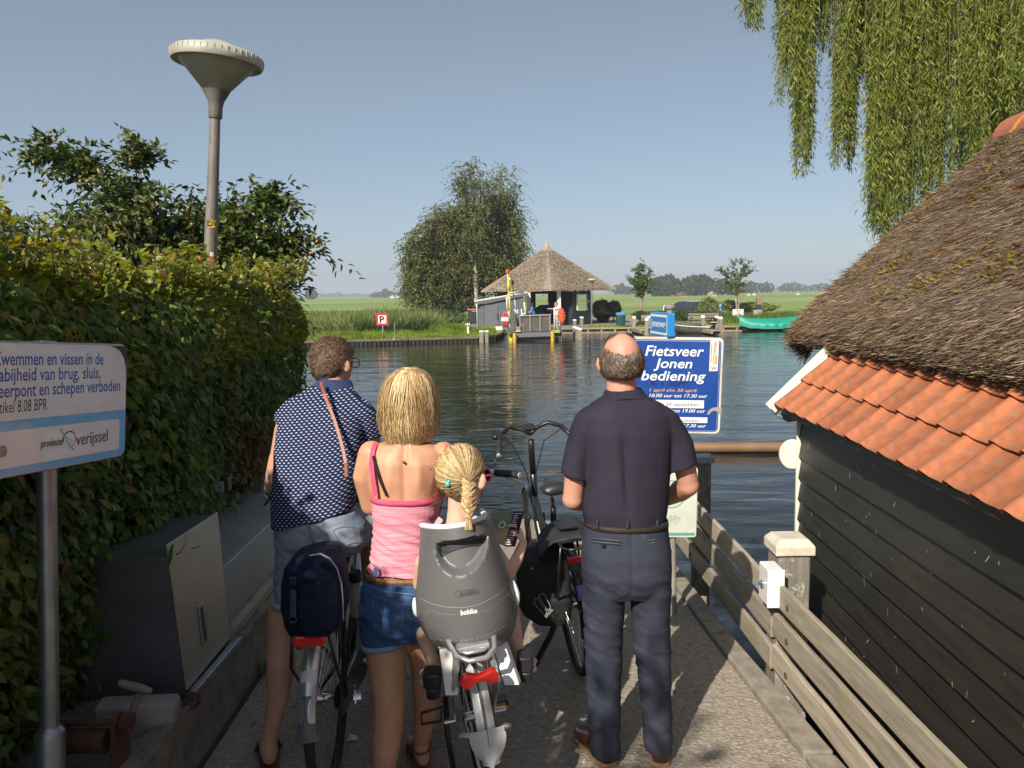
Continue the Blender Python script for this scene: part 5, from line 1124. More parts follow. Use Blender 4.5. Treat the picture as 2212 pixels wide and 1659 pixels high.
# ================================================================ boats
def hull(mb,L_,W_,H_,M,n=14,sheer=.25):
    vs=[]
    for i in range(n+1):
        f=i/n;wd=W_/2*(1-max(0,(f-.45)/.55)**2.2);zt=H_*(1+sheer*f*f);kb=.10*(f**3)*H_*3
        x=-L_/2+L_*f
        for a,b in((1,1),(.96,.55),(.7,.12),(0,0),(-.7,.12),(-.96,.55),(-1,1)):vs.append(M@V(x+(b-1)*-.0-(1-b)*.25*f**3,a*wd,kb+(zt-kb)*b))
    fs=[(i*7+k,i*7+k+1,(i+1)*7+k+1,(i+1)*7+k)for i in range(n)for k in range(6)]+[tuple(range(7))]
    mb.add(vs,fs);return vs
A=at_z(1477,719,WZ);B=at_z(1525,721.5,WZ);c=(A+B)/2;din=thing('dinghy','small dark open dinghy with pale rubbing strake and tarp, moored by the bench','boat',c)
Mx=Matrix.Translation((c.x-.1,c.y+.5,WZ-.12))@Matrix.Rotation(math.radians(150),4,'Z');mb=MB();vsd=hull(mb,2.7,1.15,.58,Mx);mb.build('hull',mat('dinghy hull',(.055,.05,.042),.6,col2=(.12,.105,.085),scale=4),din,smooth=50)
mb=MB();mb.tube([vsd[i*7]+V(0,0,-.06)for i in range(15)]+[vsd[i*7+6]+V(0,0,-.06)for i in range(14,-1,-1)],.03,6);mb.build('rubbing_strake',M_white,din,smooth=True)
mb=MB();cc=[vsd[i*7]for i in range(15)];dd_=[vsd[i*7+6]for i in range(15)];vs=[]
for i in range(4,15):
    q=(cc[i]+dd_[i])/2+V(0,0,.20*math.sin(PI*(i-3)/12));vs+=[cc[i]+V(0,0,.01),q,dd_[i]+V(0,0,.01)]
mb.add(vs,[(3*i+k,3*i+k+1,3*i+4+k,3*i+3+k)for i in range(10)for k in range(2)]);mb.build('tarp',mat('grey tarp',(.13,.12,.105),.85,col2=(.08,.075,.065),scale=5,bump=.3,bscale=8),din)
st_=Mx@V(-1.40,0,.62);om=thing('outboard_motor','black outboard motor clamped to the dinghy stern','motor',st_)
mb=MB();mb.rings([(st_+V(0,0,z),a,b)for z,a,b in((.02,.12,.10),(.10,.19,.14),(.30,.20,.15),(.40,.17,.12),(.44,.08,.06))],16,power=3);mb.build('cowl',M_bpaint,om,smooth=40)
mb=MB();mb.rings([(st_+V(0,0,.16),.203,.153),(st_+V(0,0,.20),.205,.155)],16,power=3);mb.build('stripe',M_white,om)
mb=MB();mb.bar(st_+V(0,0,.05),st_+V(.02,0,-.75),.09,.14);mb.bar(st_+V(0,0,.05),st_+V(-.45,-.1,.12),.04,.04);mb.lathe([(.12,0),(.02,.02)],st_+V(.1,0,-.72),6,(1,0,0));mb.build('shaft',M_black,om,bevel=.01)
A=at_z(1612,716,WZ);tb_=thing('covered_boat','open boat fully covered with a bright green tarpaulin','boat',A)
Mx=Matrix.Translation((A.x+2.6,A.y+.8,WZ-.15))@Matrix.Rotation(math.radians(184),4,'Z');mb=MB();hull(mb,5.6,1.9,.55,Mx);mb.build('hull',mat('brown hull',(.09,.045,.035),.5),tb_,smooth=50)
vs=[];n=40;m_=20
for i in range(n+1):
    f=i/n;wd=1.02*(1-max(0,(f-.45)/.56)**2.4)*.99;x=-2.9+5.8*f;top=1.02+.05*math.sin(f*7)-(.05*f)
    if f>.90:top+=(f-.9)*1.2
    for j in range(m_+1):
        a=-1+2*j/m_;s_=abs(a);zr_=top-.45*s_**1.6 if s_<.8 else top-.45*.8**1.6-(s_-.8)*1.55;w2_=wd*(s_/.8 if s_<.8 else 1+.05*math.sin(i*1.7))*math.copysign(1,a)
        fo=.04*noise.noise(V(x*2.2,a*1.5,1))+.03*abs(noise.noise(V(x*5+a*3,a*2,4)));vs.append(Mx@V(x,w2_,zr_-fo))
mb=MB();mb.add(vs,[(i*(m_+1)+j,i*(m_+1)+j+1,(i+1)*(m_+1)+j+1,(i+1)*(m_+1)+j)for i in range(n)for j in range(m_)]+[tuple(range(m_+1))]);mb.build('tarpaulin',mat('green tarpaulin',(.012,.30,.21),.5,col2=(.01,.24,.17),scale=2,bump=.2,bscale=6),tb_,smooth=True)

# ================================================================ ferry
FY=43.6
fer=thing('cable_ferry','small bicycle ferry with raised grey ramp, white railings and yellow mast arms','ferry',(at_z(1155,735,WZ).x,FY,WZ))
def fp(u,v,Y=FY):return at_y(u,v,Y)
M_fgrey=mat('ferry grey',(.10,.10,.10),.5,col2=(.06,.06,.06),scale=3);M_ramp=mat('ramp steel',(.15,.135,.115),.6,.2,col2=(.07,.065,.055),scale=1.6,col3=(.27,.21,.14),scale3=2.2,thr=(.55,.7));M_yel=mat('yellow paint',(.75,.60,.02),.5);M_fy=mat('orange yellow post',(.78,.42,.02),.5,col2=(.6,.33,.03),scale=6)
a,b=fp(1108,724),fp(1210,724);zt=fp(1150,717).z;mb=MB()
mb.add([(a.x,FY,WZ-.3),(b.x,FY,WZ-.3),(b.x+.1,FY-.1,zt),(a.x-.1,FY-.1,zt),(a.x,FY+6,WZ-.3),(b.x,FY+6,WZ-.3),(b.x+.1,FY+6,zt),(a.x-.1,FY+6,zt)],[(0,1,2,3),(7,6,5,4),(0,4,5,1),(1,5,6,2),(2,6,7,3),(3,7,4,0)]);mb.build('hull',M_fgrey,fer,bevel=.03)
mb=MB();mb.bar(fp(1111,725,FY-.25),fp(1192,722,FY-.25),.10,.22,up=V(0,0,1));mb.build('bow_beam',mat('beam grey',(.14,.145,.155),.5),fer,bevel=.01)
mb=MB();mb.bar(fp(1193,716,FY-.2),fp(1209,716,FY-.2),.2,.14,up=V(0,0,1));mb.build('float',mat('lime stripe',(.33,.42,.06),.5),fer)
pa,pb2=fp(1124,716.5),fp(1188,714.5);ta,tb2=fp(1123,683,FY-.05),fp(1188,680.5,FY-.05)
for i in range(3):
    f0,f1=i/3+.012,(i+1)/3-.012;mb=MB();q=[pa.lerp(pb2,f0),pa.lerp(pb2,f1),ta.lerp(tb2,f1),ta.lerp(tb2,f0)];mb.add(q+[p+V(0,.05,0)for p in q],[(0,1,2,3),(7,6,5,4),(0,4,5,1),(1,5,6,2),(2,6,7,3),(3,7,4,0)]);mb.build('ramp_panel',M_ramp,fer)
for i in range(4):
    mb=MB();f=i/3;mb.bar(pa.lerp(pb2,f)+V(0,-.03,0),ta.lerp(tb2,f)+V(0,-.03,0),.05,.08);mb.build('ramp_rib',mat('rib grey',(.32,.31,.29),.5)if i==0 else bpy.data.materials['rib grey'],fer)
mb=MB();mb.bar(ta+V(-.05,-.04,.02),tb2+V(.05,-.04,.02),.07,.06);mb.build('ramp_top_rail',bpy.data.materials['rib grey'],fer)
for u0,v0,v1 in((1111.5,720,758),(1193.5,715,750)):
    mb=MB();A=fp(u0,v0,FY-.55);B=V(A.x,A.y,WZ-.6);mb.tube([A,B],.095,12);mb.lathe([(.13,0),(.13,.04)],A+V(0,0,-.30),12);mb.build('guide_post',M_fy,fer,smooth=40)
mb=MB();A=fp(1104,722,FY+.2);mb.tube([A,V(A.x,A.y,WZ-.5)],.12,10);mb.build('guide_post',M_yel,fer,smooth=40)
def pipe(name,pts,r,m=M_white):mb=MB();mb.tube(pts,r,7);return mb.build(name,m,fer,smooth=True)
# left frame: four thin uprights up to a bent top bar
for k in range(4):pipe('frame_upright',[fp(1093.5+k*2.6,641.5-min(k,1)*1.5,FY+.2*k),fp(1096.5+k*2.6,675,FY+.2*k)],.028)
pipe('frame_top',[fp(1093.5,641),fp(1100,632.5),fp(1130,630.8,FY+.6)],.035)
pipe('frame_top',[fp(1095,640,FY+.8),fp(1101,634,FY+.8),fp(1131,632.5,FY+1.2)],.03)
pipe('mast_arm',[fp(1103,674),fp(1101,650),fp(1098.5,625),fp(1096.6,589)],.042,M_yel);pipe('mast_sleeve',[fp(1099.2,627),fp(1098.2,607)],.07,M_yel)
mb=MB();A=fp(1096.6,590);mb.lathe([(.10,0),(.12,.03),(.12,.15),(.06,.19)],A,12);mb.build('beacon',mat('beacon orange',(.75,.12,.02),.3),fer,smooth=40)
pipe('mast_arm',[fp(1113,668,FY+.5),fp(1110,645,FY+.5),fp(1107.6,613,FY+.5)],.04,M_yel);pipe('mast_lower',[fp(1113.2,675,FY+.5),fp(1110.8,648,FY+.5)],.055)
mb=MB();mb.ball(fp(1107.5,610,FY+.5),.09,.09,.13);mb.build('beacon',mat('beacon dark red',(.25,.02,.01),.25),fer,smooth=True)
mb=MB();A=fp(1098,596);mb.add([A+V(.02,0,0),A+V(.13,.02,-.16),A+V(.02,.0,-.26)],[(0,1,2)]);mb.build('pennant',mat('pennant',(.7,.66,.72),.8),fer,fix=False)
# control console and railings at left
for k,(u0,v0,u1,v1)in enumerate(((1095,675,1104,718),(1099,672,1103,716),(1102,676,1109,708),(1095.5,690,1098,712))):pipe('side_rail',[fp(u0,v0,FY-.1+.15*k),fp(u1,v1,FY-.1+.15*k)],.04)
pipe('side_hoop',[fp(1118,704,FY+.3),fp(1114,672,FY+.3),fp(1111,668.5,FY+.3),fp(1108.5,672,FY+.3),fp(1112,704,FY+.3)],.045);pipe('side_hoop',[fp(1121,704,FY+.6),fp(1117.5,670,FY+.6),fp(1114,667,FY+.6)],.045)
mb=MB();A=fp(1108,691);mb.box(A,(.30,.3,.85));mb.box(A+V(-.12,-.1,-.55),(.45,.3,.35));mb.build('engine',mat('engine dark',(.05,.05,.048),.6,col2=(.16,.14,.12),scale=9,bump=.5,bscale=20),fer,bevel=.02)
mb=MB();mb.bar(fp(1106,712,FY-.1),fp(1124,711,FY-.1),.1,.28,up=V(0,0,1));mb.build('step_box',mat('step grey',(.22,.23,.24),.5),fer);mb=MB();mb.bar(fp(1106,716.4,FY-.17),fp(1125,715.2,FY-.17),.04,.05,up=V(0,0,1));mb.build('yellow_edge',M_yel,fer)
mb=MB();mb.bar(fp(1089,718,FY+.1),fp(1106,717,FY+.1),.3,.06,up=V(0,0,1));mb.build('platform',M_fgrey,fer)
# right railing
for k,u in enumerate((1197,1202,1206.5,1210)):pipe('rail_upright',[fp(u,667.5+k*.3,FY+.2*k),fp(u+.6,715,FY+.2*k)],.032)
for v in(667.5,681,697):pipe('rail_bar',[fp(1197,v),fp(1210,v+.8,FY+.6)],.03)
pipe('rail_hoop',[fp(1188,715),fp(1190,690),fp(1191.5,668),fp(1196,664)],.02,M_black)
# rear deck rails seen beyond the ramp
for u0,v0,u1,v1 in((1132,653,1136,683),(1126,668,1128,684)):pipe('rear_rail',[fp(u0,v0,FY+4),fp(u1,v1,FY+4)],.04)
pipe('rear_rail',[fp(1124,682,FY+4),fp(1136,676,FY+4)],.05)
lr=MB();c=fp(1091,681,FY-.2);lr.tube([c+V(math.cos(q)*.07,0,math.sin(q)*.14)for q in[2*PI*i/20 for i in range(20)]],0.06,8,closed=True)
tag(lr.build('life_ring',mat('ring red',(.62,.05,.03),.5),smooth=True),'red life ring hanging at the left end of the ferry','life ring')
mb=MB();mb.box(fp(1091,690,FY-.2),(.40,.25,.22));tag(mb.build('white_box',M_white,bevel=.03),'small white box below the red life ring on the ferry','box')
mb=MB();mb.box(fp(1091.5,699,FY-.2),(.26,.22,.26));tag(mb.build('fuel_can',M_red,bevel=.03),'red fuel can at the left end of the ferry','fuel can')
mb=MB();c=fp(1214.5,681,FY-.05);Lr=[]
for i,(dv,w_)in enumerate(((-15.5,1.5),(-13,4),(-8,6),(-2,7.2),(4,7.4),(9,6.5),(13,4.5),(15.8,2))):Lr.append((fp(1213.5+.25*dv*.3,681+dv,FY-.05),w_*FY/F,.12+.01*i))
mb.rings(Lr,14);tag(solid('orange_sack',mb,mat('orange net',(.72,.10,.035),.7,col2=(.60,.06,.025),scale=12,bump=.8,bscale=16,bdist=.05),voxel=.025,it=2,disp=folds(9,5,8,.07)),'bright orange sack hanging on the right railing of the ferry','sack')
# ================================================================ birches beside the shelter
M_birch=leaf_mat('birch leaf',[(0,(0.06,0.085,0.02)),(.5,(0.13,0.16,0.04)),(.88,(0.21,0.23,0.06)),(1,(0.30,0.26,0.08))],.3,.5,.3,patch=((.045,.06,.02),.8,.5,.66))
M_birchb=leaf_mat('olive leaf',[(0,(0.065,0.08,0.02)),(.5,(0.14,0.15,0.04)),(1,(0.23,0.21,0.07))],.3,.5,.3,patch=((.05,.055,.018),.8,.5,.66))
M_bbark=mat('birch bark',(0.55,0.52,0.46),.8,col2=(0.16,0.14,0.12),scale=2.2,stretch=(1,1,5))
TG='birches standing together left of the thatched shelter'
bt=broadleaf('birch_tree','tallest birch with a white trunk in the middle of the clump','tree',at_y(1031,700,62),[blob(1018,415,63,40,74),blob(1000,440,63,30,30),blob(1010,520,63,62,80),blob(1045,575,63,50,36),blob(1003,362,63,17,24)],260,60000,M_birch,.17,.11,.19,droop=.7,m_bark=M_bbark,tpl=LEAF2,twig=1.3,seed=21,group=TG,spread=1.0)
broadleaf('birch_tree','airy birch with drooping twigs at the right of the clump beside the roof','tree',at_y(1070,700,66),[blob(1085,400,66,38,56),blob(1104,440,66,26,40),blob(1094,500,66,38,60),blob(1100,575,66,34,42),blob(1085,358,66,12,20)],200,34000,M_birch,.17,.11,.16,droop=.9,m_bark=M_bbark,tpl=LEAF2,twig=1.5,seed=22,group=TG)
broadleaf('birch_tree','rounded lower birch in the left half of the clump','tree',at_y(965,700,62),[blob(950,500,62,42,68),blob(965,590,62,52,55)],200,44000,M_birchb,.17,.11,.16,droop=.7,m_bark=M_bark,tpl=LEAF2,twig=1.2,seed=23,group=TG)
broadleaf('birch_tree','lowest outermost tree at the left edge of the birch clump','tree',at_y(915,700,61),[blob(908,545,61,36,62),blob(915,610,61,44,42)],160,32000,M_birch,.17,.11,.13,droop=.7,m_bark=M_bark,tpl=LEAF2,twig=1.1,seed=24,group=TG)
broadleaf('birch_tree','dense dark birch filling the gap behind the white trunk','tree',at_y(990,700,67),[blob(985,560,67,50,78),blob(1050,560,67,38,60)],160,26000,M_birchb,.22,.14,.16,droop=.5,m_bark=M_bark,tpl=LEAF2,twig=1.2,seed=25,group=TG)
bush('dark undergrowth at the foot of the birches',965,660,61.5,70,14,6000,leaf_mat('under leaf',[(0,(0.04,0.065,0.02)),(1,(0.12,0.15,0.045))],.25),.2,ry=1.5)
mb=MB();mb.tube([at_y(u,v,Y)for u,v,Y in((1030,700,61),(1029,640,61),(1027,580,61.2),(1026,500,62.0),(1023,440,62.8))],[.20,.17,.13,.09,.04],8);mb.build('trunk',M_bbark,bt,smooth=True)
# two young trees with stakes
M_young=leaf_mat('young tree leaf',[(0,(0.045,0.09,0.02)),(.6,(0.09,0.15,0.03)),(1,(0.16,0.22,0.05))],.3)
def young(label,ub,vb,blobs,Y,seed,m,nl,ups):
    t=broadleaf('young_tree',label,'tree',at_y(ub,vb,Y),[blob(*b)for b in blobs],46,nl,m,.14,.09,.06,droop=.05,m_bark=mat('pale trunk',(.42,.34,.24),.8)if 'pale trunk' not in bpy.data.materials else bpy.data.materials['pale trunk'],tpl=LEAF2,twig=.42,seed=seed,extra=[[at_y(ub,vb-55,Y),at_y((ub+a)/2,(vb-60+b)/2,Y),at_y(a,b,Y)]for a,b in ups])
    for du in(-2.6,2.4):
        mb=MB();p=at_y(ub+du,vb,Y);mb.tube([V(p.x,Y,LZ-.1),at_y(ub+du,vb-25,Y)],.05,7);mb.build('stake',M_mpost,t)
    return t
young('young tree with two stakes left of the parked car',1386,673,[(1386,617,57,22,22),(1380,600,57,14,14)],57,31,M_young,3400,[(1370,580),(1392,568),(1405,584),(1362,604),(1412,604),(1383,575)])
young('sparser staked young tree with upright twigs above the white notice',1593.5,669,[(1591,612,57,24,22),(1580,598,57,15,12)],57,32,M_young,2500,[(1556,583),(1570,578),(1585,568),(1602,566),(1620,563),(1626,580),(1610,575)])

# ================================================================ far woods and houses
M_far=leaf_mat('distant foliage',[(0,(0.035,0.055,0.022)),(.6,(0.06,0.085,0.03)),(1,(0.10,0.125,0.045))],.2,.7,.2)
def fartree(u,vt,vb,Y,hw,label,seed,group,conifer=False,n=420):
    k=Y/F;b=at_y(u,vb,Y);t=thing('distant_tree',label,'tree',(b.x,Y,LZ),group=group);rs=np.random.RandomState(seed);H=(vb-vt)*k;R_=hw*k
    q=norm(rs.normal(0,1,(n,3)));r=rs.uniform(.5,1,n)**.4
    lump=np.array([1+.35*noise.noise(Vector(a)*1.9+V(seed*3.1,0,0))for a in q]);P=q*(r*lump)[:,None]*np.array([R_,R_*.8,H*.46])+np.array([b.x,Y,b.z+H*.54])
    if conifer:f=(P[:,2]-b.z)/H;P[:,0]=b.x+(P[:,0]-b.x)*np.clip(1.25-f*1.25,.02,1)
    P[:,2]=np.maximum(P[:,2],LZ+.3)
    s_=H*.13;scatter('crown',M_far,P,q+rs.normal(0,.6,(n,3)),q+rs.normal(0,.5,(n,3)),s_*.9,s_*1.2,LEAF2,t,kind=None)
    mb=MB();mb.tube([(b.x,Y,LZ-.2),(b.x,Y,b.z+H*.5)],H*.025,6);mb.build('trunk',M_bark,t)
def vh(u):return 634-.01396*(u-1106)   # the horizon
ORD='first second third fourth fifth sixth seventh eighth ninth tenth eleventh twelfth thirteenth fourteenth fifteenth sixteenth seventeenth eighteenth nineteenth twentieth'.split()
def wood(G,lab,specs,Y,seed0):
    for i,(u,vt,hw)in enumerate(sorted(specs)):fartree(u,vt,vh(u)+2.36*F/Y,Y*random.uniform(.98,1.03),hw,ORD[i]+' tree from the left in the '+G,seed0+i,G,n=420 if hw>6 else 220)
wood('far wood left of the farmhouses','dark round tree in the far wood just left of the farmhouse',[(1416,603,13),(1430,599,12),(1446,596,14),(1461,603,10),(1422,612,11),(1440,610,12),(1467,610,8)],380,100)
wood('far wood between the farmhouses','broad dark tree in the far wood between and behind the farmhouses',[(1484,600,13),(1500,596,16),(1518,594,15),(1530,601,12),(1508,608,14),(1490,611,10),(1545,604,13),(1560,605,12),(1574,609,10),(1586,612,9)],400,130)
wood('hazy trees right of the second young tree','hazy bluish tree in the line right of the second young tree',[(1622,608,8),(1634,611,6),(1612,612,9),(1645,612,5),(1655,610,5),(1665,613,6),(1603,614,8)],620,160)
wood('pale far wood left of the near thatched roof','pale bluish tree far off just left of the near thatched roof',[(1700,612,12),(1716,611,13),(1730,615,11),(1744,618,9),(1760,615,11),(1776,613,12),(1790,614,12),(1688,618,8)],850,180)
wood('pale trees right of the shelter roof','pale far tree just right of the shelter roof',[(1331,617,7),(1342,614,8),(1354,619,8),(1362,621,9),(1374,618,8),(1398,616,8)],700,200)
wood('far trees left of the birches','hazy tree on the horizon left of the birch clump',[(812,632,7),(822,631,7),(833,625,6.5),(845,630,7),(856,631,6),(866,629,6),(875,625,5),(803,634,5)],800,220)
wood('round tree beside the hedge end','round hazy tree on the horizon just right of the hedge',[(676,626,9),(668,628,8)],600,240)
wood('distant line of trees','low bluish strip of trees along the left horizon',[(690+13*i,634+(i%3)-(2 if i in(2,3)else 0),8)for i in range(10)],1500,260)
wood('distant line of trees on the right','low bluish strip of trees along the right horizon',[(1640+17*i,620+(i%3),10)for i in range(10)]+[(1322+12*i,625+(i%2),8)for i in range(9)],1500,290)
M_fw=mat('far white wall',(.75,.74,.70),.7);M_fr=mat('far roof',(.16,.10,.08),.9);M_fb=mat('far brick',(.36,.20,.13),.8)
def farhouse(label,u0,u1,v0,v1,vm,Y,mw,mr,win=True):
    a=at_y(u0,v1,Y);b=at_y(u1,v0,Y);m_=at_y(u0,vm,Y).z;t=thing('farmhouse',label,'house',((a.x+b.x)/2,Y,LZ));w_=b.x-a.x
    mb=MB();mb.bx(a.x+w_*.05,b.x-w_*.05,Y,Y+9,LZ,m_);wl_=mb.build('wall',mw,t)
    mb=MB();c=(a.x+b.x)/2;mb.add([(a.x,Y-.5,m_),(b.x,Y-.5,m_),(b.x,Y+9.5,m_),(a.x,Y+9.5,m_),(c-w_*.16,Y+3,b.z),(c+w_*.16,Y+3,b.z)],[(0,1,5,4),(1,2,5),(2,3,4,5),(3,0,4),(3,2,1,0)]);mb.build('roof',mr,t)
    if win:
        for f in(.28,.5,.72):mb=MB();mb.bx(a.x+w_*f-.3,a.x+w_*f+.3,Y-.06,Y-.01,LZ+.9,LZ+2.1);mb.build('window',mat('dark pane',(.05,.05,.06),.2)if 'dark pane' not in bpy.data.materials else bpy.data.materials['dark pane'],wl_)
farhouse('thatched farmhouse with pinkish lower front before the far wood',1469,1486,629.5,641,637,330,M_fb,M_fr);farhouse('smaller farmhouse with pale gable at the right end of the far wood',1538,1549,629,640.5,635,340,mat('far pink wall',(.55,.38,.28),.8),mat('pale far roof',(.45,.38,.32),.8))
farhouse('white farmhouse far off between the hazy trees',1674,1683,631,635.2,632.8,700,M_fw,M_fr,False);farhouse('small white house right of the other white farmhouse',1685,1692,631.5,635,632.8,710,M_fw,M_fr,False)
farhouse('long low white farm building on the left horizon',842,851,638.3,642,639.6,700,M_fw,M_fw,False);farhouse('short white farm building on the left horizon',855,862,638.6,642,640,700,M_fw,M_fw,False)
# grazing sheep: pale dots far out in the meadow
for i,u in enumerate((1697-80+.0,1629,1724)):
    Y=300;p=at_y(u,vh(u)+2.0*F/Y,Y);s_=thing('sheep',('leftmost','middle','rightmost')[i]+' pale grazing animal far out in the right meadow','sheep',(p.x,Y,LZ));mb=MB();mb.limb([(p.x-.4,Y,LZ+.62),(p.x,Y,LZ+.66),(p.x+.4,Y,LZ+.62)],[.24,.28,.24],8);mb.limb([(p.x+.5,Y,LZ+.7),(p.x+.75,Y,LZ+.45)],[.12,.09],6)
    for dx_ in(-.35,.35):
        for dy_ in(-.12,.12):mb.tube([(p.x+dx_,Y+dy_,LZ),(p.x+dx_,Y+dy_,LZ+.5)],.05,5)
    mb.build('body',M_white,s_,smooth=True)
mb=MB();p=at_y(1372,634,200);mb.bx(p.x-.25,p.x+.25,200,200.4,LZ,at_y(1372,622,200).z);tag(mb.build('marker_post',M_mpost),'lone pale post out in the meadow right of the shelter','post')

# ================================================================ haze
def haze():
    mb=MB();mb.bx(-2600,2600,-40,2600,WZ-1.0,26);m=bpy.data.materials.new('haze');m.use_nodes=True;t=m.node_tree;t.nodes.clear()
    o=t.nodes.new('ShaderNodeOutputMaterial');v=t.nodes.new('ShaderNodeVolumePrincipled');v.inputs['Density'].default_value=0.00050;v.inputs['Color'].default_value=(.80,.88,1.0,1);v.inputs['Anisotropy'].default_value=0.0
    t.links.new(v.outputs[0],o.inputs['Volume']);b=mb.build('haze',m);b['kind']='stuff';b['label']='thin bluish summer haze over the meadows'
haze()
# ================================================================ bicycles
def arcp(R,a0,a1,n,x=0,cy=0,cz=0):
    return[V(x,cy+R*math.cos(a0+(a1-a0)*i/n),cz+R*math.sin(a0+(a1-a0)*i/n))for i in range(n+1)]
M_grip=mat('grip rubber',(.02,.02,.021),.7,bump=.3,bscale=300);M_saddle=mat('saddle',(.02,.02,.022),.4,coat=.2);M_steel=mat('spoke steel',(.55,.55,.56),.3,1.0)
M_dmet=mat('dark metal',(.05,.05,.052),.4,.7)
def wheel(root,y,R,rimm,name='wheel',dark=False):
    mb=MB();P=[V(0,y+(R-.030)*math.cos(a),R+(R-.030)*math.sin(a))for a in[2*PI*i/48 for i in range(48)]]
    mb.tube(P,.0125,8,closed=True,flat=.7,up=V(1,0,0));w_=mb.build(name,rimm,root,smooth=True,world=False)
    mb=MB();P=[V(0,y+(R-.014)*math.cos(a),R+(R-.014)*math.sin(a))for a in[2*PI*i/64 for i in range(64)]]
    mb.tube(P,.0195,10,closed=True);mb.build('tyre',M_rubber,w_,smooth=True,world=False)
    mb=MB();mb.lathe([(.018,-.05),(.026,-.045),(.018,-.035),(.018,.035),(.026,.045),(.018,.05),(.007,.07)],(0,y,R),14,(1,0,0));mb.build('hub',M_dmet if dark else M_chrome,w_,smooth=40,world=False)
    for k in range(32):
        a=2*PI*k/32;sx=.040 if k%2 else-.040;b=a+(.5 if(k//2)%2 else-.5);mb=MB()
        mb.tube([V(sx,y+.022*math.cos(b*1.0),R+.022*math.sin(b)),V(0,y+(R-.035)*math.cos(a),R+(R-.035)*math.sin(a))],.0012,3,cap=False);mb.build('spoke',M_steel,w_,world=False,fix=False)
    return w_
def fender(root,y,R,a0,a1,wd,m,name='mudguard',r=.028,wid=None):
    mb=MB();n=30;vs=[];W_=wid or(lambda f:wd)
    for i in range(n+1):
        f=i/n;a=a0+(a1-a0)*f;w_=W_(f)
        for q in range(7):
            s_=-1+q/3;rr=R+r-.018*s_*s_;vs.append((s_*w_/2,y+rr*math.cos(a),R+rr*math.sin(a)))
        for q in range(6,-1,-1):
            s_=-1+q/3;rr=R+r-.003-.018*s_*s_;vs.append((s_*w_/2*.97,y+rr*math.cos(a),R+rr*math.sin(a)))
    fs=[(i*14+q,i*14+(q+1)%14,(i+1)*14+(q+1)%14,(i+1)*14+q)for i in range(n)for q in range(14)]+[tuple(range(14)),tuple(n*14+q for q in range(14))[::-1]]
    mb.add(vs,fs);return mb.build(name,m,root,smooth=50,world=False)
def T(root,name,pts,r,m,n=10,**k):mb=MB();mb.tube(pts,r,n,**k);return mb.build(name,m,root,smooth=True,world=False)
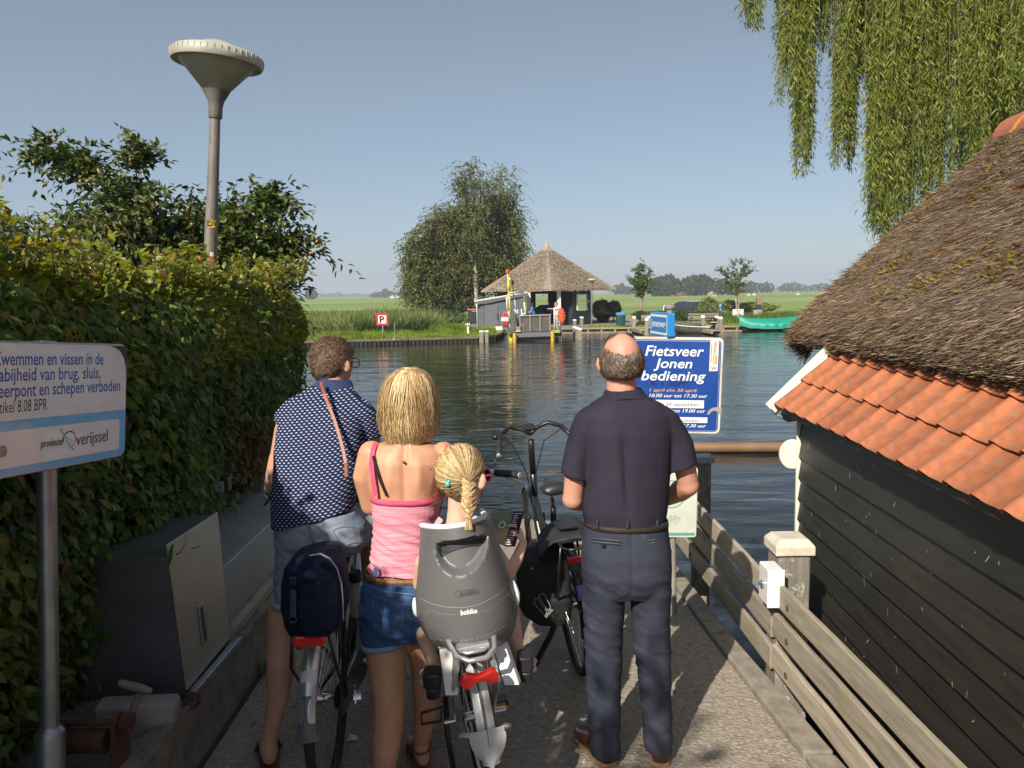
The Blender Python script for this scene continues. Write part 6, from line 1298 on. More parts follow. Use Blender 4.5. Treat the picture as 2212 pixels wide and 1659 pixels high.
def bicycle(label,loc,head,lean,frm,rimm,fend,R=.345,step=False,rackm=None,bars=None,dark=False,sad=.93,fa=(PI*1.02,PI*.36),fwid=.058,ca=-.9):
    t=thing('bicycle',label,'bicycle',loc,(0,lean,head));Bb=V(0,.46,.29)
    wheel(t,0,R,rimm,dark=dark);wheel(t,1.09,R,rimm,dark=dark)
    st=V(0,.24,sad-.14)
    T(t,'seat_tube',[Bb,st],.0165,frm);hb,ht=V(0,.93,.60),V(0,.86,.86)
    T(t,'head_tube',[hb,ht],.021,frm)
    if step:T(t,'down_tube',[Bb+V(0,.02,.02),V(0,.70,.33),V(0,.86,.50),hb+V(0,-.01,.03)],.026,frm);T(t,'top_tube',[V(0,.36,.50),V(0,.62,.45),V(0,.82,.62),hb+V(0,-.03,.12)],.018,frm)
    else:T(t,'down_tube',[Bb,hb+V(0,-.01,.02)],.023,frm);T(t,'top_tube',[V(0,.27,.68),ht+V(0,.01,-.05)],.017,frm)
    for s_ in(-1,1):
        T(t,'chain_stay',[Bb+V(.035*s_,0,0),V(.065*s_,.02,R)],.011,frm);T(t,'seat_stay',[V(.03*s_,.30,sad-.22-.10),V(.055*s_,.10,R+.18),V(.065*s_,0,R)],.009,frm)
        T(t,'fork_blade',[hb+V(.045*s_,.01,-.03),V(.055*s_,1.02,R+.12),V(.055*s_,1.09,R)],.013,frm)
    T(t,'seat_post',[st,V(0,.205,sad-.03)],.0135,M_chrome)
    mb=MB();L_=[]
    for y,w_,z in((.02,.075,.012),(.05,.080,.018),(.10,.075,.016),(.16,.05,.010),(.22,.030,.006),(.29,.020,.0)):L_.append(((0,y+.05,sad+z-.012),w_,.030 if y<.12 else .022,V(1,0,0),V(0,0,1)))
    mb.rings([((0,.055,sad-.01),.045,.012,V(1,0,0),V(0,0,1))]+L_+[((0,.355,sad-.016),.008,.008,V(1,0,0),V(0,0,1))],16);mb.build('saddle',M_saddle,t,smooth=True,world=False)
    bz=1.10;stem=V(0,.80,bz-.02)
    T(t,'stem',[ht,V(0,.835,1.0),stem],.019,M_dmet)
    for s_ in(-1,1):
        bp_=bars or[(0,.80,bz),(.07,.815,bz+.015),(.17,.79,bz+.025),(.26,.69,bz+.01),(.295,.58,bz-.01)]
        P=[V(a*s_,b,c)for a,b,c in bp_];T(t,'handlebar',P,.0135,M_dmet if frm is M_bpaint else M_silver);e=P[-1];d=(P[-1]-P[-2]).normalized()
        g=T(t,'grip',[e-d*.01,e+d*.03,e+d*.12],[.015,.0165,.0165],M_grip,12);T(g,'grip_end',[e+d*.121,e+d*.126],[.0168,.014],M_silver,12)
        T(t,'brake_lever',[e+V(.0,.02,-.015),e+V(.025*s_,.045,-.035)+d*.04,e+V(.02*s_,.04,-.045)+d*.12],.0055,M_silver if frm is not M_bpaint else M_dmet,6)
        T(t,'cable',[e+V(0,.03,.0),e+V(-.03*s_,.16,.02),V(.10*s_,.93,bz-.06),V(.03*s_,.93,.85),V(.02*s_,.93,.70)],.003,M_black,5)
    mb=MB();e=V(-.22,.73,bz+.03);mb.ball(e+V(0,0,.012),.022,.022,.018);mb.build('bell',M_dmet,t,smooth=True,world=False)
    fender(t,0,R,fa[0],fa[1],fwid,fend);fender(t,1.09,R,PI*1.12,PI*.20,.055,fend)
    # rack
    rm=rackm or M_bpaint;z=R+.40
    T(t,'rack',[V(-.055,.26,z-.02),V(-.06,.05,z),V(-.06,-.26,z),V(-.03,-.30,z),V(.03,-.30,z),V(.06,-.26,z),V(.06,.05,z),V(.055,.26,z-.02)],.0065,rm,8)
    for yy in(-.18,-.05,.08):T(t,'rack_bar',[V(-.06,yy,z),V(.06,yy,z)],.005,rm,6)
    for s_ in(-1,1):
        T(t,'rack_stay',[V(.06*s_,-.22,z),V(.085*s_,-.20,z-.17),V(.07*s_,.0,R)],.006,rm,6);T(t,'rack_stay',[V(.06*s_,-.02,z),V(.075*s_,.0,R)],.006,rm,6);T(t,'rack_stay',[V(.06*s_,.16,z),V(.072*s_,.01,R+.02)],.006,rm,6)
    # drive train
    mb=MB();mb.lathe([(.085,.048),(.085,.052),(.02,.053)],Bb,30,(1,0,0));mb.build('chainring',M_dmet,t,world=False)
    mb=MB();mb.lathe([(.048,.036),(.030,.052),(.02,.054)],(0,0,R),24,(1,0,0));mb.build('sprocket',M_dmet,t,world=False)
    T(t,'chain',[V(.05,.46,.375),V(.045,0,R+.042),V(.045,-.042,R),V(.045,0,R-.042),V(.05,.46,.205),V(.05,.54,.29)],.005,M_dmet,5,closed=True)
    mb=MB();mb.prism([(-.06,R-.05),(.50,.19),(.56,.24),(.57,.33),(.50,.39),(.0,R+.06),(-.05,R+.03)],.012,(.058,0,0),V(0,1,0),V(0,0,1),V(1,0,0));mb.build('chain_guard',mat('smoked plastic',(.045,.045,.048),.3,coat=.3)if 'smoked plastic' not in bpy.data.materials else bpy.data.materials['smoked plastic'],t,bevel=.003,world=False)
    for s_,a in((1,ca),(-1,PI+ca)):
        e=Bb+V(.095*s_,.172*math.cos(a),.172*math.sin(a));T(t,'crank',[Bb+V(.07*s_,0,0),e],.009,M_chrome,8)
        mb=MB();mb.box(e+V(.055*s_,0,0),(.095,.075,.026));pd=mb.build('pedal',M_black,t,bevel=.005,world=False)
        for q in(-1,1):mb=MB();mb.box(e+V(.055*s_,.0385*q,0),(.07,.003,.016));mb.build('reflector',M_orange,pd,world=False)
    return t
def arc_w(t,x):pass
WB=lambda t,p:wm(t)@Vector(p)

# --- bicycle of the seated man (left)
bkA=bicycle('dark touring bicycle with silver mudguard carrying the navy bag, ridden by the seated man',V(-.755,3.06,0),math.radians(1.5),math.radians(-1),M_bpaint,M_dmet,M_silver,R=.35,fa=(PI*.95,PI*.36),fwid=.062)
f_=fender(bkA,0,.35,PI*.975,PI*.92,.07,mat('grey mudflap',(.13,.14,.155),.45),'mudflap',r=.031,wid=lambda f:.062+.03*(1-f)**2)
mb=MB();
for i in range(7):pass
f2=fender(bkA,0,.35,PI*.925,PI*.84,.03,bpy.data.materials['grey mudflap'],'mudflap',r=.0305,wid=lambda f:.052-.022*math.sin(PI*f)if f<.9 else .05)
f3=fender(bkA,0,.35,PI*.80,PI*.765,.06,mat('sticker white',(.62,.63,.62),.4),'sticker',r=.0298)
mb=MB();mb.box((.02,-.315,.735),(.115,.03,.045),Matrix.Rotation(.2,3,'X'));mb.build('reflector',mat('bright red',(.85,.03,.01),.3,coat=.5),bkA,bevel=.012,segs=3,world=False)
mb=MB();mb.lathe([(.036,0),(.037,.01),(.037,.12),(.030,.135),(.030,.15),(.014,.165)],(.06,.44,.52),16,V(0,-.1,1));mb.build('bottle',mat('clear bottle',(.45,.48,.5),.15,coat=.3),bkA,smooth=40,world=False)
mb=MB();mb.lathe([(.032,0),(.034,.02),(.026,.04)],(.06,.423,.685),14,V(0,-.1,1));mb.build('bottle_cap',M_black,bkA,smooth=40,world=False)
# derailleur / disc seen right of the hub
mb=MB();mb.lathe([(.055,0),(.055,.004),(.050,.004),(.050,0)],(.105,.02,.33),24,(1,.2,0));mb.lathe([(.028,.0),(.026,.03),(.012,.035)],(.10,.03,.33),14,(1,.1,0));mb.build('gear_hub',M_chrome,bkA,smooth=40,world=False)
# navy bag on its carrier
M_navy=mat('navy nylon',(.008,.013,.036),.85,spec=.2,col2=(.012,.020,.05),scale=6,bump=.25,bscale=40)
bag=thing('backpack','navy blue backpack with buckled strap lying on the bicycle carrier','backpack',V(-.76,2.82,.76))
bc=at_y(682,1280,2.80)
mb=MB();Lb=[]
for v,u0,u1,ry in((1374,640,700,.05),(1366,622,722,.08),(1340,612,742,.10),(1300,606,750,.115),(1255,607,750,.115),(1220,618,743,.10),(1198,636,728,.08),(1186,655,708,.045)):
    a=at_y(u0,v,2.80);b=at_y(u1,v,2.80);Lb.append(((a+b)/2+V(0,.02,0),(b-a).length/2,ry,(b-a).normalized()))
mb.rings(Lb[::-1],22,power=2.4)
Lb=[]
for v,u0,u1,ry in((1368,650,712,.03),(1350,640,722,.05),(1300,640,728,.06),(1262,646,722,.055),(1250,655,712,.03)):
    a=at_y(u0,v,2.72);b=at_y(u1,v,2.72);Lb.append(((a+b)/2,(b-a).length/2,ry))
mb.rings(Lb[::-1],18,power=2.6);mb.limb([at_y(645,1252,2.70),at_y(680,1236,2.69),at_y(706,1248,2.70)],[.02,.026,.02],10)
solid('body',mb,M_navy,bag,voxel=.006,it=3,disp=folds(9,9,14,.006,3))
for(uu,vv,w_,h_,nm,mm)in((633,1310,.022,.12,'strap',mat('blue webbing',(.03,.05,.10),.8)),(632,1256,.026,.03,'buckle',M_black),(633,1336,.03,.02,'buckle',M_black)):
    mb=MB();c=at_y(uu,vv,2.665);mb.box(c,(w_,.012,h_),Matrix.Rotation(.05,3,'Y'));mb.build(nm,mm,bag,bevel=.004)
mb=MB();pts=[at_y(u,v,y)for u,v,y in((668,1200,2.745),(692,1196,2.745),(712,1206,2.74),(728,1228,2.735),(738,1262,2.735),(741,1300,2.735),(742,1340,2.74))]
for i in range(6):mb.bar(pts[i],pts[i+1],.0028,.005)
mb.build('piping',mat('reflective piping',(.40,.39,.43),.5),bag)

# --- silver mother's bicycle
bkB=bicycle('silver ladies bicycle with the grey child seat and white mudguard in the centre foreground',V(-.125,2.93,0),math.radians(12),math.radians(-6),M_silver,M_silver,mat('pale mudguard',(.66,.67,.68),.35,coat=.4),R=.345,step=True,rackm=M_silver,ca=-1.5,fa=(PI*.985,PI*.36),fwid=.062,
    bars=[(0,.80,1.10),(.08,.82,1.12),(.19,.80,1.12),(.27,.74,1.11),(.315,.70,1.105)])
fender(bkB,0,.345,PI*.995,PI*.88,.06,mat('milky flap',(.60,.60,.62),.35,coat=.3),'mudflap',r=.033,wid=lambda f:.018+.11*math.sin(PI*min(f*.62,1))if f<.85 else .12*math.sin(PI*.527))
fender(bkB,0,.345,PI*.93,PI*.72,.02,mat('silver strip',(.75,.75,.76),.2,.8),'strip',r=.0345)
fender(bkB,0,.345,PI*.72,PI*.60,.02,mat('dark strip',(.16,.16,.17),.3),'strip',r=.0345)
for s_ in(-1,1):
    T(bkB,'wing',[V(.03*s_,-.33,.44),V(.06*s_,-.31,.455),V(.085*s_,-.27,.44),V(.088*s_,-.24,.40)],[.012,.015,.014,.008],bpy.data.materials['milky flap'],8,flat=.35)
    T(bkB,'side_tube',[V(.055*s_,-.25,.74),V(.075*s_,-.20,.60),V(.07*s_,0,.345)],.011,M_silver)
    mb=MB();mb.lathe([(.012,0),(.012,.05),(.007,.055)],(.07*s_,0,.345),12,(s_,0,0));mb.build('axle_nut',M_chrome,bkB,world=False)
mb=MB();L_=[((x,-.335,.70+z),.001+rx,.014+ry*.2,V(0,1,0),V(0,0,1))for x,rx,ry,z in()]
poly=[]
for x,h in((-.068,.006),(-.060,.024),(-.040,.030),(-.015,.019),(0,.016),(.015,.019),(.040,.030),(.060,.024),(.068,.006)):poly.append((x,h))
poly+=[(x,-h*(.85 if abs(x)>.02 else .4))for x,h in poly[::-1]]
mb.prism(poly,.035,(0,-.30,.655),(1,0,0),(0,-.15,1),(0,-1,0));mb.build('rear_reflector',M_red,bkB,bevel=.006,segs=2,world=False)
T(bkB,'carrier_loop',[V(-.075,-.12,.80),V(-.08,-.24,.765),V(-.065,-.31,.745),V(-.03,-.345,.738),(.03,-.345,.738),V(.065,-.31,.745),V(.08,-.24,.765),V(.075,-.12,.80)],.0095,M_silver,10)
mb=MB();mb.box((0,-.24,.752),(.11,.10,.02));mb.box((0,-.20,.775),(.05,.12,.03));mb.build('bracket',M_silver,bkB,bevel=.004,world=False)
# ring lock, black frame lock left of the wheel
T(bkB,'folding_stand',[V(-.10,.05,.42),V(-.115,.0,.30),V(-.11,-.02,.12)],.011,M_black);T(bkB,'stand_foot',[V(-.12,-.02,.15),V(-.09,-.02,.15),V(-.09,-.02,.11),V(-.12,-.02,.11)],.007,M_black,closed=True)
T(bkB,'pedal_frame',[V(-.12,.05,.38),V(-.20,.05,.375),V(-.205,.05,.33),V(-.13,.05,.325)],.006,M_black,8,closed=True)

# child seat on the carrier, in world coordinates
def su(v): # left and right edge of the shell at picture height v
    K=[(1108,935,1040),(1118,912,1058),(1135,908,1066),(1180,906,1080),(1240,902,1098),(1290,897,1112),(1330,900,1117),(1360,912,1112),(1385,928,1098),(1405,952,1076),(1420,985,1048)]
    for a,b in zip(K,K[1:]):
        if v<=b[0]:f=(v-a[0])/(b[0]-a[0]);return a[1]+(b[1]-a[1])*f,a[2]+(b[2]-a[2])*f
    return K[-1][1],K[-1][2]
def sY(u,v):
    a,b=su(v);s_=(u-(a+b)/2)/((b-a)/2);s_=max(-1.05,min(1.05,s_))
    y0=2.70-.06*math.sin(PI*min(1,max(0,(v-1108)/300))*.62);low=max(0,(v-1375)/45);y0+=.09*low*low
    y=y0+.10*s_*s_+.05*abs(s_)**6
    # grip recess
    du=(u-997)/58;dv=(v-(1172-.17*(u-997)));m=0
    if dv>-8:r_=math.hypot(du,max(dv,0)/72);m=max(0,min(1,(1-r_)*4))*min(1,(dv+8)/5)
    return y+.048*m
def topv(u): # concave top edge
    f=(u-985)/75;return 1127-13*f+(1-f*f)*15-(8 if f>.7 else 0)*(f-.7)/.3
NU,NVr=44,60;vs=[];
for j in range(NVr+1):
    for i in range(NU+1):
        g=j/NVr;s_=-1+2*i/NU
        v=1118+(1420-1118)*g;a,b=su(v);u=(a+b)/2+s_*(b-a)/2
        tv=topv(u);v2=tv+(1420-tv)*g if g<1 else 1420;v2=max(v2,tv)
        a,b=su(v2);u=(a+b)/2+s_*(b-a)/2;vs.append(at_y(u,v2,sY(u,v2)))
K=NU+1;n0=len(vs);vs2=[p+V(0,.016,-.001)for p in vs]
fs=[(j*K+i,j*K+i+1,(j+1)*K+i+1,(j+1)*K+i)for j in range(NVr)for i in range(NU)]
fs+=[(n0+q[3],n0+q[2],n0+q[1],n0+q[0])for q in fs]
edge_=[i for i in range(K)]+[j*K+NU for j in range(1,NVr+1)]+[NVr*K+i for i in range(NU-1,-1,-1)]+[j*K for j in range(NVr-1,0,-1)]
fs+=[(edge_[k],edge_[(k+1)%len(edge_)],n0+edge_[(k+1)%len(edge_)],n0+edge_[k])for k in range(len(edge_))]
M_seat=mat('grey seat plastic',(.128,.128,.130),.42,bump=.08,bscale=400)
mb=MB();mb.add(vs+vs2,fs);seat=mb.build('child_seat',M_seat,bkB,smooth=45)
# white inner liner with rolled rim
M_line=mat('white seat liner',(.78,.77,.75),.4)
mb=MB();rim=[vs2[i]+V(0,.012,.002)for i in range(K)];mb.tube(rim,.011,8);mb.build('seat_rim',M_line,seat,smooth=True)
for side in(0,NU):mb=MB();mb.tube([vs2[j*K+side]+V(.006 if side else-.006,.015,0)for j in range(34,44)],[.004,.008,.011,.012,.013,.013,.012,.011,.008,.004],8);mb.build('side_pad',M_line,seat,smooth=True)
mb=MB();mb.tube([vs2[(NVr-6)*K+6]+V(0,.02,-.025),vs2[NVr*K+12]+V(0,.015,-.010),vs2[NVr*K+22]+V(0,.015,-.012),vs2[NVr*K+32]+V(0,.015,-.010),vs2[(NVr-6)*K+38]+V(0,.02,-.025)],.009,8);mb.build('seat_rim',M_line,seat,smooth=True)
# seat pan and wings in front (towards the water)
mb=MB();c=at_y(1008,1352,2.93);mb.rings([(c+V(0,0,-.045),.10,.11),(c+V(0,0,-.02),.14,.14),(c+V(0,0,.03),.155,.155)],22,power=3);mb.build('seat_pan',M_line,seat,smooth=40)
# dark slot of the grip
def on(u,v,e=.0015):return at_y(u,v,sY(u,v)-e)
sl_p=[(944,1183),(960,1178),(980,1174),(1000,1169),(1020,1163),(1044,1154)]
mb=MB();vv=[]
for j in range(15):
    for i in range(41):
        f=i/40;g=j/14;ut,vt_=944+100*f,1184-30*f;ub,vb=952+88*f,1202-24*f+6*math.sin(PI*f)*-1;u,v=ut+(ub-ut)*g,vt_+(vb-vt_)*g;vv.append(on(u,v,.0045))
mb.add(vv,[(j*41+i,j*41+i+1,j*41+i+42,j*41+i+41)for j in range(14)for i in range(40)]);mb.build('grip_slot',mat('slot dark',(.03,.035,.045),.5),seat,fix=False)
def stitch(pts,w_,m,dash=False,name='stitching',e=.0012):
    P=[]
    for a,b in zip(pts,pts[1:]):
        for k in range(8):P.append((a[0]+(b[0]-a[0])*k/8,a[1]+(b[1]-a[1])*k/8))
    P.append(pts[-1]);mb=MB()
    for i in range(len(P)-1):
        if dash and i%2:continue
        A=on(P[i][0],P[i][1],e);B=on(P[i+1][0],P[i+1][1],e);d=(B-A).normalized();nn=d.cross(V(0,1,0)).normalized()*w_/2
        mb.quad(A+nn,A-nn,B-nn,B+nn)
    o=mb.build(name,m,seat,fix=False);o['kind']='stuff'
M_sline=mat('pale line',(.42,.41,.40),.5)
stitch([(905,1292),(930,1303),(960,1311),(1000,1313),(1035,1306),(1070,1288),(1098,1265)],.0016,M_sline)
stitch([(912,1340),(925,1305+12),(955,1326),(988,1328)],.0014,M_sline,True);stitch([(1034,1324),(1060,1314),(1085,1298),(1097,1282),(1110,1300)],.0014,M_sline,True)
stitch([(922,1375),(960,1384),(1005,1384),(1050,1374),(1085,1356),(1112,1336)],.0014,M_sline,True)
stitch([(930,1388),(965,1398),(1005,1400),(1050,1391),(1090,1372)],.0016,mat('seam dark',(.04,.04,.042),.6),False,'seam')
def seat_text(s,u0,v0,u1,hpx,m,slope=-.10,shear=0.0,bold=.0,name='lettering',e=.0016):
    co,fs=text_mesh(s,1.0,None,shear,bold);w_=co[:,0].max();h_=co[:,1].max();mb=MB();vv=[]
    for a,b,_ in co:u=u0+(u1-u0)*a/w_;v=v0+slope*(u-u0)-hpx*b/h_;vv.append(on(u,v,e))
    mb.add(vv,fs);return mb.build(name,m,seat,fix=False)
seat_text('bobike',995,1329,1031,11,mat('white print',(.8,.8,.8),.5),-.14,bold=.035)
seat_text('bobike',993,1287,1031,9,mat('embossed grey',(.085,.082,.08),.35),-.14,bold=.03,e=.0018)
stitch([(983,1284),(986,1278),(1030,1272),(1036,1276),(1033,1282),(988,1290),(983,1284)],.0018,bpy.data.materials['embossed grey'],name='badge_outline')
# leg plates, foot rests and straps
for(p0,p1,w0,w1,nm)in(((961,1395),(976,1502),34,34,'leg_guard'),((1076,1385),(1106,1480),38,40,'leg_guard')):
    a=at_y(p0[0],p0[1],2.78);b=at_y(p1[0],p1[1],2.70);mb=MB();d=V(1,0,0)
    k=2.78/F;vs_=[]
    for f in(0,.5,1):
        c=a.lerp(b,f);w_=(w0+(w1-w0)*f)*k/2
        for x_,y_ in((-w_,.03),(-w_*.8,0),(w_*.8,0),(w_,.03),(w_*.8,.012),(-w_*.8,.012)):vs_.append(c+V(x_,y_,0))
    mb.add(vs_,[(i*6+q,i*6+(q+1)%6,i*6+6+(q+1)%6,i*6+6+q)for i in range(2)for q in range(6)]+[tuple(range(6))[::-1],tuple(range(12,18))]);mb.build(nm,M_line,seat,bevel=.003)
for(u0,u1,v0,v1,Y,vb)in((912,953,1457,1486,2.78,1508),(1116,1153,1420,1450,2.80,1470)):
    a=at_y(u0,v0,Y);b=at_y(u1,v1,Y);mb=MB();mb.rings([((a+b)/2+V(0,.03,z),(b.x-a.x)/2,.045)for z in(-(a.z-b.z)/2,(a.z-b.z)/2)],16,power=4);mb.build('foot_strap',M_black,seat,bevel=.004)
    c=at_y((u0+u1)/2+3,vb,Y);mb=MB();mb.rings([(V(c.x,c.y+.03,c.z),(b.x-a.x)*.36,.05),(V(c.x,c.y+.03,b.z+.002),(b.x-a.x)*.40,.055)],16,power=4);mb.build('foot_rest',M_black,seat,bevel=.004)
mb=MB();a=at_y(943,1400,2.80);b=at_y(1093,1388,2.80);mb.bar(a,b,.05,.028);mb.build('cross_beam',M_black,seat,bevel=.005)

# --- black electric bicycle on its kickstand
bkC=bicycle('black electric bicycle on its kickstand with black panniers between the child and the old man',V(.325,4.0,0),math.radians(8),math.radians(-5.5),M_bpaint,M_dmet,M_bpaint,R=.35,step=True,dark=True,sad=.95,
    bars=[(0,.80,1.12),(.05,.83,1.15),(.12,.83,1.17),(.19,.75,1.15),(.215,.62,1.11)])
mb=MB();mb.box((0,-.31,.70),(.105,.03,.035));mb.build('rear_light',M_red,bkC,bevel=.010,segs=3,world=False)
fender(bkC,0,.35,PI*1.03,PI*.97,.05,M_line,'mudflap',r=.031);fender(bkC,0,.35,PI*.86,PI*.80,.05,mat('violet sticker',(.25,.2,.5),.4),'sticker',r=.0312)
T(bkC,'kickstand',[V(-.05,.02,.33),V(-.12,.05,.18),V(-.215,.08,.02)],.017,M_bpaint);mb=MB();mb.box((0,.82,1.155),(.065,.05,.03),Matrix.Rotation(.5,3,'X'));mb.build('display',M_black,bkC,bevel=.005,world=False)
mb=MB();mb.box((0,.875,.88),(.034,.03,.20),Matrix.Rotation(.28,3,'X'));mb.build('head_cover',M_bpaint,bkC,bevel=.008,world=False)
mb=MB();mb.box((-.017,.72,.50),(.010,.20,.035),Matrix.Rotation(.7,3,'X'));mb.build('frame_sticker',mat('white decal',(.7,.72,.65),.4),bkC,world=False)
mb=MB();mb.box((0,-.05,.80),(.09,.15,.012));mb.build('carrier_clamp',M_dmet,bkC,bevel=.003,world=False)
M_pan=mat('pannier cloth',(.016,.016,.018),.75,col2=(.028,.028,.03),scale=8,bump=.4,bscale=50)
pan_=thing('pannier_bag','black double pannier bag with printed outline logo on the electric bicycle','pannier',WB(bkC,(0,0,.75)))
q_=lambda u,v,Y:at_y(u,v,Y)
mb=MB();Lp=[]
for(u0,v0,u1,v1,ry,Y)in((1165,1366,1222,1366,.025,3.92),(1130,1342,1236,1352,.055,3.92),(1116,1300,1238,1310,.068,3.90),(1112,1250,1232,1250,.068,3.90),(1110,1220,1228,1215,.065,3.90),(1118,1195,1226,1188,.045,3.92)):
    a=q_(u0,v0,Y);b=q_(u1,v1,Y);Lp.append(((a+b)/2+V(0,.10,0),(b-a).length/2,ry,(b-a).normalized()))
mb.rings(Lp[::-1],20,power=3);solid('bag',mb,M_pan,pan_,voxel=.009,it=2,disp=folds(7,7,9,.010,5))
mb=MB();Lp=[]
for x,zz,w_ in((-.16,.62,.02),(-.14,.69,.025),(-.07,.755,.025),(.07,.765,.025),(.13,.71,.025),(.15,.64,.02)):Lp.append((WB(bkC,(x,-.02,zz)),.17,w_*.7,V(0,1,0),V(0,0,1)))
mb.rings(Lp,14,power=3);solid('flap',mb,M_pan,pan_,voxel=.009,it=2,disp=folds(8,8,8,.012,9))
mb=MB();Lp=[(WB(bkC,(.15,-.02,z)),.055,.16)for z in(.72,.6,.45,.40)];mb.rings(Lp,16,power=3);mb.build('bag',M_pan,pan_,smooth=40)
fl=[(1166,1330),(1154,1304),(1162,1296),(1177,1324)]
def outline(pts,Y):
    mb=MB();P=[q_(u,v,Y)for u,v in pts]
    for i in range(len(P)):mb.bar(P[i],P[(i+1)%len(P)],.0025,.003)
    mb.build('logo_outline',mat('grey print',(.33,.33,.34),.6)if 'grey print' not in bpy.data.materials else bpy.data.materials['grey print'],pan_)
outline([(1153,1303),(1156,1294),(1161,1292),(1181,1321),(1180,1327),(1175,1328)],3.905);outline([(1163,1288),(1170,1282),(1175,1283),(1189,1309),(1188,1315),(1183,1318)],3.905)
a=q_(1180,1335,3.90);d1=(q_(1196,1316,3.90)-a).normalized();d2=(q_(1176,1329,3.90)-a);d2=(d2-d1*d2.dot(d1)).normalized();letter('BASIL',a,d1,d2,V(0,-1,0),0,0,.022,bpy.data.materials['grey print'],pan_,width=(q_(1196,1316,3.90)-a).length,bold=.02)
for f in((1150,1228),(1202,1226)):mb=MB();mb.lathe([(.006,0),(.004,.003)],q_(f[0],f[1],3.89),10,(0,-1,0));mb.build('stud',M_steel,pan_)

# ================================================================ sign post at the end of the pier
sp=thing('sign_post','grey tube post carrying the ferry hours sign, the street name and the route sign','sign post',at_z(1455,1322,0))
b0_=at_z(1455,1325,0);t0_=at_y(1447,664,4.78);mb=MB();mb.tube([b0_-V(0,0,.1),t0_],.0215,16);mb.ball(t0_,.033,.033,.022);mb.build('post',mat('post grey',(.30,.28,.24),.7,.2,col2=(.2,.19,.17),scale=12,stretch=(1,1,.3)),sp,smooth=40)
M_sblue=mat('sign royal blue',(.012,.060,.29),.3,coat=.4,col2=(.016,.075,.33),scale=3);M_srim=mat('weathered white rim',(.66,.64,.58),.5,col2=(.50,.46,.36),scale=5,col3=(.25,.2,.12),scale3=26,thr=(.68,.74));M_sw=mat('sign text white',(.80,.80,.80),.45);M_so=mat('sign text orange',(.75,.36,.12),.5)
YS=4.72;BLs=at_y(1350,935,YS);BRs=at_y(1555,938,YS);TRs=at_y(1556,730,YS)
a1=(BRs-BLs).normalized();a2=(TRs-BRs);a2=(a2-a1*a2.dot(a1)).normalized();a3=a1.cross(a2);a3=a3 if a3.y<0 else-a3
Ws=(BRs-BLs).length;Hs=(TRs-BRs).length;kk=Ws/205.0
fs_=thing('ferry_sign','large royal blue sign with white Dutch ferry hours and worn white border','sign',BLs)
mb=MB();mb.prism(rrect(0,Ws,0,Hs,.03),.018,BLs-a3*.018,a1,a2,a3);pan2=mb.build('panel',M_srim,fs_,bevel=.003)
OS=BLs
flat(rrect(.016,Ws-.016,.016,Hs-.016,.024),M_sw,off=.0006,name='inner_border',par=pan2,OO=OS,a1=a1,a2=a2,a3=a3)if False else None
def fl2(poly,m,off,name,par):mb=MB();mb.prism(poly,.0007,OS+a3*off,a1,a2,a3);return mb.build(name,m,par)
fl2(rrect(.015,Ws-.015,.015,Hs-.015,.024),M_sblue,.0006,'field',pan2);fl2(rrect(.021,Ws-.021,.021,Hs-.021,.020),M_sw,.0015,'line',pan2);fl2(rrect(.0225,Ws-.0225,.0225,Hs-.0225,.019),M_sblue,.0024,'field',pan2)
# picture coordinates (zoomed region) -> sign coordinates
def sc(x,y):u=(1500+x*280/1659)*.8848;v=(800+y*280/1659)*.8848;return(u-1350)*kk,(937-v)*kk
def st_(s,x0,x1,y,hpx,m,bold=.014,shear=.20,off=.0035,align=None):
    X0,Y0=sc(x0,y);X1,_=sc(x1,y);h_=hpx*280/1659*.8848*kk
    co,f2_=text_mesh(s,1.0,None,shear,bold);w_=co[:,0].max();H2=.72;mb=MB();mb.add([OS+a1*(X0+(X1-X0)*a/w_)+a2*(Y0+h_*b/H2)+a3*off for a,b,_ in co],f2_);mb.build('lettering',m,pan2,fix=False)
st_('Fietsveer',405,1245,410,150,M_sw);st_('Jonen',535,1085,582,140,M_sw);st_('bediening',360,1285,762,140,M_sw)
st_('€ 1.20PP',505,1030,842,70,mat('marker ink',(.004,.008,.06),.6),bold=.0,shear=.0)
st_('1 april t/m 30 april:',485,1175,925,46,M_so,bold=.008);st_('van 10.00 uur tot 17.30 uur',330,1320,1005,50,M_sw,bold=.010)
for y0,y1,x0,x1 in((1160,1045,330,1275),(1372,1292,330,1333)):
    A=sc(x0,y0);B=sc(x1,y1);fl2([(A[0],A[1]),(B[0],A[1]),(B[0],B[1]),(A[0],B[1])],M_sw,.0032,'label_strip',pan2)
st_('1 mei t/m 30 september',380,1205,1132,52,M_blk,bold=.0,shear=.15,off=.0043);st_('van 10.00 uur tot 19.00 uur',330,1300,1222,50,M_sw,bold=.010)
st_('1 oktober t/m 31 oktober',430,1212,1360,44,M_blk,bold=.0,shear=.15,off=.0043);st_('van 10.00 uur tot 17.30 uur',360,1320,1438,50,M_sw,bold=.010)
A=sc(1328,620);B=sc(1452,165);r_=.008;fl2([(A[0],A[1]),(B[0]-r_,A[1]),(B[0]-.002,A[1]+.002),(B[0],A[1]+r_),(B[0],B[1]),(A[0],B[1])],mat('sticker cream',(.72,.70,.62),.5),.0032,'sticker',pan2)
A=sc(1375,515);B=sc(1435,375);fl2([(A[0],A[1]),(B[0],A[1]),(B[0],B[1]),(A[0],B[1])],mat('sticker ochre',(.55,.36,.10),.5),.0041,'sticker',pan2)
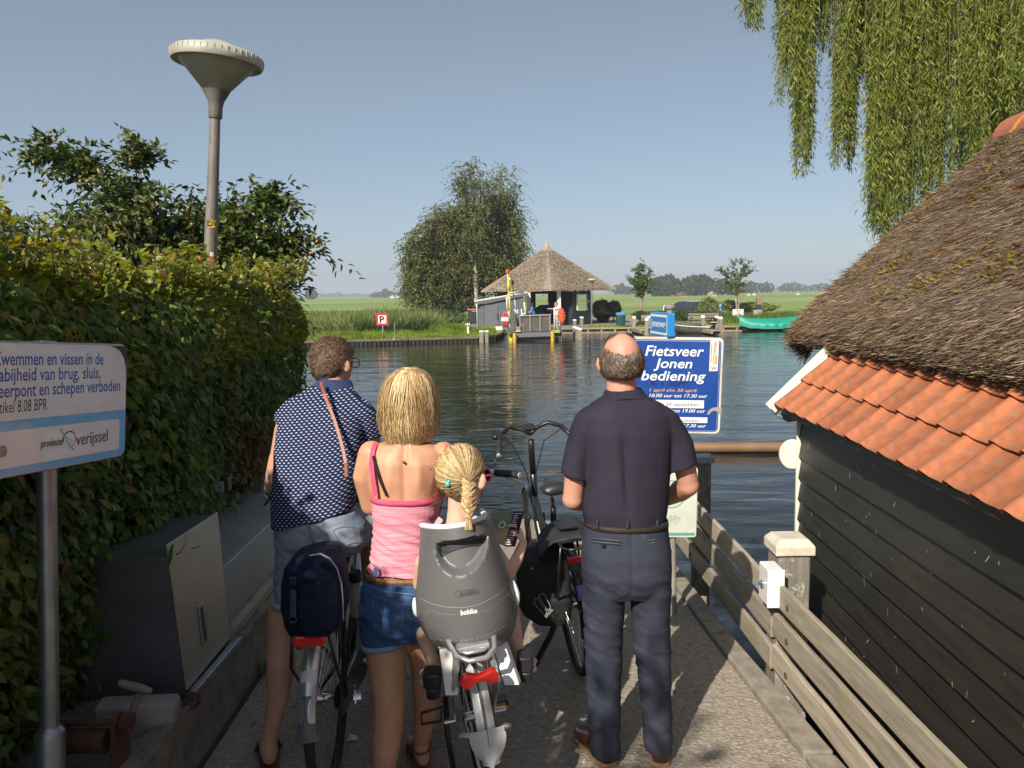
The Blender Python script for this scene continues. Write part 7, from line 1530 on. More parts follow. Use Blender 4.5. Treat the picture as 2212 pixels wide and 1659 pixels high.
def vt(s,x,y0,y1,wpx,m,off=.005):
    X,Y0=sc(x,y0);_,Y1=sc(x,y1);co,f2_=text_mesh(s,1.0);w_=co[:,0].max();h_=wpx*280/1659*.8848*kk;mb=MB()
    mb.add([OS+a1*(X+h_*b/.72)+a2*(Y0+(Y1-Y0)*a/w_)+a3*off for a,b,_ in co],f2_);mb.build('lettering',m,pan2,fix=False)
vt('Water',1382,200,370,44,mat('grey ink',(.12,.11,.10),.6));vt('Reijk',1382,380,512,44,M_sw);vt('WEERRIBBEN WIEDEN',1343,230,500,14,bpy.data.materials['grey ink'])
st_('W',1352,1432,602,46,bpy.data.materials['grey ink'],bold=.01,shear=0,off=.005)
# peeled patch
A=[sc(x,y)for x,y in((1322,1250),(1345,1190),(1395,1150),(1460,1140),(1530,1138),(1530,1248),(1490,1220),(1440,1190),(1395,1200),(1350,1250))];fl2(A,mat('old glue',(.42,.38,.28),.8,col2=(.3,.27,.2),scale=40),.0032,'peeled_patch',pan2)
# street name box sign
ss=thing('street_name_sign','small blue box sign reading Jonenweg in white on top of the post','sign',at_y(1442,730,4.75))
c0=at_y(1404,721.5,5.08);c1=at_y(1442,729.5,4.70);c1t=at_y(1442.5,676.5,4.70);g1=(c1-c0);g1.z=0;Lw=g1.length;g1.normalize();g2=V(0,0,1);g3=V(g1.y,-g1.x,0);g3=g3 if g3.y<0 else-g3;hh_=(c1t-c1).length;c0.z=c1.z
M_sbl2=mat('street sign blue',(.02,.22,.58),.4,col2=(.03,.26,.62),scale=5,col3=(.45,.47,.45),scale3=9,thr=(.62,.72))
mb=MB();mb.prism(rrect(0,Lw,0,hh_,.012),.045,c0-g3*.045,g1,g2,g3);pb3=mb.build('panel',M_sbl2,ss,bevel=.004,segs=2)
def fl3(poly,m,off):mb=MB();mb.prism(poly,.0006,c0+g3*off,g1,g2,g3);return mb.build('field',m,pb3)
fl3(rrect(.012,Lw-.012,.012,hh_-.012,.010),M_sw,.0005);fl3(rrect(.020,Lw-.020,.026,hh_-.026,.006),mat('name blue',(.02,.20,.56),.35),.0013)
letter('Jonenweg',c0,g1,g2,g3,Lw/2,hh_*.40,hh_*.42,M_sw,pb3,width=Lw*.80,bold=.02,align='CENTER')
# route sign 51
rs_=thing('route_sign','white cycle route sign with the number 51 in a green circle','sign',at_y(1455,1160,4.70))
B0=at_y(1388,1161,4.69);B1=at_y(1504,1161,4.69);B2=at_y(1509,1010,4.69);r1=(B1-B0).normalized();r2=(B2-B1);r2=(r2-r1*r2.dot(r1)).normalized();r3=r1.cross(r2);r3=r3 if r3.y<0 else-r3;Wr=(B1-B0).length;Hr=(B2-B1).length
M_rw=mat('mossy white',(.62,.65,.56),.5,col2=(.50,.54,.45),scale=6,col3=(.22,.21,.13),scale3=22,thr=(.62,.70));M_rg=mat('route green',(.10,.33,.30),.5)
mb=MB();mb.prism(rrect(0,Wr,0,Hr,.016),.012,B0-r3*.012,r1,r2,r3);pr_=mb.build('panel',M_rw,rs_,bevel=.002)
OS,A1,A2,A3=B0,r1,r2,r3
def fl4(poly,m,off,nm='print'):mb=MB();mb.prism(poly,.0006,B0+r3*off,r1,r2,r3);return mb.build(nm,m,pr_)
fl4([(.01,.012),(Wr-.01,.012),(Wr-.01,.03),(.01,.03)],M_rg,.0006)
cx2,cy2,rr2=Wr*.52,Hr*.62,Wr*.255
ribbon([(cx2+rr2*math.cos(a),cy2+rr2*math.sin(a))for a in[2*PI*i/36 for i in range(37)]],.006,M_rg,.0012,'circle',pr_,B0,r1,r2,r3)
letter('51',B0,r1,r2,r3,cx2,cy2-.014,.050,M_blk,pr_,align='CENTER',bold=.01,shear=.2)
for cxq in(-.026,.026):ribbon([(cx2+.01+cxq+.017*math.cos(a),Hr*.25+.017*math.sin(a))for a in[2*PI*i/20 for i in range(21)]],.002,M_rg,.0012,'bicycle_print',pr_,B0,r1,r2,r3)
ribbon([(cx2-.016,Hr*.25),(cx2-.004,Hr*.25+.024),(cx2+.024,Hr*.25+.024),(cx2+.036,Hr*.25)],.002,M_rg,.0012,'bicycle_print',pr_,B0,r1,r2,r3);ribbon([(cx2-.016,Hr*.25),(cx2+.008,Hr*.25),(cx2+.024,Hr*.25+.024),(cx2+.022,Hr*.25+.034),(cx2+.030,Hr*.25+.034)],.002,M_rg,.0012,'bicycle_print',pr_,B0,r1,r2,r3);ribbon([(cx2+.008,Hr*.25),(cx2-.006,Hr*.25+.031)],.002,M_rg,.0012,'bicycle_print',pr_,B0,r1,r2,r3)
# ================================================================ people
def skin(name,c1,c2,c3=None):
    m=mat(name,c1,.5,col2=c2,scale=9,bump=.12,bscale=160,spec=.4);b=m.node_tree.nodes['Principled BSDF'];b.inputs['Subsurface Weight'].default_value=.12;b.inputs['Subsurface Radius'].default_value=(.02,.008,.004);b.inputs['Subsurface Scale'].default_value=.5;return m
M_sk1=skin('sunburnt skin',(0.56,0.27,0.185),(0.62,0.32,0.22));M_sk2=skin('tanned skin',(0.50,0.26,0.175),(0.56,0.30,0.21));M_sk3=skin('light tan skin',(0.54,0.27,0.155),(0.63,0.34,0.21));M_sk4=skin('child skin',(0.66,0.41,0.29),(0.71,0.46,0.34))
def cloth(name,c1,c2,scale=7,bump=.25,bs=350,rough=.85,**k):return mat(name,c1,rough,col2=c2,scale=scale,bump=bump,bscale=bs,spec=.15,bdist=.001,**k)
def rp(v,u0,u1,Y,ry,v1=None,n=None):
    """cross section between two picture points at depth Y"""
    a=at_y(u0,v,Y);b=at_y(u1,v if v1 is None else v1,Y);return((a+b)/2,(b-a).length/2,ry,(b-a).normalized())
def RM(f,up=V(0,0,1)):
    f=Vector(f).normalized();x=f.cross(Vector(up)).normalized();u=x.cross(f);return Matrix((x,f,u)).transposed()
def head(mb,c,s,R,ears=True):
    q=lambda x,y,z:Vector(c)+R@V(x,y,z)*s
    mb.ball(q(0,-.006,.012),.077*s,.097*s,.094*s,R,20,14);mb.ball(q(0,.028,-.035),.061*s,.072*s,.072*s,R,16,12);mb.ball(q(0,.066,-.092),.026*s,.024*s,.020*s,R)
    mb.limb([q(-.045,.01,-.075),q(-.03,.055,-.092)],[.020*s,.018*s],8);mb.limb([q(.045,.01,-.075),q(.03,.055,-.092)],[.020*s,.018*s],8)
    mb.limb([q(0,.092,.015),q(0,.112,-.025)],[.009*s,.014*s],8);mb.limb([q(-.036,.082,.024),q(.036,.082,.024)],[.012*s]*2,8);mb.limb([q(-.018,.094,-.056),q(.018,.094,-.056)],[.008*s]*2,8)
    if ears:
        for k in(-1,1):
            mb.ball(q(.088*k,.000,-.014),.009*s,.018*s,.031*s,R@Matrix.Rotation(-.75*k,3,'Z'));mb.limb([q(.072*k,.004,.0),q(.082*k,.002,-.01)],[.012*s]*2,6)
def eyes(par,c,s,R,glasses=None):
    for k in(-1,1):
        p=Vector(c)+R@V(.031*k,.083,.004)*s;mb=MB();mb.ball(p,.0125*s);e=mb.build('eye',mat('eye white',(.7,.68,.65),.2)if 'eye white' not in bpy.data.materials else bpy.data.materials['eye white'],par,smooth=True)
        mb=MB();mb.ball(p+R@V(0,.0088,0)*s,.0062*s);mb.build('iris',M_bpaint,e,smooth=True)
def hand(wrist,d,palm,side,s=1.0,curl=.6,thumb=.6):
    """palm + four unequal bent fingers + thumb from the side; returns a mesh"""
    d=Vector(d).normalized();palm=Vector(palm);palm=(palm-d*palm.dot(d)).normalized();x=d.cross(palm).normalized()*side;w_=Vector(wrist);mb=MB()
    mb.rings([(w_-d*.012*s,.024*s,.017*s,x,palm),(w_+d*.02*s,.030*s,.016*s,x,palm),(w_+d*.06*s,.040*s,.015*s,x,palm),(w_+d*.088*s,.041*s,.012*s,x,palm)],14,power=2.6)
    for i,(off,L_,r_)in enumerate(((-.030,.068,.0085),(-.010,.076,.009),(.010,.072,.0088),(.029,.056,.0078))):
        p=w_+d*(.082-abs(i-1.2)*.004)*s+x*off*s;dd=d.copy();P=[p];ang=0
        for f in(.45,.32,.25):ang+=curl*(.9 if f>.4 else 1.1);dd=(d*math.cos(ang)+palm*math.sin(ang));p=p+dd*L_*f*s;P.append(p)
        mb.limb(P,[r_*s,r_*s,r_*.92*s,r_*.8*s],8)
    b=w_+d*.025*s-x*.026*s+palm*.004*s;t1=b+(d*.55-x*.75+palm*thumb*.5).normalized()*.036*s;t2=t1+(d*.85-x*.25+palm*thumb).normalized()*.030*s;mb.limb([b,t1,t2],[.014*s,.011*s,.0085*s],8)
    o=solid('tmp_hand',mb,None,None,voxel=.0032*s,it=2);me=o.data;bpy.data.objects.remove(o);return me
def foot(mb,ank,d,s=1.0,z0=.02):
    d=Vector(d);d.z=0;d.normalize();x=V(d.y,-d.x,0);a=Vector(ank);b=V(a.x,a.y,z0)
    mb.limb([a,b+V(0,0,.045*s)-d*.01*s],[.034*s,.038*s],12)
    mb.rings([(b-d*.055*s+V(0,0,.030*s),.012*s,.022*s,x,V(0,0,1)),(b-d*.045*s+V(0,0,.030*s),.028*s,.030*s,x,V(0,0,1)),(b+V(0,0,.036*s),.034*s,.036*s,x,V(0,0,1)),(b+d*.06*s+V(0,0,.032*s),.038*s,.030*s,x,V(0,0,1)),(b+d*.13*s+V(0,0,.020*s),.044*s,.018*s,x,V(0,0,1)),(b+d*.17*s+V(0,0,.014*s),.040*s,.012*s,x,V(0,0,1))],14)
    for i in range(5):mb.limb([b+d*.15*s+x*(-.03+.015*i)*s+V(0,0,.012*s),b+d*(.195-.007*abs(i-1))*s+x*(-.033+.0165*i)*s+V(0,0,.010*s)],[.009*s,.0078*s],6)
def strands(name,m,par,paths,w_,kind='stuff'):
    mb=MB()
    for P,o_ in paths:
        n=len(P);vs=[]
        for i,p in enumerate(P):
            t=(P[min(i+1,n-1)]-P[max(i-1,0)]).normalized();nn=(p-o_).normalized();x=t.cross(nn);x=x.normalized()if x.length>1e-4 else V(1,0,0);ww=w_*(1-.75*(i/(n-1))**2)/2
            vs+=[p-x*ww,p+x*ww]
        mb.add(vs,[(2*i,2*i+1,2*i+3,2*i+2)for i in range(n-1)])
    o=mb.build(name,m,par,fix=False);o['kind']=kind;o.data.polygons.foreach_set('use_smooth',[True]*len(o.data.polygons));return o
def hairmat(name,cols):return leaf_mat(name,cols,.0,.5,.35)
rh=random.Random(9)

# ---------------------------------------------------------------- old man standing on the right
YM=3.20
man=thing('person','balding older man in dark navy polo and grey blue trousers standing with his back turned','person',at_z(1360,1650,0))
hc=at_y(1342,778,YM);HR=RM((-.05,1,-.08));sM=1.01
bd=MB();head(bd,hc,sM,HR);bd.limb([at_y(1342,806,YM+.005),at_y(1343,850,YM+.0),at_y(1345,880,YM)],[.060,.062,.068],16)
bd.rings([rp(1120,1275,1430,YM,.09),rp(1000,1270,1435,YM,.10),rp(900,1270,1430,YM,.09),rp(868,1290,1400,YM,.07)][::-1],20)
LE,RE_=at_y(1237,1078,YM+.02),at_y(1487,1048,YM+.03);LW,RW=at_y(1272,1085,YM+.27),at_y(1440,1080,YM+.27)
bd.limb([at_y(1272,905,YM),at_y(1246,1000,YM),LE],[.050,.046,.042],14);bd.limb([LE,LE.lerp(LW,.35),LW],[.045,.046,.028],14)
bd.limb([at_y(1438,905,YM),at_y(1475,985,YM),RE_],[.050,.046,.043],14);bd.limb([RE_,RE_.lerp(RW,.35),RW],[.046,.047,.028],14)
for(u,v,u2,v2)in((1312,1300,1306,1640),(1402,1300,1422,1630)):bd.limb([at_y(u,v,YM),at_y((u+u2)/2,(v+v2)/2,YM+.02),at_y(u2,v2,YM-.02)],[.07,.05,.035],12)
hL=hand(LW,LW.lerp(V(.47,YM+.45,LW.z+.05),1)-LW,V(0,-.4,-1),1,1.0,.5);hR2=hand(RW,V(.47,YM+.45,RW.z+.05)-RW,V(0,-.4,-1),-1,1.0,.5)
bM=solid('body',bd,M_sk1,man,voxel=.0065,it=4,extra=[hL,hR2]);eyes(bM,hc,sM,HR)
# shirt
M_polo=cloth('navy polo',(.024,.022,.036),(.035,.032,.049),scale=5)
sh=MB();sh.rings([rp(1128,1264,1442,YM,.115),rp(1100,1259,1443,YM,.125),rp(1050,1262,1444,YM,.13),rp(990,1262,1448,YM,.13),rp(930,1256,1455,YM,.128),rp(895,1256,1455,YM,.115),rp(872,1276,1432,YM,.095),rp(856,1302,1400,YM,.07),rp(848,1312,1386,YM,.058)][::-1],30,power=2.3)
sh.rings([rp(1020,1211,1273,YM,.068,1040),rp(985,1217,1277,YM,.070),rp(930,1229,1292,YM,.074),rp(895,1244,1310,YM,.076),rp(880,1262,1320,YM,.066)][::-1],18)
sh.rings([rp(1020,1443,1506,YM,.068,998),rp(965,1436,1497,YM,.070,952),rp(920,1418,1480,YM,.074),rp(893,1396,1463,YM,.076),rp(878,1385,1443,YM,.066)][::-1],18)
def polo_fold(c,n):
    u=c.x;k=max(0,min(1,(1.42-c.z)/.45));a=noise.noise(V(c.x*9+c.z*3.5,c.y*3,c.z*1.5));b=noise.noise(V(c.x*5,c.y*4,c.z*16+c.x*8));low=max(0,(1.08-c.z)/.14)
    sp=-.010*math.exp(-((c.x-.44-(1.3-c.z)*.05)/.016)**2)*max(0,min(1,(1.45-c.z)/.1))*max(0,min(1,(c.z-1.05)/.15))
    return a*.017*k+b*.014*low+sp*1.5
shirt=solid('shirt',sh,M_polo,man,voxel=.006,it=5,disp=polo_fold)
mb=MB();mb.rings([rp(861,1300,1400,YM-.004,.078,857),rp(850,1304,1390,YM+.0,.070,846),rp(842,1308,1385,YM+.004,.064,838)][::-1],28);mb.rings([rp(859,1302,1396,YM-.004,.070,857)],28)if False else None
solid('collar',mb,M_polo,shirt,voxel=.004,it=2,disp=folds(20,10,20,.002))
# trousers
M_tr=cloth('grey blue trousers',(.026,.031,.050),(.048,.053,.076),scale=4.5,bump=.35,bs=500,col3=(.085,.09,.112),scale3=9,thr=(.60,.75))
tr=MB();tr.rings([rp(1122,1264,1440,YM,.118),rp(1150,1258,1444,YM,.128),rp(1190,1256,1449,YM-.01,.142),rp(1235,1257,1450,YM-.01,.142),rp(1262,1262,1446,YM,.125),rp(1282,1275,1435,YM,.10)],30,power=2.3)
tr.rings([rp(1200,1258,1350,YM-.005,.115),rp(1270,1258,1350,YM,.108),rp(1330,1260,1348,YM+.01,.095),rp(1400,1263,1344,YM+.02,.082),rp(1460,1266,1342,YM+.02,.076),rp(1530,1270,1341,YM,.074),rp(1590,1272,1341,YM-.02,.072),rp(1628,1274,1340,YM-.03,.070)],24)
tr.rings([rp(1200,1358,1450,YM-.005,.115),rp(1270,1360,1449,YM,.108),rp(1330,1364,1447,YM+.01,.095),rp(1400,1368,1448,YM+.02,.084),rp(1460,1378,1449,YM+.02,.076),rp(1530,1386,1451,YM,.072),rp(1590,1390,1452,YM-.02,.070),rp(1618,1391,1450,YM-.03,.068)],24)
def tr_fold(c,n):
    a=noise.noise(V(c.x*6,c.y*5,c.z*22+c.x*10));b=noise.noise(V(c.x*14,c.y*9,c.z*34));k=.4+.6*math.exp(-((c.z-.45)/.16)**2)+.5*math.exp(-((c.z-.12)/.10)**2)+.5*math.exp(-((c.z-.75)/.08)**2)
    seam=-.005*math.exp(-((c.x-.465)/.006)**2)if c.z>.75 else 0
    r_=.3-abs(noise.noise(V(c.x*8+5,c.y*6,c.z*30+c.x*14)));return a*.008*k+b*.003*k+max(-.1,r_)*.007*k+seam
trou=solid('trousers',tr,M_tr,man,voxel=.0065,it=4,disp=tr_fold)
def band(name,par,m,L_,n=28):mb=MB();mb.rings(L_,n,power=2.3,cap=False);o=mb.build(name,m,par,smooth=40,fix=False);s_=o.modifiers.new('t','SOLIDIFY');s_.thickness=.006;s_.offset=0;return o
band('belt',man,cloth('leather belt',(.045,.035,.028),(.03,.024,.02),rough=.5),[rp(1122,1264,1441,YM,.122),rp(1133,1262,1442,YM,.125)])
M_th=cloth('pale stitch',(.16,.16,.17),(.12,.12,.13));M_dkc=cloth('dark button cloth',(.02,.022,.03),(.03,.03,.04))  # second cloth: plain dark colour of the pocket buttons
def surfline(name,par,m,pts,r,Yf):  # thin raised line on cloth; Yf gives depth of the surface
    mb=MB();mb.tube([at_y(u,v,Yf(u,v))for u,v in pts],r,5);return mb.build(name,m,par,smooth=True)
Yt_=lambda u,v:YM-(.148 if v>1165 else .138)*math.sqrt(max(.05,1-((u-1352)/98)**2))-.001
for pts in([(1274,1163),(1300,1165),(1340,1168)],[(1274,1170),(1300,1172),(1340,1175)],[(1400,1168),(1425,1163),(1437,1158)],[(1402,1174),(1426,1169),(1438,1164)]):surfline('pocket_welt',trou,M_th,pts,.0014,Yt_)
for uv in((1302,1177),(1432,1172)):mb=MB();c=at_y(*uv,Yt_(*uv));mb.lathe([(.0085,0),(.0085,.004),(.004,.005)],c,12,(0,-1,0));mb.build('button',M_dkc,trou)
for u in(1356,1290,1420):mb=MB();a=at_y(u,1124,YM-.124*math.sqrt(1-((u-1352)/95)**2)-.006);b=at_y(u,1141,YM-.128*math.sqrt(1-((u-1352)/95)**2)-.006);mb.bar(a,b,.009,.003,up=V(0,-1,0));mb.build('belt_loop',M_tr,trou,bevel=.001)
# shoes
M_shoe=mat('brown leather shoe',(.060,.022,.015),.32,col2=(.04,.014,.010),scale=9,bump=.3,bscale=30,coat=.3)
for(ua,va,d)in((1303,1636,V(-.42,1,0)),(1424,1634,V(.10,1,0))):
    a=at_y(ua,va,YM-.03);d=d.normalized();x=V(d.y,-d.x,0);g=V(a.x,a.y,0)+(d*.02);mb=MB()
    L_=[(g+d*f+V(0,0,h),w_,t_,x,V(0,0,1))for f,h,w_,t_ in((-.085,.045,.018,.028),(-.075,.048,.034,.042),(-.03,.055,.042,.052),(.03,.052,.044,.046),(.09,.042,.050,.036),(.14,.034,.050,.028),(.18,.028,.038,.022),(.20,.024,.016,.014))]
    mb.rings(L_,20,power=2.4);o=solid('shoe',mb,M_shoe,man,voxel=.005,it=2);mb=MB();mb.rings([(g+d*f+V(0,0,.010),w_,.010,x,V(0,0,1))for f,w_ in((-.088,.022),(-.075,.040),(0,.044),(.09,.054),(.15,.052),(.205,.018))],16,power=4);mb.build('sole',mat('shoe sole',(.25,.16,.08),.7)if 'shoe sole' not in bpy.data.materials else bpy.data.materials['shoe sole'],o,bevel=.003)
# hair ring round a bald crown
q=lambda x,y,z:hc+HR@V(x,y,z)*sM
mb=MB();mb.ball(q(0,-.022,-.014),.0800*sM,.084*sM,.070*sM,HR,20,14);
for k in(-1,1):mb.limb([q(.066*k,.0,.028),q(.074*k,-.02,-.01)],[.022,.018],8)
hb_=solid('hair',mb,mat('brown grey hair base',(.075,.048,.032),.6,col2=(.12,.085,.06),scale=9,bump=.6,bscale=120),man,voxel=.005,it=2,disp=folds(30,30,60,.006))
paths=[]
for k in range(4200):
    hv=rh.random()**2*1.4;az=rh.uniform(-2.15,2.15);el=-.35+(.85+.62*min(1,abs(az)/1.5)**1.5)*rh.random()**1.1;P=[];p_el=el;az2=az;L_=rh.uniform(.5,.9)*(1 if el>0 else .6)
    for i in range(6):
        f=i/5;e=el-L_*f*.75;a2_=az+.25*math.sin(f*3+k)*f+rh.gauss(0,.04);R_=1.03+.03*f+.07*math.sin(f*2.4)*hv
        P.append(q(.080*math.sin(a2_)*math.cos(e)*R_,-.098*math.cos(a2_)*math.cos(e)*R_-.004,.088*math.sin(e)*R_+(-.012)))
    paths.append((P,hc))
for k in range(110): # wisps over the crown and fly-away hair
    az=rh.choice((-1,1))*rh.uniform(1.0,2.2);e0=rh.uniform(.75,1.1);P=[]
    for i in range(5):f=i/4;e=e0+.35*f;a2_=az*(1-.3*f);R_=1.05+.10*f*rh.uniform(.3,1);P.append(q(.080*math.sin(a2_)*math.cos(e)*R_,-.098*math.cos(a2_)*math.cos(e)*R_,.096*math.sin(e)*R_+.008))
    paths.append((P,hc))
strands('hair_strands',hairmat('brown grey hair',[(0,(.045,.028,.018)),(.45,(.11,.070,.043)),(.8,(.20,.145,.10)),(1,(.42,.38,.33))]),hb_,paths,.0024)

# ---------------------------------------------------------------- younger man astride the left bicycle
mn2=thing('person','brown haired man in dotted navy shirt and denim shorts sitting astride the left bicycle','person',at_z(575,1640,0))
hc2=at_y(719,783,3.66);HR2=RM((.55,.83,-.10));s2=1.02
bd=MB();head(bd,hc2,s2,HR2);bd.limb([at_y(716,815,3.64),at_y(712,850,3.60),at_y(700,890,3.55)],[.060,.062,.07],16)
bd.rings([rp(1150,610,770,3.33,.10),rp(1000,615,765,3.42,.10),rp(900,630,780,3.53,.09)][::-1],20)
grL,grR=WB(bkA,(-.295,.50,1.10)),WB(bkA,(.295,.50,1.10))
EL,ER=at_y(603,990,3.50),at_y(806,975,3.58)
bd.limb([at_y(632,885,3.53),at_y(615,930,3.52),EL],[.048,.046,.042],14);bd.limb([EL,EL.lerp(grL+V(0,-.06,.02),.4),grL+V(0,-.07,.025)],[.045,.042,.028],14)
bd.limb([at_y(776,888,3.53),at_y(797,930,3.54),ER],[.048,.046,.042],14);bd.limb([ER,ER.lerp(at_y(768,1010,3.78),.4),at_y(762,1015,3.80)],[.045,.042,.028],14)
bd.limb([at_y(612,1300,3.31),at_y(606,1372,3.28),at_y(606,1440,3.23),at_y(600,1510,3.20),at_y(588,1570,3.17),at_y(580,1602,3.16)],[.064,.057,.060,.046,.034,.033],16)
KR,AR=at_y(800,1150,3.72),WB(bkA,(.14,.56,.28));bd.limb([at_y(735,1150,3.35),KR],[.085,.06],14);bd.limb([KR,KR.lerp(AR,.4)+V(0,-.03,0),AR],[.056,.055,.033],14)
foot(bd,at_y(580,1604,3.16),V(-.35,1,0),1.02,.03);foot(bd,AR,V(0,1,0),1.0,AR.z-.06)
hl=hand(grL+V(0,-.07,.03),V(.1,1,-.1),V(0,-.1,-1),1,1.0,.85);hr=hand(at_y(762,1015,3.80),V(-.2,1,-.1),V(0,-.1,-1),-1,1.0,.7)
b2=solid('body',bd,M_sk2,mn2,voxel=.0065,it=4,extra=[hl,hr]);eyes(b2,hc2,s2,HR2)
def dotted():
    m,t,b=new_mat('dotted navy cloth');N=t.nodes;L=t.links;b.inputs['Roughness'].default_value=.85;b.inputs['Specular IOR Level'].default_value=.15
    tc=N.new('ShaderNodeTexCoord');sx=N.new('ShaderNodeSeparateXYZ');L.new(tc.outputs['Object'],sx.inputs[0]);cx=N.new('ShaderNodeCombineXYZ');L.new(sx.outputs[0],cx.inputs[0]);L.new(sx.outputs[2],cx.inputs[1])
    mp=N.new('ShaderNodeMapping');mp.inputs['Rotation'].default_value=(0,0,-.10);L.new(cx.outputs[0],mp.inputs[0])
    s2_=N.new('ShaderNodeSeparateXYZ');L.new(mp.outputs[0],s2_.inputs[0])
    def mth(op,a,b_=None,c_=None):
        n=N.new('ShaderNodeMath');n.operation=op
        for k,q in enumerate((a,b_,c_)):
            if q is None:continue
            if isinstance(q,(int,float)):n.inputs[k].default_value=q
            else:L.new(q,n.inputs[k])
        return n.outputs[0]
    vv=mth('DIVIDE',s2_.outputs[1],.0104);row=mth('FLOOR',vv);uu=mth('FRACT',mth('MULTIPLY_ADD',row,.5,mth('DIVIDE',s2_.outputs[0],.0215)))
    mk=mth('MULTIPLY',mth('LESS_THAN',uu,.42),mth('LESS_THAN',mth('FRACT',vv),.33));mx=N.new('ShaderNodeMix');mx.data_type='RGBA';L.new(mk,mx.inputs[0]);mx.inputs[6].default_value=(.014,.022,.070,1);mx.inputs[7].default_value=(.52,.54,.62,1);L.new(mx.outputs[2],b.inputs['Base Color'])
    nb=N.new('ShaderNodeTexNoise');nb.inputs['Scale'].default_value=400;L.new(tc.outputs['Object'],nb.inputs[0]);bp=N.new('ShaderNodeBump');bp.inputs['Strength'].default_value=.3;bp.inputs['Distance'].default_value=.001;L.new(nb.outputs[0],bp.inputs['Height']);L.new(bp.outputs[0],b.inputs['Normal']);return m
M_dot=dotted();sh=MB()
sh.rings([rp(1136,592,700,3.31,.135,1112),rp(1118,591,764,3.32,.145,1098),rp(1060,592,772,3.36,.15),rp(1000,596,780,3.42,.145),rp(940,600,788,3.48,.14),rp(895,607,792,3.52,.125),rp(868,622,785,3.545,.10),rp(848,652,770,3.57,.075),rp(834,672,760,3.59,.06)][::-1],32,power=2.4)
sh.rings([rp(905,593,648,3.52,.072,928),rp(885,598,660,3.52,.076),rp(868,614,680,3.53,.074),rp(856,635,690,3.54,.06)][::-1],16);sh.rings([rp(958,768,832,3.55,.070,938),rp(920,758,820,3.53,.074,908),rp(888,742,810,3.53,.078),rp(870,728,795,3.54,.074),rp(856,722,772,3.55,.06)][::-1],18)
def f2_(c,n):
    a=noise.noise(V(c.x*7+c.z*4,c.y*4,c.z*6));b=noise.noise(V(c.x*8+c.z*10,c.y*5,c.z*18));return a*.012+b*.006
shirt2=solid('shirt',sh,M_dot,mn2,voxel=.006,it=5,disp=f2_)
mb=MB();mb.rings([rp(838,672,764,3.585,.072,842),rp(824,684,762,3.61,.066,830),rp(814,690,758,3.62,.060,822)][::-1],26);solid('collar',mb,cloth('navy collar',(.03,.045,.11),(.04,.06,.13)),shirt2,voxel=.004,it=2)
M_den=cloth('light denim',(.28,.34,.43),(.20,.25,.33),scale=5,bump=.4,bs=600,col3=(.42,.47,.53),scale3=6,thr=(.52,.72))
tr=MB();tr.rings([rp(1100,598,768,3.33,.135),rp(1130,596,790,3.33,.15),rp(1165,597,798,3.33,.155),rp(1190,605,780,3.35,.13),rp(1205,630,740,3.37,.09)],30,power=2.3)
tr.rings([rp(1150,597,690,3.32,.11),rp(1200,596,675,3.32,.105),rp(1250,594,664,3.32,.098),rp(1298,594,655,3.31,.090)],22);tr.limb([at_y(720,1140,3.34),at_y(765,1136,3.42),at_y(800,1140,3.66)],[.10,.100,.082],18)
def f3_(c,n):a=noise.noise(V(c.x*9,c.y*8,c.z*20+c.x*9));return a*.010+noise.noise(V(c.x*22,c.y*14,c.z*40))*.003
sho=solid('shorts',tr,M_den,mn2,voxel=.006,it=4,disp=f3_)
band('cuff',sho,cloth('denim cuff',(.36,.43,.50),(.28,.35,.42)),[rp(1288,592,657,3.31,.094),rp(1303,593,656,3.31,.093)],22)
Yd=lambda u,v:3.33-.158*math.sqrt(max(.05,1-((u-697)/108)**2))-.004
surfline('seam',sho,cloth('denim seam',(.14,.17,.22),(.1,.13,.18)),[(664,1120),(668,1150),(680,1180)],.0016,Yd)
M_ds=bpy.data.materials['denim seam']
for pts in([(608,1146),(640,1144),(642,1190),(612,1188),(608,1146)],[(708,1140),(748,1122),(770,1155),(735,1180),(708,1140)]):surfline('pocket',sho,M_ds,pts,.0014,lambda u,v:Yd(u,v)+.002)
mb=MB();P_=[at_y(694,826,3.50),at_y(700,850,3.425),at_y(712,880,3.385),at_y(722,905,3.36),at_y(733,940,3.325),at_y(742,975,3.29),at_y(747,1000,3.27),at_y(748,1030,3.26)]
for a,b in zip(P_,P_[1:]):mb.bar(a,b,.013,.005,up=V(0,-1,0))
tag(mb.build('shoulder_strap',mat('tan leather strap',(.36,.10,.035),.5,col2=(.28,.075,.03),scale=9)),'tan leather bag strap crossing the back of the dotted shirt','strap')
mb=MB();c=at_y(768,1060,3.72);mb.box(c,(.16,.10,.30),Matrix.Rotation(.15,3,'X'));tag(mb.build('front_bag',mat('dark grey bag',(.045,.045,.05),.7,bump=.2,bscale=30),bevel=.02,segs=2),'dark grey bag held in front of the seated man by the handlebar','bag')
mb=MB();c=at_y(764,1002,3.75);mb.box(c,(.16,.10,.004),Matrix.Rotation(.7,3,'X')@Matrix.Rotation(.3,3,'Y'));tag(mb.build('paper_map',M_white),'folded white paper held by the seated man','paper')
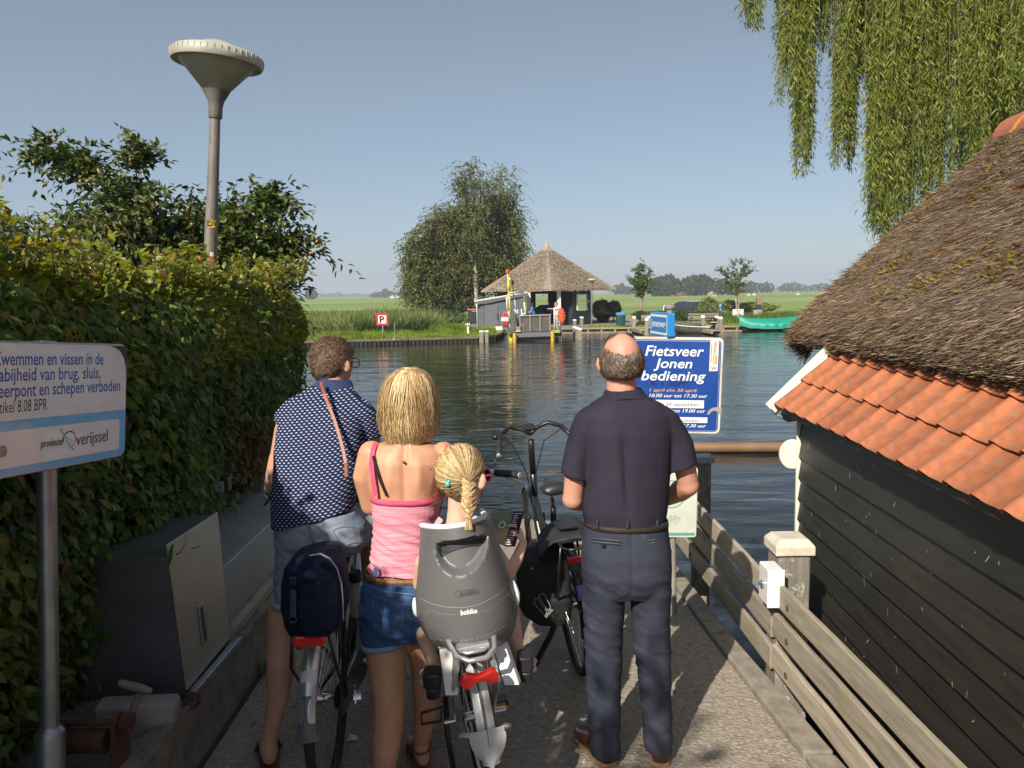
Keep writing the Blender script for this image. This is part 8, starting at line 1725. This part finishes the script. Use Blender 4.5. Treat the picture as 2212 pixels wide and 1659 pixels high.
# sandal
for(p,d,zz)in((at_y(580,1604,3.16),V(-.35,1,0).normalized(),.0),(AR,V(0,1,0),AR.z-.085)):
    x=V(d.y,-d.x,0);g=V(p.x,p.y,zz);mb=MB();mb.rings([(g+d*f+V(0,0,.012),w_,.012,x,V(0,0,1))for f,w_ in((-.085,.018),(-.07,.038),(-.01,.040),(.06,.044),(.13,.052),(.18,.048),(.215,.02))],18,power=4)
    sd=mb.build('sandal',mat('brown sandal',(.085,.05,.025),.7)if 'brown sandal' not in bpy.data.materials else bpy.data.materials['brown sandal'],mn2,bevel=.004);mb=MB()
    mb.tube([g+d*.11+x*.052+V(0,0,.02),g+d*.10+x*.03+V(0,0,.068),g+d*.10+V(0,0,.078),g+d*.10-x*.03+V(0,0,.066),g+d*.11-x*.052+V(0,0,.02)],.016,8,flat=.35);mb.build('strap',bpy.data.materials['brown sandal'],sd,smooth=True)
# hair
q=lambda x,y,z:hc2+HR2@V(x,y,z)*s2
mb=MB();mb.ball(q(0,-.022,.024),.080*s2,.090*s2,.088*s2,HR2,20,14);mb.ball(q(0,-.04,-.03),.072*s2,.066*s2,.06*s2,HR2,16,12);hb2=solid('hair',mb,mat('brown hair base',(.055,.030,.018),.7,col2=(.09,.055,.035),scale=12,bump=.7,bscale=120),mn2,voxel=.005,it=2,disp=folds(34,34,34,.008))
paths=[]
for k in range(4200):
    az=rh.uniform(-3.14,3.14);aa=abs(az);el=rh.uniform(-.5 if aa<1.15 else(.0 if aa<1.9 else .55),1.5);P=[];tw=rh.uniform(-.5,.5);L_=rh.uniform(.25,.5)
    for i in range(5):
        f=i/4;e=el-L_*f;a2_=az+tw*f+.15*math.sin(5*f+k);R_=1.02+(.16*f**.8)*rh.uniform(.1,1.25);P.append(q(.080*math.sin(a2_)*math.cos(e)*R_,-.098*math.cos(a2_)*math.cos(e)*R_-.008,.096*math.sin(e)*R_+.014))
    paths.append((P,hc2))
strands('hair_strands',hairmat('brown hair',[(0,(.04,.022,.012)),(.5,(.13,.078,.045)),(.85,(.27,.175,.11)),(1,(.42,.26,.18))]),hb2,paths,.0028)
gl=MB();
for k in(-1,1):gl.tube([q(.079*k,.0,.008),q(.080*k,.05,.006),q(.070*k,.10,.004)],.0028,6);gl.tube([q(.036*k+.028*math.cos(a),.106,.002+.021*math.sin(a))for a in[2*PI*i/16 for i in range(16)]],.0024,6,closed=True)
gl.tube([q(-.009,.108,.004),q(.009,.108,.004)],.0024,6);tag(gl.build('glasses',M_bpaint,smooth=True),'black framed glasses worn by the seated man','glasses')

# ---------------------------------------------------------------- woman in the pink top
YW=3.08;wo=thing('person','woman with blonde bob, pink strappy top and denim shorts seen from behind','person',at_z(840,1700,0))
hcw=at_y(884,872,3.10);HRw=RM((.06,1,-.12));sw=1.0
bd=MB();head(bd,hcw,sw,HRw);bd.limb([at_y(883,900,YW+.01),at_y(882,935,YW),at_y(880,965,YW-.01)],[.050,.052,.060],16)
bd.rings([rp(1240,800,950,YW,.10),rp(1150,812,938,YW,.098),rp(1075,806,948,YW,.102),rp(1030,798,955,YW,.105),rp(995,788,965,YW,.100),rp(972,796,958,YW,.085),rp(957,822,932,YW,.065)][::-1],26,power=2.3)
bd.limb([at_y(802,980,YW),at_y(787,1030,YW),at_y(800,1092,YW+.04)],[.052,.046,.038],14);bd.limb([at_y(800,1092,YW+.04),at_y(825,1100,YW+.20),at_y(850,1090,YW+.36)],[.038,.034,.025],12)
bd.limb([at_y(958,982,YW),at_y(978,1040,YW+.02),at_y(990,1095,YW+.10)],[.052,.046,.038],14);bd.limb([at_y(990,1095,YW+.10),at_y(1005,1080,YW+.3),at_y(1020,1060,YW+.50)],[.038,.034,.025],12)
bd.limb([at_y(836,1370,YW),at_y(835,1420,3.03),at_y(838,1470,3.0),at_y(841,1530,2.95),at_y(838,1575,2.92),at_y(832,1630,2.88),at_y(828,1690,2.86),at_y(826,1745,2.85)],[.086,.080,.070,.062,.060,.052,.036,.033],18)
bd.limb([at_y(915,1370,YW+.02),at_y(922,1440,3.12),at_y(922,1500,3.13),at_y(918,1550,3.14),at_y(910,1600,3.14)],[.082,.066,.058,.048,.034],16)
foot(bd,at_y(826,1747,2.85),V(.1,1,0),.94,.025);foot(bd,at_y(910,1602,3.14),V(-.30,1,0),.94,.025)
hl=hand(at_y(850,1090,YW+.36),V(.3,1,0),V(0,0,-1),1,.92,.7);hr=hand(at_y(1020,1060,YW+.50),V(.2,1,0),V(0,0,-1),-1,.92,.8)
def back_f(c,n):
    if c.z>1.1 and n.y<0 and c.z<1.42:
        x0=at_y(880,1000,YW).x;sp=-.010*math.exp(-((c.x-x0)/.014)**2);bl=.011*math.exp(-((abs(c.x-x0)-.055)/.022)**2)*math.exp(-((c.z-1.27)/.06)**2);return sp+bl
    return 0
bw=solid('body',bd,M_sk3,wo,voxel=.006,it=4,extra=[hl,hr],disp=back_f);eyes(bw,hcw,sw,HRw)
for(u,v,r_)in((873,999,.0065),(925,1008,.0022),(841,1000,.0018),(905,990,.0016)):
    mb=MB();mb.ball(at_y(u,v,YW-.100*math.sqrt(max(.1,1-((u-878)/90)**4))),r_,r_*.7,r_,n=8,m=6);mb.build('mole',mat('mole brown',(.16,.05,.03),.6)if 'mole brown' not in bpy.data.materials else bpy.data.materials['mole brown'],wo,smooth=True)
M_pk=mat('pink stripe knit',(.62,.16,.24),.85,col2=(.80,.42,.48),scale=40,stretch=(.25,.25,9),bump=.3,bscale=120,spec=.15,detail=2);M_pkt=cloth('pink trim',(.62,.07,.17),(.70,.12,.22))
tp=MB();tp.rings([rp(1072,803,952,YW,.109),rp(1110,805,948,YW,.112),rp(1150,808,940,YW,.108),rp(1190,804,946,YW,.113),rp(1229,796,953,YW,.124)],32,power=2.3)
def f4_(c,n):lo=max(0,min(1,(1.16-c.z)/.15));a=(.3-abs(noise.noise(V(c.x*5,c.y*4,c.z*26+c.x*9))));return a*.017*(.25+lo)
top=solid('top',tp,M_pk,wo,voxel=.0055,it=3,disp=f4_)
band('trim',top,M_pkt,[rp(1067,802,953,YW,.110),rp(1078,803,953,YW,.112)],30)
def strapline(name,m,pts,w_,par):
    mb=MB();P=[at_y(u,v,y)for u,v,y in pts]
    for a,b in zip(P,P[1:]):mb.bar(a,b,w_,.004,up=V(0,-1,0))
    return mb.build(name,m,par)
strapline('strap',M_pkt,[(812,1072,YW-.098),(805,1030,YW-.099),(802,1000,YW-.090),(806,970,YW-.060),(812,957,YW-.02)],.017,top);strapline('strap',M_pkt,[(940,1074,YW-.098),(950,1030,YW-.099),(958,1000,YW-.085),(966,975,YW-.055),(960,962,YW-.02)],.017,top)
M_br=cloth('black strap',(.02,.012,.012),(.03,.02,.02));bra=strapline('bra_strap',M_br,[(836,1072,YW-.107),(822,1040,YW-.105),(812,1010,YW-.096),(806,985,YW-.080)],.010,wo);strapline('bra_strap',M_br,[(946,1070,YW-.098),(957,1030,YW-.094),(965,995,YW-.078),(972,970,YW-.05)],.010,wo)
M_dj=cloth('blue denim',(.035,.085,.21),(.075,.16,.33),scale=6,bump=.45,bs=600,col3=(.28,.38,.52),scale3=5,thr=(.56,.74))
tr=MB();tr.rings([rp(1236,790,958,YW,.126),rp(1270,782,962,YW,.138),rp(1310,777,962,YW-.01,.148),rp(1345,777,955,YW-.01,.140),rp(1370,785,945,YW,.11)],32,power=2.3)
tr.rings([rp(1300,778,872,YW-.01,.125),rp(1345,777,877,YW-.005,.122),rp(1386,783,882,YW-.005,.108,1376)],22);tr.rings([rp(1300,872,960,YW,.12),rp(1340,876,958,YW,.115),rp(1372,880,955,YW,.105)],20)
sho=solid('shorts',tr,M_dj,wo,voxel=.0055,it=4,disp=lambda c,n:noise.noise(V(c.x*10,c.y*8,c.z*24+c.x*12))*.009+noise.noise(V(c.x*30,c.y*20,c.z*40))*.003)
band('cuff',sho,cloth('pale denim cuff',(.34,.42,.52),(.26,.34,.45)),[rp(1380,780,884,YW-.005,.112,1366),rp(1392,783,884,YW-.005,.110,1378)],24)
Yj=lambda u,v:YW-.010-.146*math.sqrt(max(.05,1-((u-868)/98)**2))-.003
M_js=cloth('denim stitch',(.30,.33,.38),(.2,.24,.3))
for pts in([(808,1285),(802,1332),(838,1345),(868,1350),(884,1308),(846,1302),(808,1285)],[(792,1262),(830,1278),(890,1284),(900,1284)],[(808,1320),(830,1334),(850,1330)]):surfline('pocket_seam',sho,M_js,pts,.0012,Yj)
bl=band('belt',wo,mat('braided belt',(.30,.15,.06),.6,col2=(.16,.075,.03),scale=70,bump=.8,bscale=90),[rp(1229,792,956,YW,.126),rp(1240,790,958,YW,.130)],34)
mb=MB();a=at_y(812,1226,Yj(812,1232)+.02);b=at_y(811,1246,Yj(812,1240)+.008);mb.bar(a,b,.014,.006,up=V(0,-1,0));mb.build('belt_loop',M_dj,sho)
for(pp,d)in((at_y(826,1747,2.85),V(.1,1,0).normalized()),(at_y(910,1602,3.14),V(-.30,1,0).normalized())):
    x=V(d.y,-d.x,0);g=V(pp.x,pp.y,0);mb=MB();mb.rings([(g+d*f+V(0,0,.011),w_,.011,x,V(0,0,1))for f,w_ in((-.075,.015),(-.06,.034),(0,.036),(.06,.040),(.12,.046),(.165,.040),(.195,.016))],18,power=4)
    sd=mb.build('sandal',mat('tan sandal',(.20,.085,.05),.6)if 'tan sandal' not in bpy.data.materials else bpy.data.materials['tan sandal'],wo,bevel=.003)
    for f,h in((.115,.058),(.075,.075)):mb=MB();mb.tube([g+d*f+x*.045+V(0,0,.018),g+d*(f-.01)+x*.03+V(0,0,h-.012),g+d*(f-.01)+V(0,0,h),g+d*(f-.01)-x*.03+V(0,0,h-.012),g+d*f-x*.045+V(0,0,.018)],.007,7);mb.build('strap',bpy.data.materials['tan sandal'],sd,smooth=True)
    mb=MB();mb.tube([g+V(math.cos(a)*.040,math.sin(a)*.044-.003,.092+.01*math.sin(a))for a in[2*PI*i/20 for i in range(20)]],.005,7,closed=True);mb.build('ankle_strap',bpy.data.materials['tan sandal'],sd,smooth=True)
# blonde bob
prof=[(790,6),(796,24),(804,38),(818,50),(838,59),(862,64),(888,66),(912,65),(932,60),(948,51)];kW=3.1/F
def hw_(v):
    for a,b in zip(prof,prof[1:]):
        if v<=b[0]:f=(v-a[0])/(b[0]-a[0]);f=max(0,f);return a[1]+(b[1]-a[1])*f
    return prof[-1][1]
mb=MB();mb.rings([(at_y(884,v,3.10),w_*kW*.93,(w_*1.02 if v<880 else w_*.92)*kW*.95)for v,w_ in prof[1:-1]]+[(at_y(884,940,3.10),52*kW,46*kW)],26)
hb3=solid('hair',mb,mat('blonde hair base',(.33,.21,.10),.6,col2=(.22,.13,.06),scale=20,stretch=(1,1,.3),bump=.6,bscale=90),wo,voxel=.006,it=2,disp=lambda c,n:noise.noise(V(c.x*30,c.y*30,c.z*4))*.006)
paths=[];pathd=[];hcc=at_y(884,860,3.10)
for k in range(8500):
    az=rh.uniform(-2.75,2.75);v0=792+130*rh.random()**1.3;ve=rh.uniform(925,953)if rh.random()<.7 else rh.uniform(870,940);
    if ve-v0<20:continue
    P=[];fl=rh.uniform(-.45,.35);dr=rh.gauss(0,.12)+.35*noise.noise(V(v0*.03,5,rh.uniform(0,.4)));out=rh.gauss(1.005,.012)if rh.random()<.93 else rh.uniform(1.0,1.09);n=8;ph=rh.uniform(0,6)
    for i in range(n):
        f=i/(n-1);v=v0+(ve-v0)*f;a=az+dr*f+.04*math.sin(4*f+ph)+(.10 if az>0 else-.10)*f*(1-abs(az)/3);w_=hw_(v)*kW*(out+.012*math.sin(7*f+ph));inn=1+(fl)*max(0,f-.7)**1.2
        P.append(at_y(884,v,3.10)+V(math.sin(a)*w_*inn,-math.cos(a)*w_*inn*(1.0 if v<880 else .93),0))
    (paths if noise.noise(V(az*4.2+7,v0*.012,ve*.01))+.25*noise.noise(V(az*13,0,3))+rh.gauss(0,.06)>-.02 else pathd).append((P,hcc))
strands('hair_strands',hairmat('blonde hair',[(0,(.48,.32,.14)),(.5,(.68,.50,.25)),(1,(.86,.71,.45))]),hb3,paths,.0026)
strands('hair_strands',hairmat('darker blonde hair',[(0,(.24,.14,.06)),(.6,(.42,.27,.12)),(1,(.58,.41,.20))]),hb3,pathd,.0026)

# ---------------------------------------------------------------- child in the seat
ch=thing('person','small child with blonde braid and turquoise hair clip sitting in the grey child seat','person',at_y(1000,1350,2.85))
hcc_=at_y(998,1026,2.80);HRc=RM((.52,.85,-.18));s3=.98
bd=MB();head(bd,hcc_,s3,HRc);bd.limb([at_y(992,1060,2.80),at_y(990,1100,2.80),at_y(990,1130,2.80)],[.040,.038,.045],14)
bd.rings([rp(1360,945,1065,2.84,.08),rp(1240,950,1050,2.82,.075),rp(1165,944,1050,2.81,.065),rp(1138,955,1035,2.80,.050),rp(1122,972,1012,2.80,.038)][::-1],22)
bd.limb([at_y(1045,1160,2.81),at_y(1085,1215,2.90),at_y(1098,1240,2.93)],[.032,.028,.026],12);bd.limb([at_y(1098,1240,2.93),at_y(1118,1205,3.0),at_y(1130,1172,3.03)],[.026,.024,.017],12)
bd.limb([at_y(950,1160,2.81),at_y(912,1215,2.86),at_y(906,1262,2.92)],[.032,.028,.025],12);bd.limb([at_y(906,1262,2.92),at_y(930,1240,3.02),at_y(1010,1200,3.08)],[.025,.022,.016],12)
bd.limb([at_y(970,1350,2.86),at_y(920,1320,2.98),at_y(912,1322,3.0),at_y(915,1365,2.97),at_y(938,1440,2.88)],[.055,.044,.040,.038,.021],14)
bd.limb([at_y(1045,1350,2.86),at_y(1092,1320,2.98),at_y(1102,1322,3.0),at_y(1108,1360,2.97),at_y(1122,1420,2.90)],[.055,.044,.038,.034,.021],14)
hr=hand(at_y(1130,1172,3.03),(at_y(1118,1130,3.07)-at_y(1130,1172,3.03)),V(-1,.3,0),-1,.66,.55);hl=hand(at_y(1010,1200,3.08),V(.6,.6,.3),V(.3,.3,-1),1,.66,.5)
bc_=solid('body',bd,M_sk4,ch,voxel=.005,it=4,extra=[hr,hl]);eyes(bc_,hcc_,s3,HRc)
tp=MB();tp.rings([rp(1155,943,1052,2.81,.070),rp(1240,946,1054,2.82,.080),rp(1350,942,1068,2.84,.086)],22);M_lav=mat('lilac floral cloth',(.58,.42,.58),.8,col2=(.75,.62,.72),scale=60,spec=.15);tpc=solid('top',tp,M_lav,ch,voxel=.006,it=3)
strapline('strap',M_lav,[(940,1150,2.745),(944,1132,2.755),(952,1120,2.785)],.020,tpc);strapline('strap',M_lav,[(1035,1148,2.745),(1030,1130,2.755),(1024,1118,2.785)],.020,tpc)
tr=MB()
for(a,b,c)in(((970,1350,2.86),(935,1328,2.95),(918,1320,2.99)),((1045,1350,2.86),(1075,1328,2.95),(1093,1322,2.98))):tr.limb([at_y(*a),at_y(*b),at_y(*c)],[.062,.054,.048],14)
solid('shorts',tr,cloth('child shorts',(.10,.12,.22),(.14,.16,.27)),ch,voxel=.007,it=2)
for(u,v,Y,dx_)in((930,1466,2.86,-.35),(1133,1440,2.88,.35)):
    mb=MB();c=at_y(u,v,Y);d=V(dx_,1,-.1).normalized();x=V(d.y,-d.x,0).normalized();mb.rings([(c+d*f+V(0,0,h),w_,t_,x,V(0,0,1))for f,h,w_,t_ in((-.055,.008,.012,.018),(-.045,.01,.024,.030),(0,.012,.028,.032),(.05,.0,.030,.022),(.09,-.006,.024,.014),(.10,-.008,.008,.006))],14)
    so_=solid('shoe',mb,mat('pink grey shoe',(.45,.33,.36),.7,col2=(.6,.55,.56),scale=50)if 'pink grey shoe' not in bpy.data.materials else bpy.data.materials['pink grey shoe'],ch,voxel=.004,it=1);mb=MB();mb.rings([(c+d*f+V(0,0,-.024),w_,.006,x,V(0,0,1))for f,w_ in((-.058,.014),(-.045,.027),(.05,.033),(.098,.012))],14,power=3);mb.build('sole',M_white,so_)
q=lambda x,y,z:hcc_+HRc@V(x,y,z)*s3
mb=MB();mb.ball(q(0,-.012,.016),.0815*s3,.100*s3,.097*s3,HRc,20,14);mb.ball(q(0,-.045,-.025),.062*s3,.05*s3,.05*s3,HRc,14,10);hb4=solid('hair',mb,mat('fair hair base',(.42,.29,.14),.55,col2=(.30,.19,.09),scale=30,bump=.5,bscale=150),ch,voxel=.005,it=2)
br0=at_y(1013,1046,2.685);c0=q(0,-.012,.012);paths=[]
lb0=HRc.transposed()@(br0-c0)
for k in range(3200):
    az=rh.uniform(-3.1,3.1);el=rh.uniform(-.5,1.5)
    if abs(az)>2.1 and el<.8:continue
    s_=V(math.sin(az)*math.cos(el),-math.cos(az)*math.cos(el),math.sin(el));e_=Vector((lb0.x/.0815,lb0.y/.10,lb0.z/.097)).normalized();P=[];R0=rh.uniform(1.02,1.035)if rh.random()<.95 else 1.07
    for i in range(8):
        f=i/7;d=s_.lerp(e_,f**1.1);d=d.normalized()if d.length>.05 else e_;R_=R0+.03*math.sin(f*PI);P.append(c0+HRc@V(d.x*.0815,d.y*.10,d.z*.097)*s3*R_)
    paths.append((P,c0))
for k in range(150): # loose wisps beside the cheek
    s0=q(-.078,rh.uniform(-.03,.05),rh.uniform(-.04,.03));P=[s0+V(-.015*i*rh.uniform(.4,1.2),rh.gauss(0,.004),-.022*i)for i in range(5)];paths.append((P,c0+V(.1,0,0)))
M_fair=hairmat('fair hair',[(0,(.24,.14,.055)),(.4,(.46,.31,.14)),(.8,(.64,.47,.25)),(1,(.80,.64,.40))]);strands('hair_strands',M_fair,hb4,paths,.0032)
mb=MB();bp_=[at_y(1013-.12*i*1.1,1046+i*6.2,2.682+.0008*i)for i in range(12)]
for i,p in enumerate(bp_):
    sd=1 if i%2 else-1;r_=.0155-.0006*i;mb.ball(p+V(sd*.008,0,0),r_*.85,r_*.9,r_*1.15,Matrix.Rotation(sd*.75,3,'Y'),10,8)
bd_=solid('braid',mb,M_fair,hb4,voxel=.0028,it=1,disp=lambda c,n:noise.noise(c*150)*.0012)
pth=[]
for k in range(420):
    i=rh.randrange(11);sd=1 if i%2 else-1;a=rh.uniform(-1.2,1.2);p0=bp_[i]+V(sd*(.020),-.004,.010);p1=bp_[i]+V(sd*.008,-.017,0);p2=bp_[i]+V(-sd*.006,-.012,-.012);o_=V(rh.gauss(0,.0025),rh.gauss(0,.001),rh.gauss(0,.004));pth.append(([p0+o_,p1+o_,p2+o_],bp_[i]+V(0,.05,0)))
e0=bp_[-1]
for k in range(220):a=rh.uniform(0,6.28);r_=rh.uniform(0,.009);P=[e0+V(math.cos(a)*r_*(.6+.25*i),math.sin(a)*r_*.7,-.0125*i)for i in range(5)];pth.append((P,e0+V(0,.08,0)))
strands('braid_strands',M_fair,bd_,pth,.0034);mb=MB();mb.lathe([(.012,0),(.013,.004),(.012,.008)],e0+V(0,0,-.004),12);mb.build('hair_tie',mat('cream tie',(.75,.66,.5),.6),hb4)
mb=MB();mb.lathe([(.013,0),(.015,.005),(.013,.012)],br0+V(0,-.002,-.004),12,V(.2,-.5,1));mb.build('hair_tie',mat('brown tie',(.25,.13,.07),.6),hb4)
cl=MB();a=at_y(972,1014,2.698);b=at_y(967,1046,2.692);cl.tube([a,a.lerp(b,.6)+V(.006,0,0),b+V(.003,0,0),b+V(-.004,0,0),a.lerp(b,.6)+V(-.005,0,0)],.0022,6,closed=True);cl.ball(b,.009,.006,.009,n=10,m=6);cl.ball(b+V(.004,0,.009),.006,.005,.006,n=8,m=6)
tag(cl.build('hair_clip',mat('turquoise clip',(.12,.55,.55),.35),smooth=True),'turquoise snap clip in the child\'s blonde hair','hair clip')
sg_=thing('sunglasses','pink sunglasses with dark lenses worn by the child','sunglasses',q(0,.10,0));mb=MB()
for k in(-1,1):mb.tube([q(.082*k,.0,.006),q(.082*k,.06,.006),q(.068*k,.10,.004)],.0036,6);mb.tube([q(.038*k+.027*math.cos(a),.110-.012*abs(math.cos(a))*(1 if math.cos(a)*k>0 else 0),.001+.023*math.sin(a))for a in[2*PI*i/16 for i in range(16)]],.0042,6,closed=True)
mb.build('frame',mat('pink frame',(.75,.10,.22),.35),sg_,smooth=True)
for k in(-1,1):mb=MB();mb.lathe([(.026,0),(.018,.004),(.001,.006)],q(.038*k,.108,.001),16,HRc@V(.25*k,1,0));mb.build('lens',M_bpaint,sg_,smooth=True)
# magazine
mg=thing('magazine','open magazine with a map page and a black text page held by the child','magazine',at_y(1100,1145,3.08));M_mp=mat('map page',(.10,.16,.10),.5,col2=(.20,.24,.16),scale=30,col3=(.42,.30,.17),scale3=8,thr=(.5,.56));M_bp=mat('black page',(.014,.015,.028),.35)
A,B_,C_,D_=at_y(1060,1108,3.12),at_y(1112,1104,3.10),at_y(1092,1180,3.02),at_y(1052,1165,3.06)
def page(nm,m,P,off):mb=MB();n_=(P[1]-P[0]).cross(P[3]-P[0]).normalized();n_=n_ if n_.y<0 else-n_;mb.add([p+n_*off for p in P]+[p+n_*(off-.003)for p in P],[(0,1,2,3),(7,6,5,4),(0,4,5,1),(1,5,6,2),(2,6,7,3),(3,7,4,0)]);return mb.build(nm,m,mg),n_
pg,n_=page('page',M_mp,[A,B_,C_,D_],0)
E_,F_=at_y(1131,1104,3.06),at_y(1112,1180,2.99);P2=[B_+V(-.004,-.003,0),E_,F_,C_+V(-.004,-.003,0)];pg2,n_=page('page',M_bp,P2,.0)
x_=(P2[1]-P2[0]);y_=(P2[3]-P2[0]);mb=MB()
for i in range(15):
    if i in(7,):continue
    t_=.06+i*.062;w_=random.uniform(.35,.7)if i not in(0,8)else .8;o_=P2[0]+y_*t_+x_*.14+n_*.0012;mb.quad(o_,o_+x_*w_,o_+x_*w_+y_*.024,o_+y_*.024)
o=mb.build('text_line',mat('white text',(.6,.6,.62),.5),pg2,fix=False);o['kind']='stuff'
ribbon([(.0125*math.cos(a),.0125*math.sin(a))for a in[2*PI*i/20 for i in range(21)]],.004,M_white,.0012,'compass_print',pg,A.lerp(C_,.38)+(B_-A)*.25,(B_-A).normalized(),(A-D_).normalized(),n_)

# ---------------------------------------------------------------- two men on the ferry and under the shelter
def small_person(label,hx_,hz,Y,shirt,legs,arm=None,seated=False,skinm=M_sk1,hairm=None):
    h0=at_y(hx_,hz,Y);t=thing('person',label,'person',V(h0.x,Y,LZ));s_=1.0;R=RM((-.6 if arm else-.5,.3,-.1));bd=MB();head(bd,h0,1.1,R);sz=h0.z-.22;bd.limb([h0-V(0,0,.08),V(h0.x,Y,sz)],[.06,.06],10)
    hip=V(h0.x+(.12 if seated else .04),Y,h0.z-.75);bd.limb([V(h0.x,Y,sz-.08),hip],[.12,.12],12);M_={}
    for k in(-1,1):
        sh_=V(h0.x+.05,Y+.17*k,sz-.04);el=arm[0]if arm else sh_+V(-.12,-.02,-.28);wr=arm[1]if arm else el+V(-.25,-.05,.02);bd.limb([sh_,el+V(0,.08*k,0)],[.06,.045],10);bd.limb([el+V(0,.08*k,0),wr+V(0,.05*k,0)],[.044,.03],10);bd.limb([wr+V(0,.05*k,0),wr+V(-.09,.05*k,-.01)],[.034,.025],8)
        kn=hip+(V(-.40,.1*k,.0)if seated else V(.0,.1*k,-.42));an=kn+V(.03,0,-.42);bd.limb([hip+V(0,.09*k,0),kn],[.08,.06],10);bd.limb([kn,an],[.055,.035],10);bd.limb([an+V(.04,0,-.04),an+V(-.14,0,-.05)],[.045,.035],8)
    b=solid('body',bd,skinm,t,voxel=.016,it=2)
    mb=MB();mb.rings([(V(h0.x,Y,sz+.03),.07,.09),(V(h0.x+.02,Y,sz-.02),.12,.20),(V(h0.x+.04,Y,sz-.2),.14,.20),(hip+V(0,0,.10),.15,.19)][::-1],16)
    for k in(-1,1):sh_=V(h0.x+.05,Y+.17*k,sz-.04);el=arm[0]if arm else sh_+V(-.12,-.02,-.28);mb.limb([sh_,sh_.lerp(el+V(0,.08*k,0),.7)],[.085,.07],10)
    solid('shirt',mb,shirt,t,voxel=.016,it=2);mb=MB()
    for k in(-1,1):kn=hip+(V(-.40,.1*k,.0)if seated else V(.0,.1*k,-.42));mb.limb([hip+V(0,.08*k,0),kn,kn+V(.03,0,-.30)],[.105,.085,.06],10)
    solid('trousers',mb,legs,t,voxel=.016,it=2);mb=MB();mb.ball(h0+R@V(0,-.02,.03),.088,.10,.092,R);mb.build('hair',hairm or mat('short grey hair',(.22,.17,.13),.8),t,smooth=True);return t
el=at_y(1193,667,FY+1.2);wr=at_y(1186,667,FY+1.2)
small_person('ferryman in white shirt leaning on the railing of the ferry',1201.5,657,FY+1.2,cloth('white shirt',(.72,.70,.68),(.6,.58,.56)),cloth('pale trousers',(.5,.47,.40),(.4,.37,.3)),arm=(el,wr))
small_person('man in bright blue shirt bending over a bicycle under the shelter',1148.5,657,54.5,cloth('bright blue shirt',(.04,.16,.50),(.06,.22,.6)),cloth('blue jeans',(.04,.07,.16),(.06,.1,.2)),seated=True)
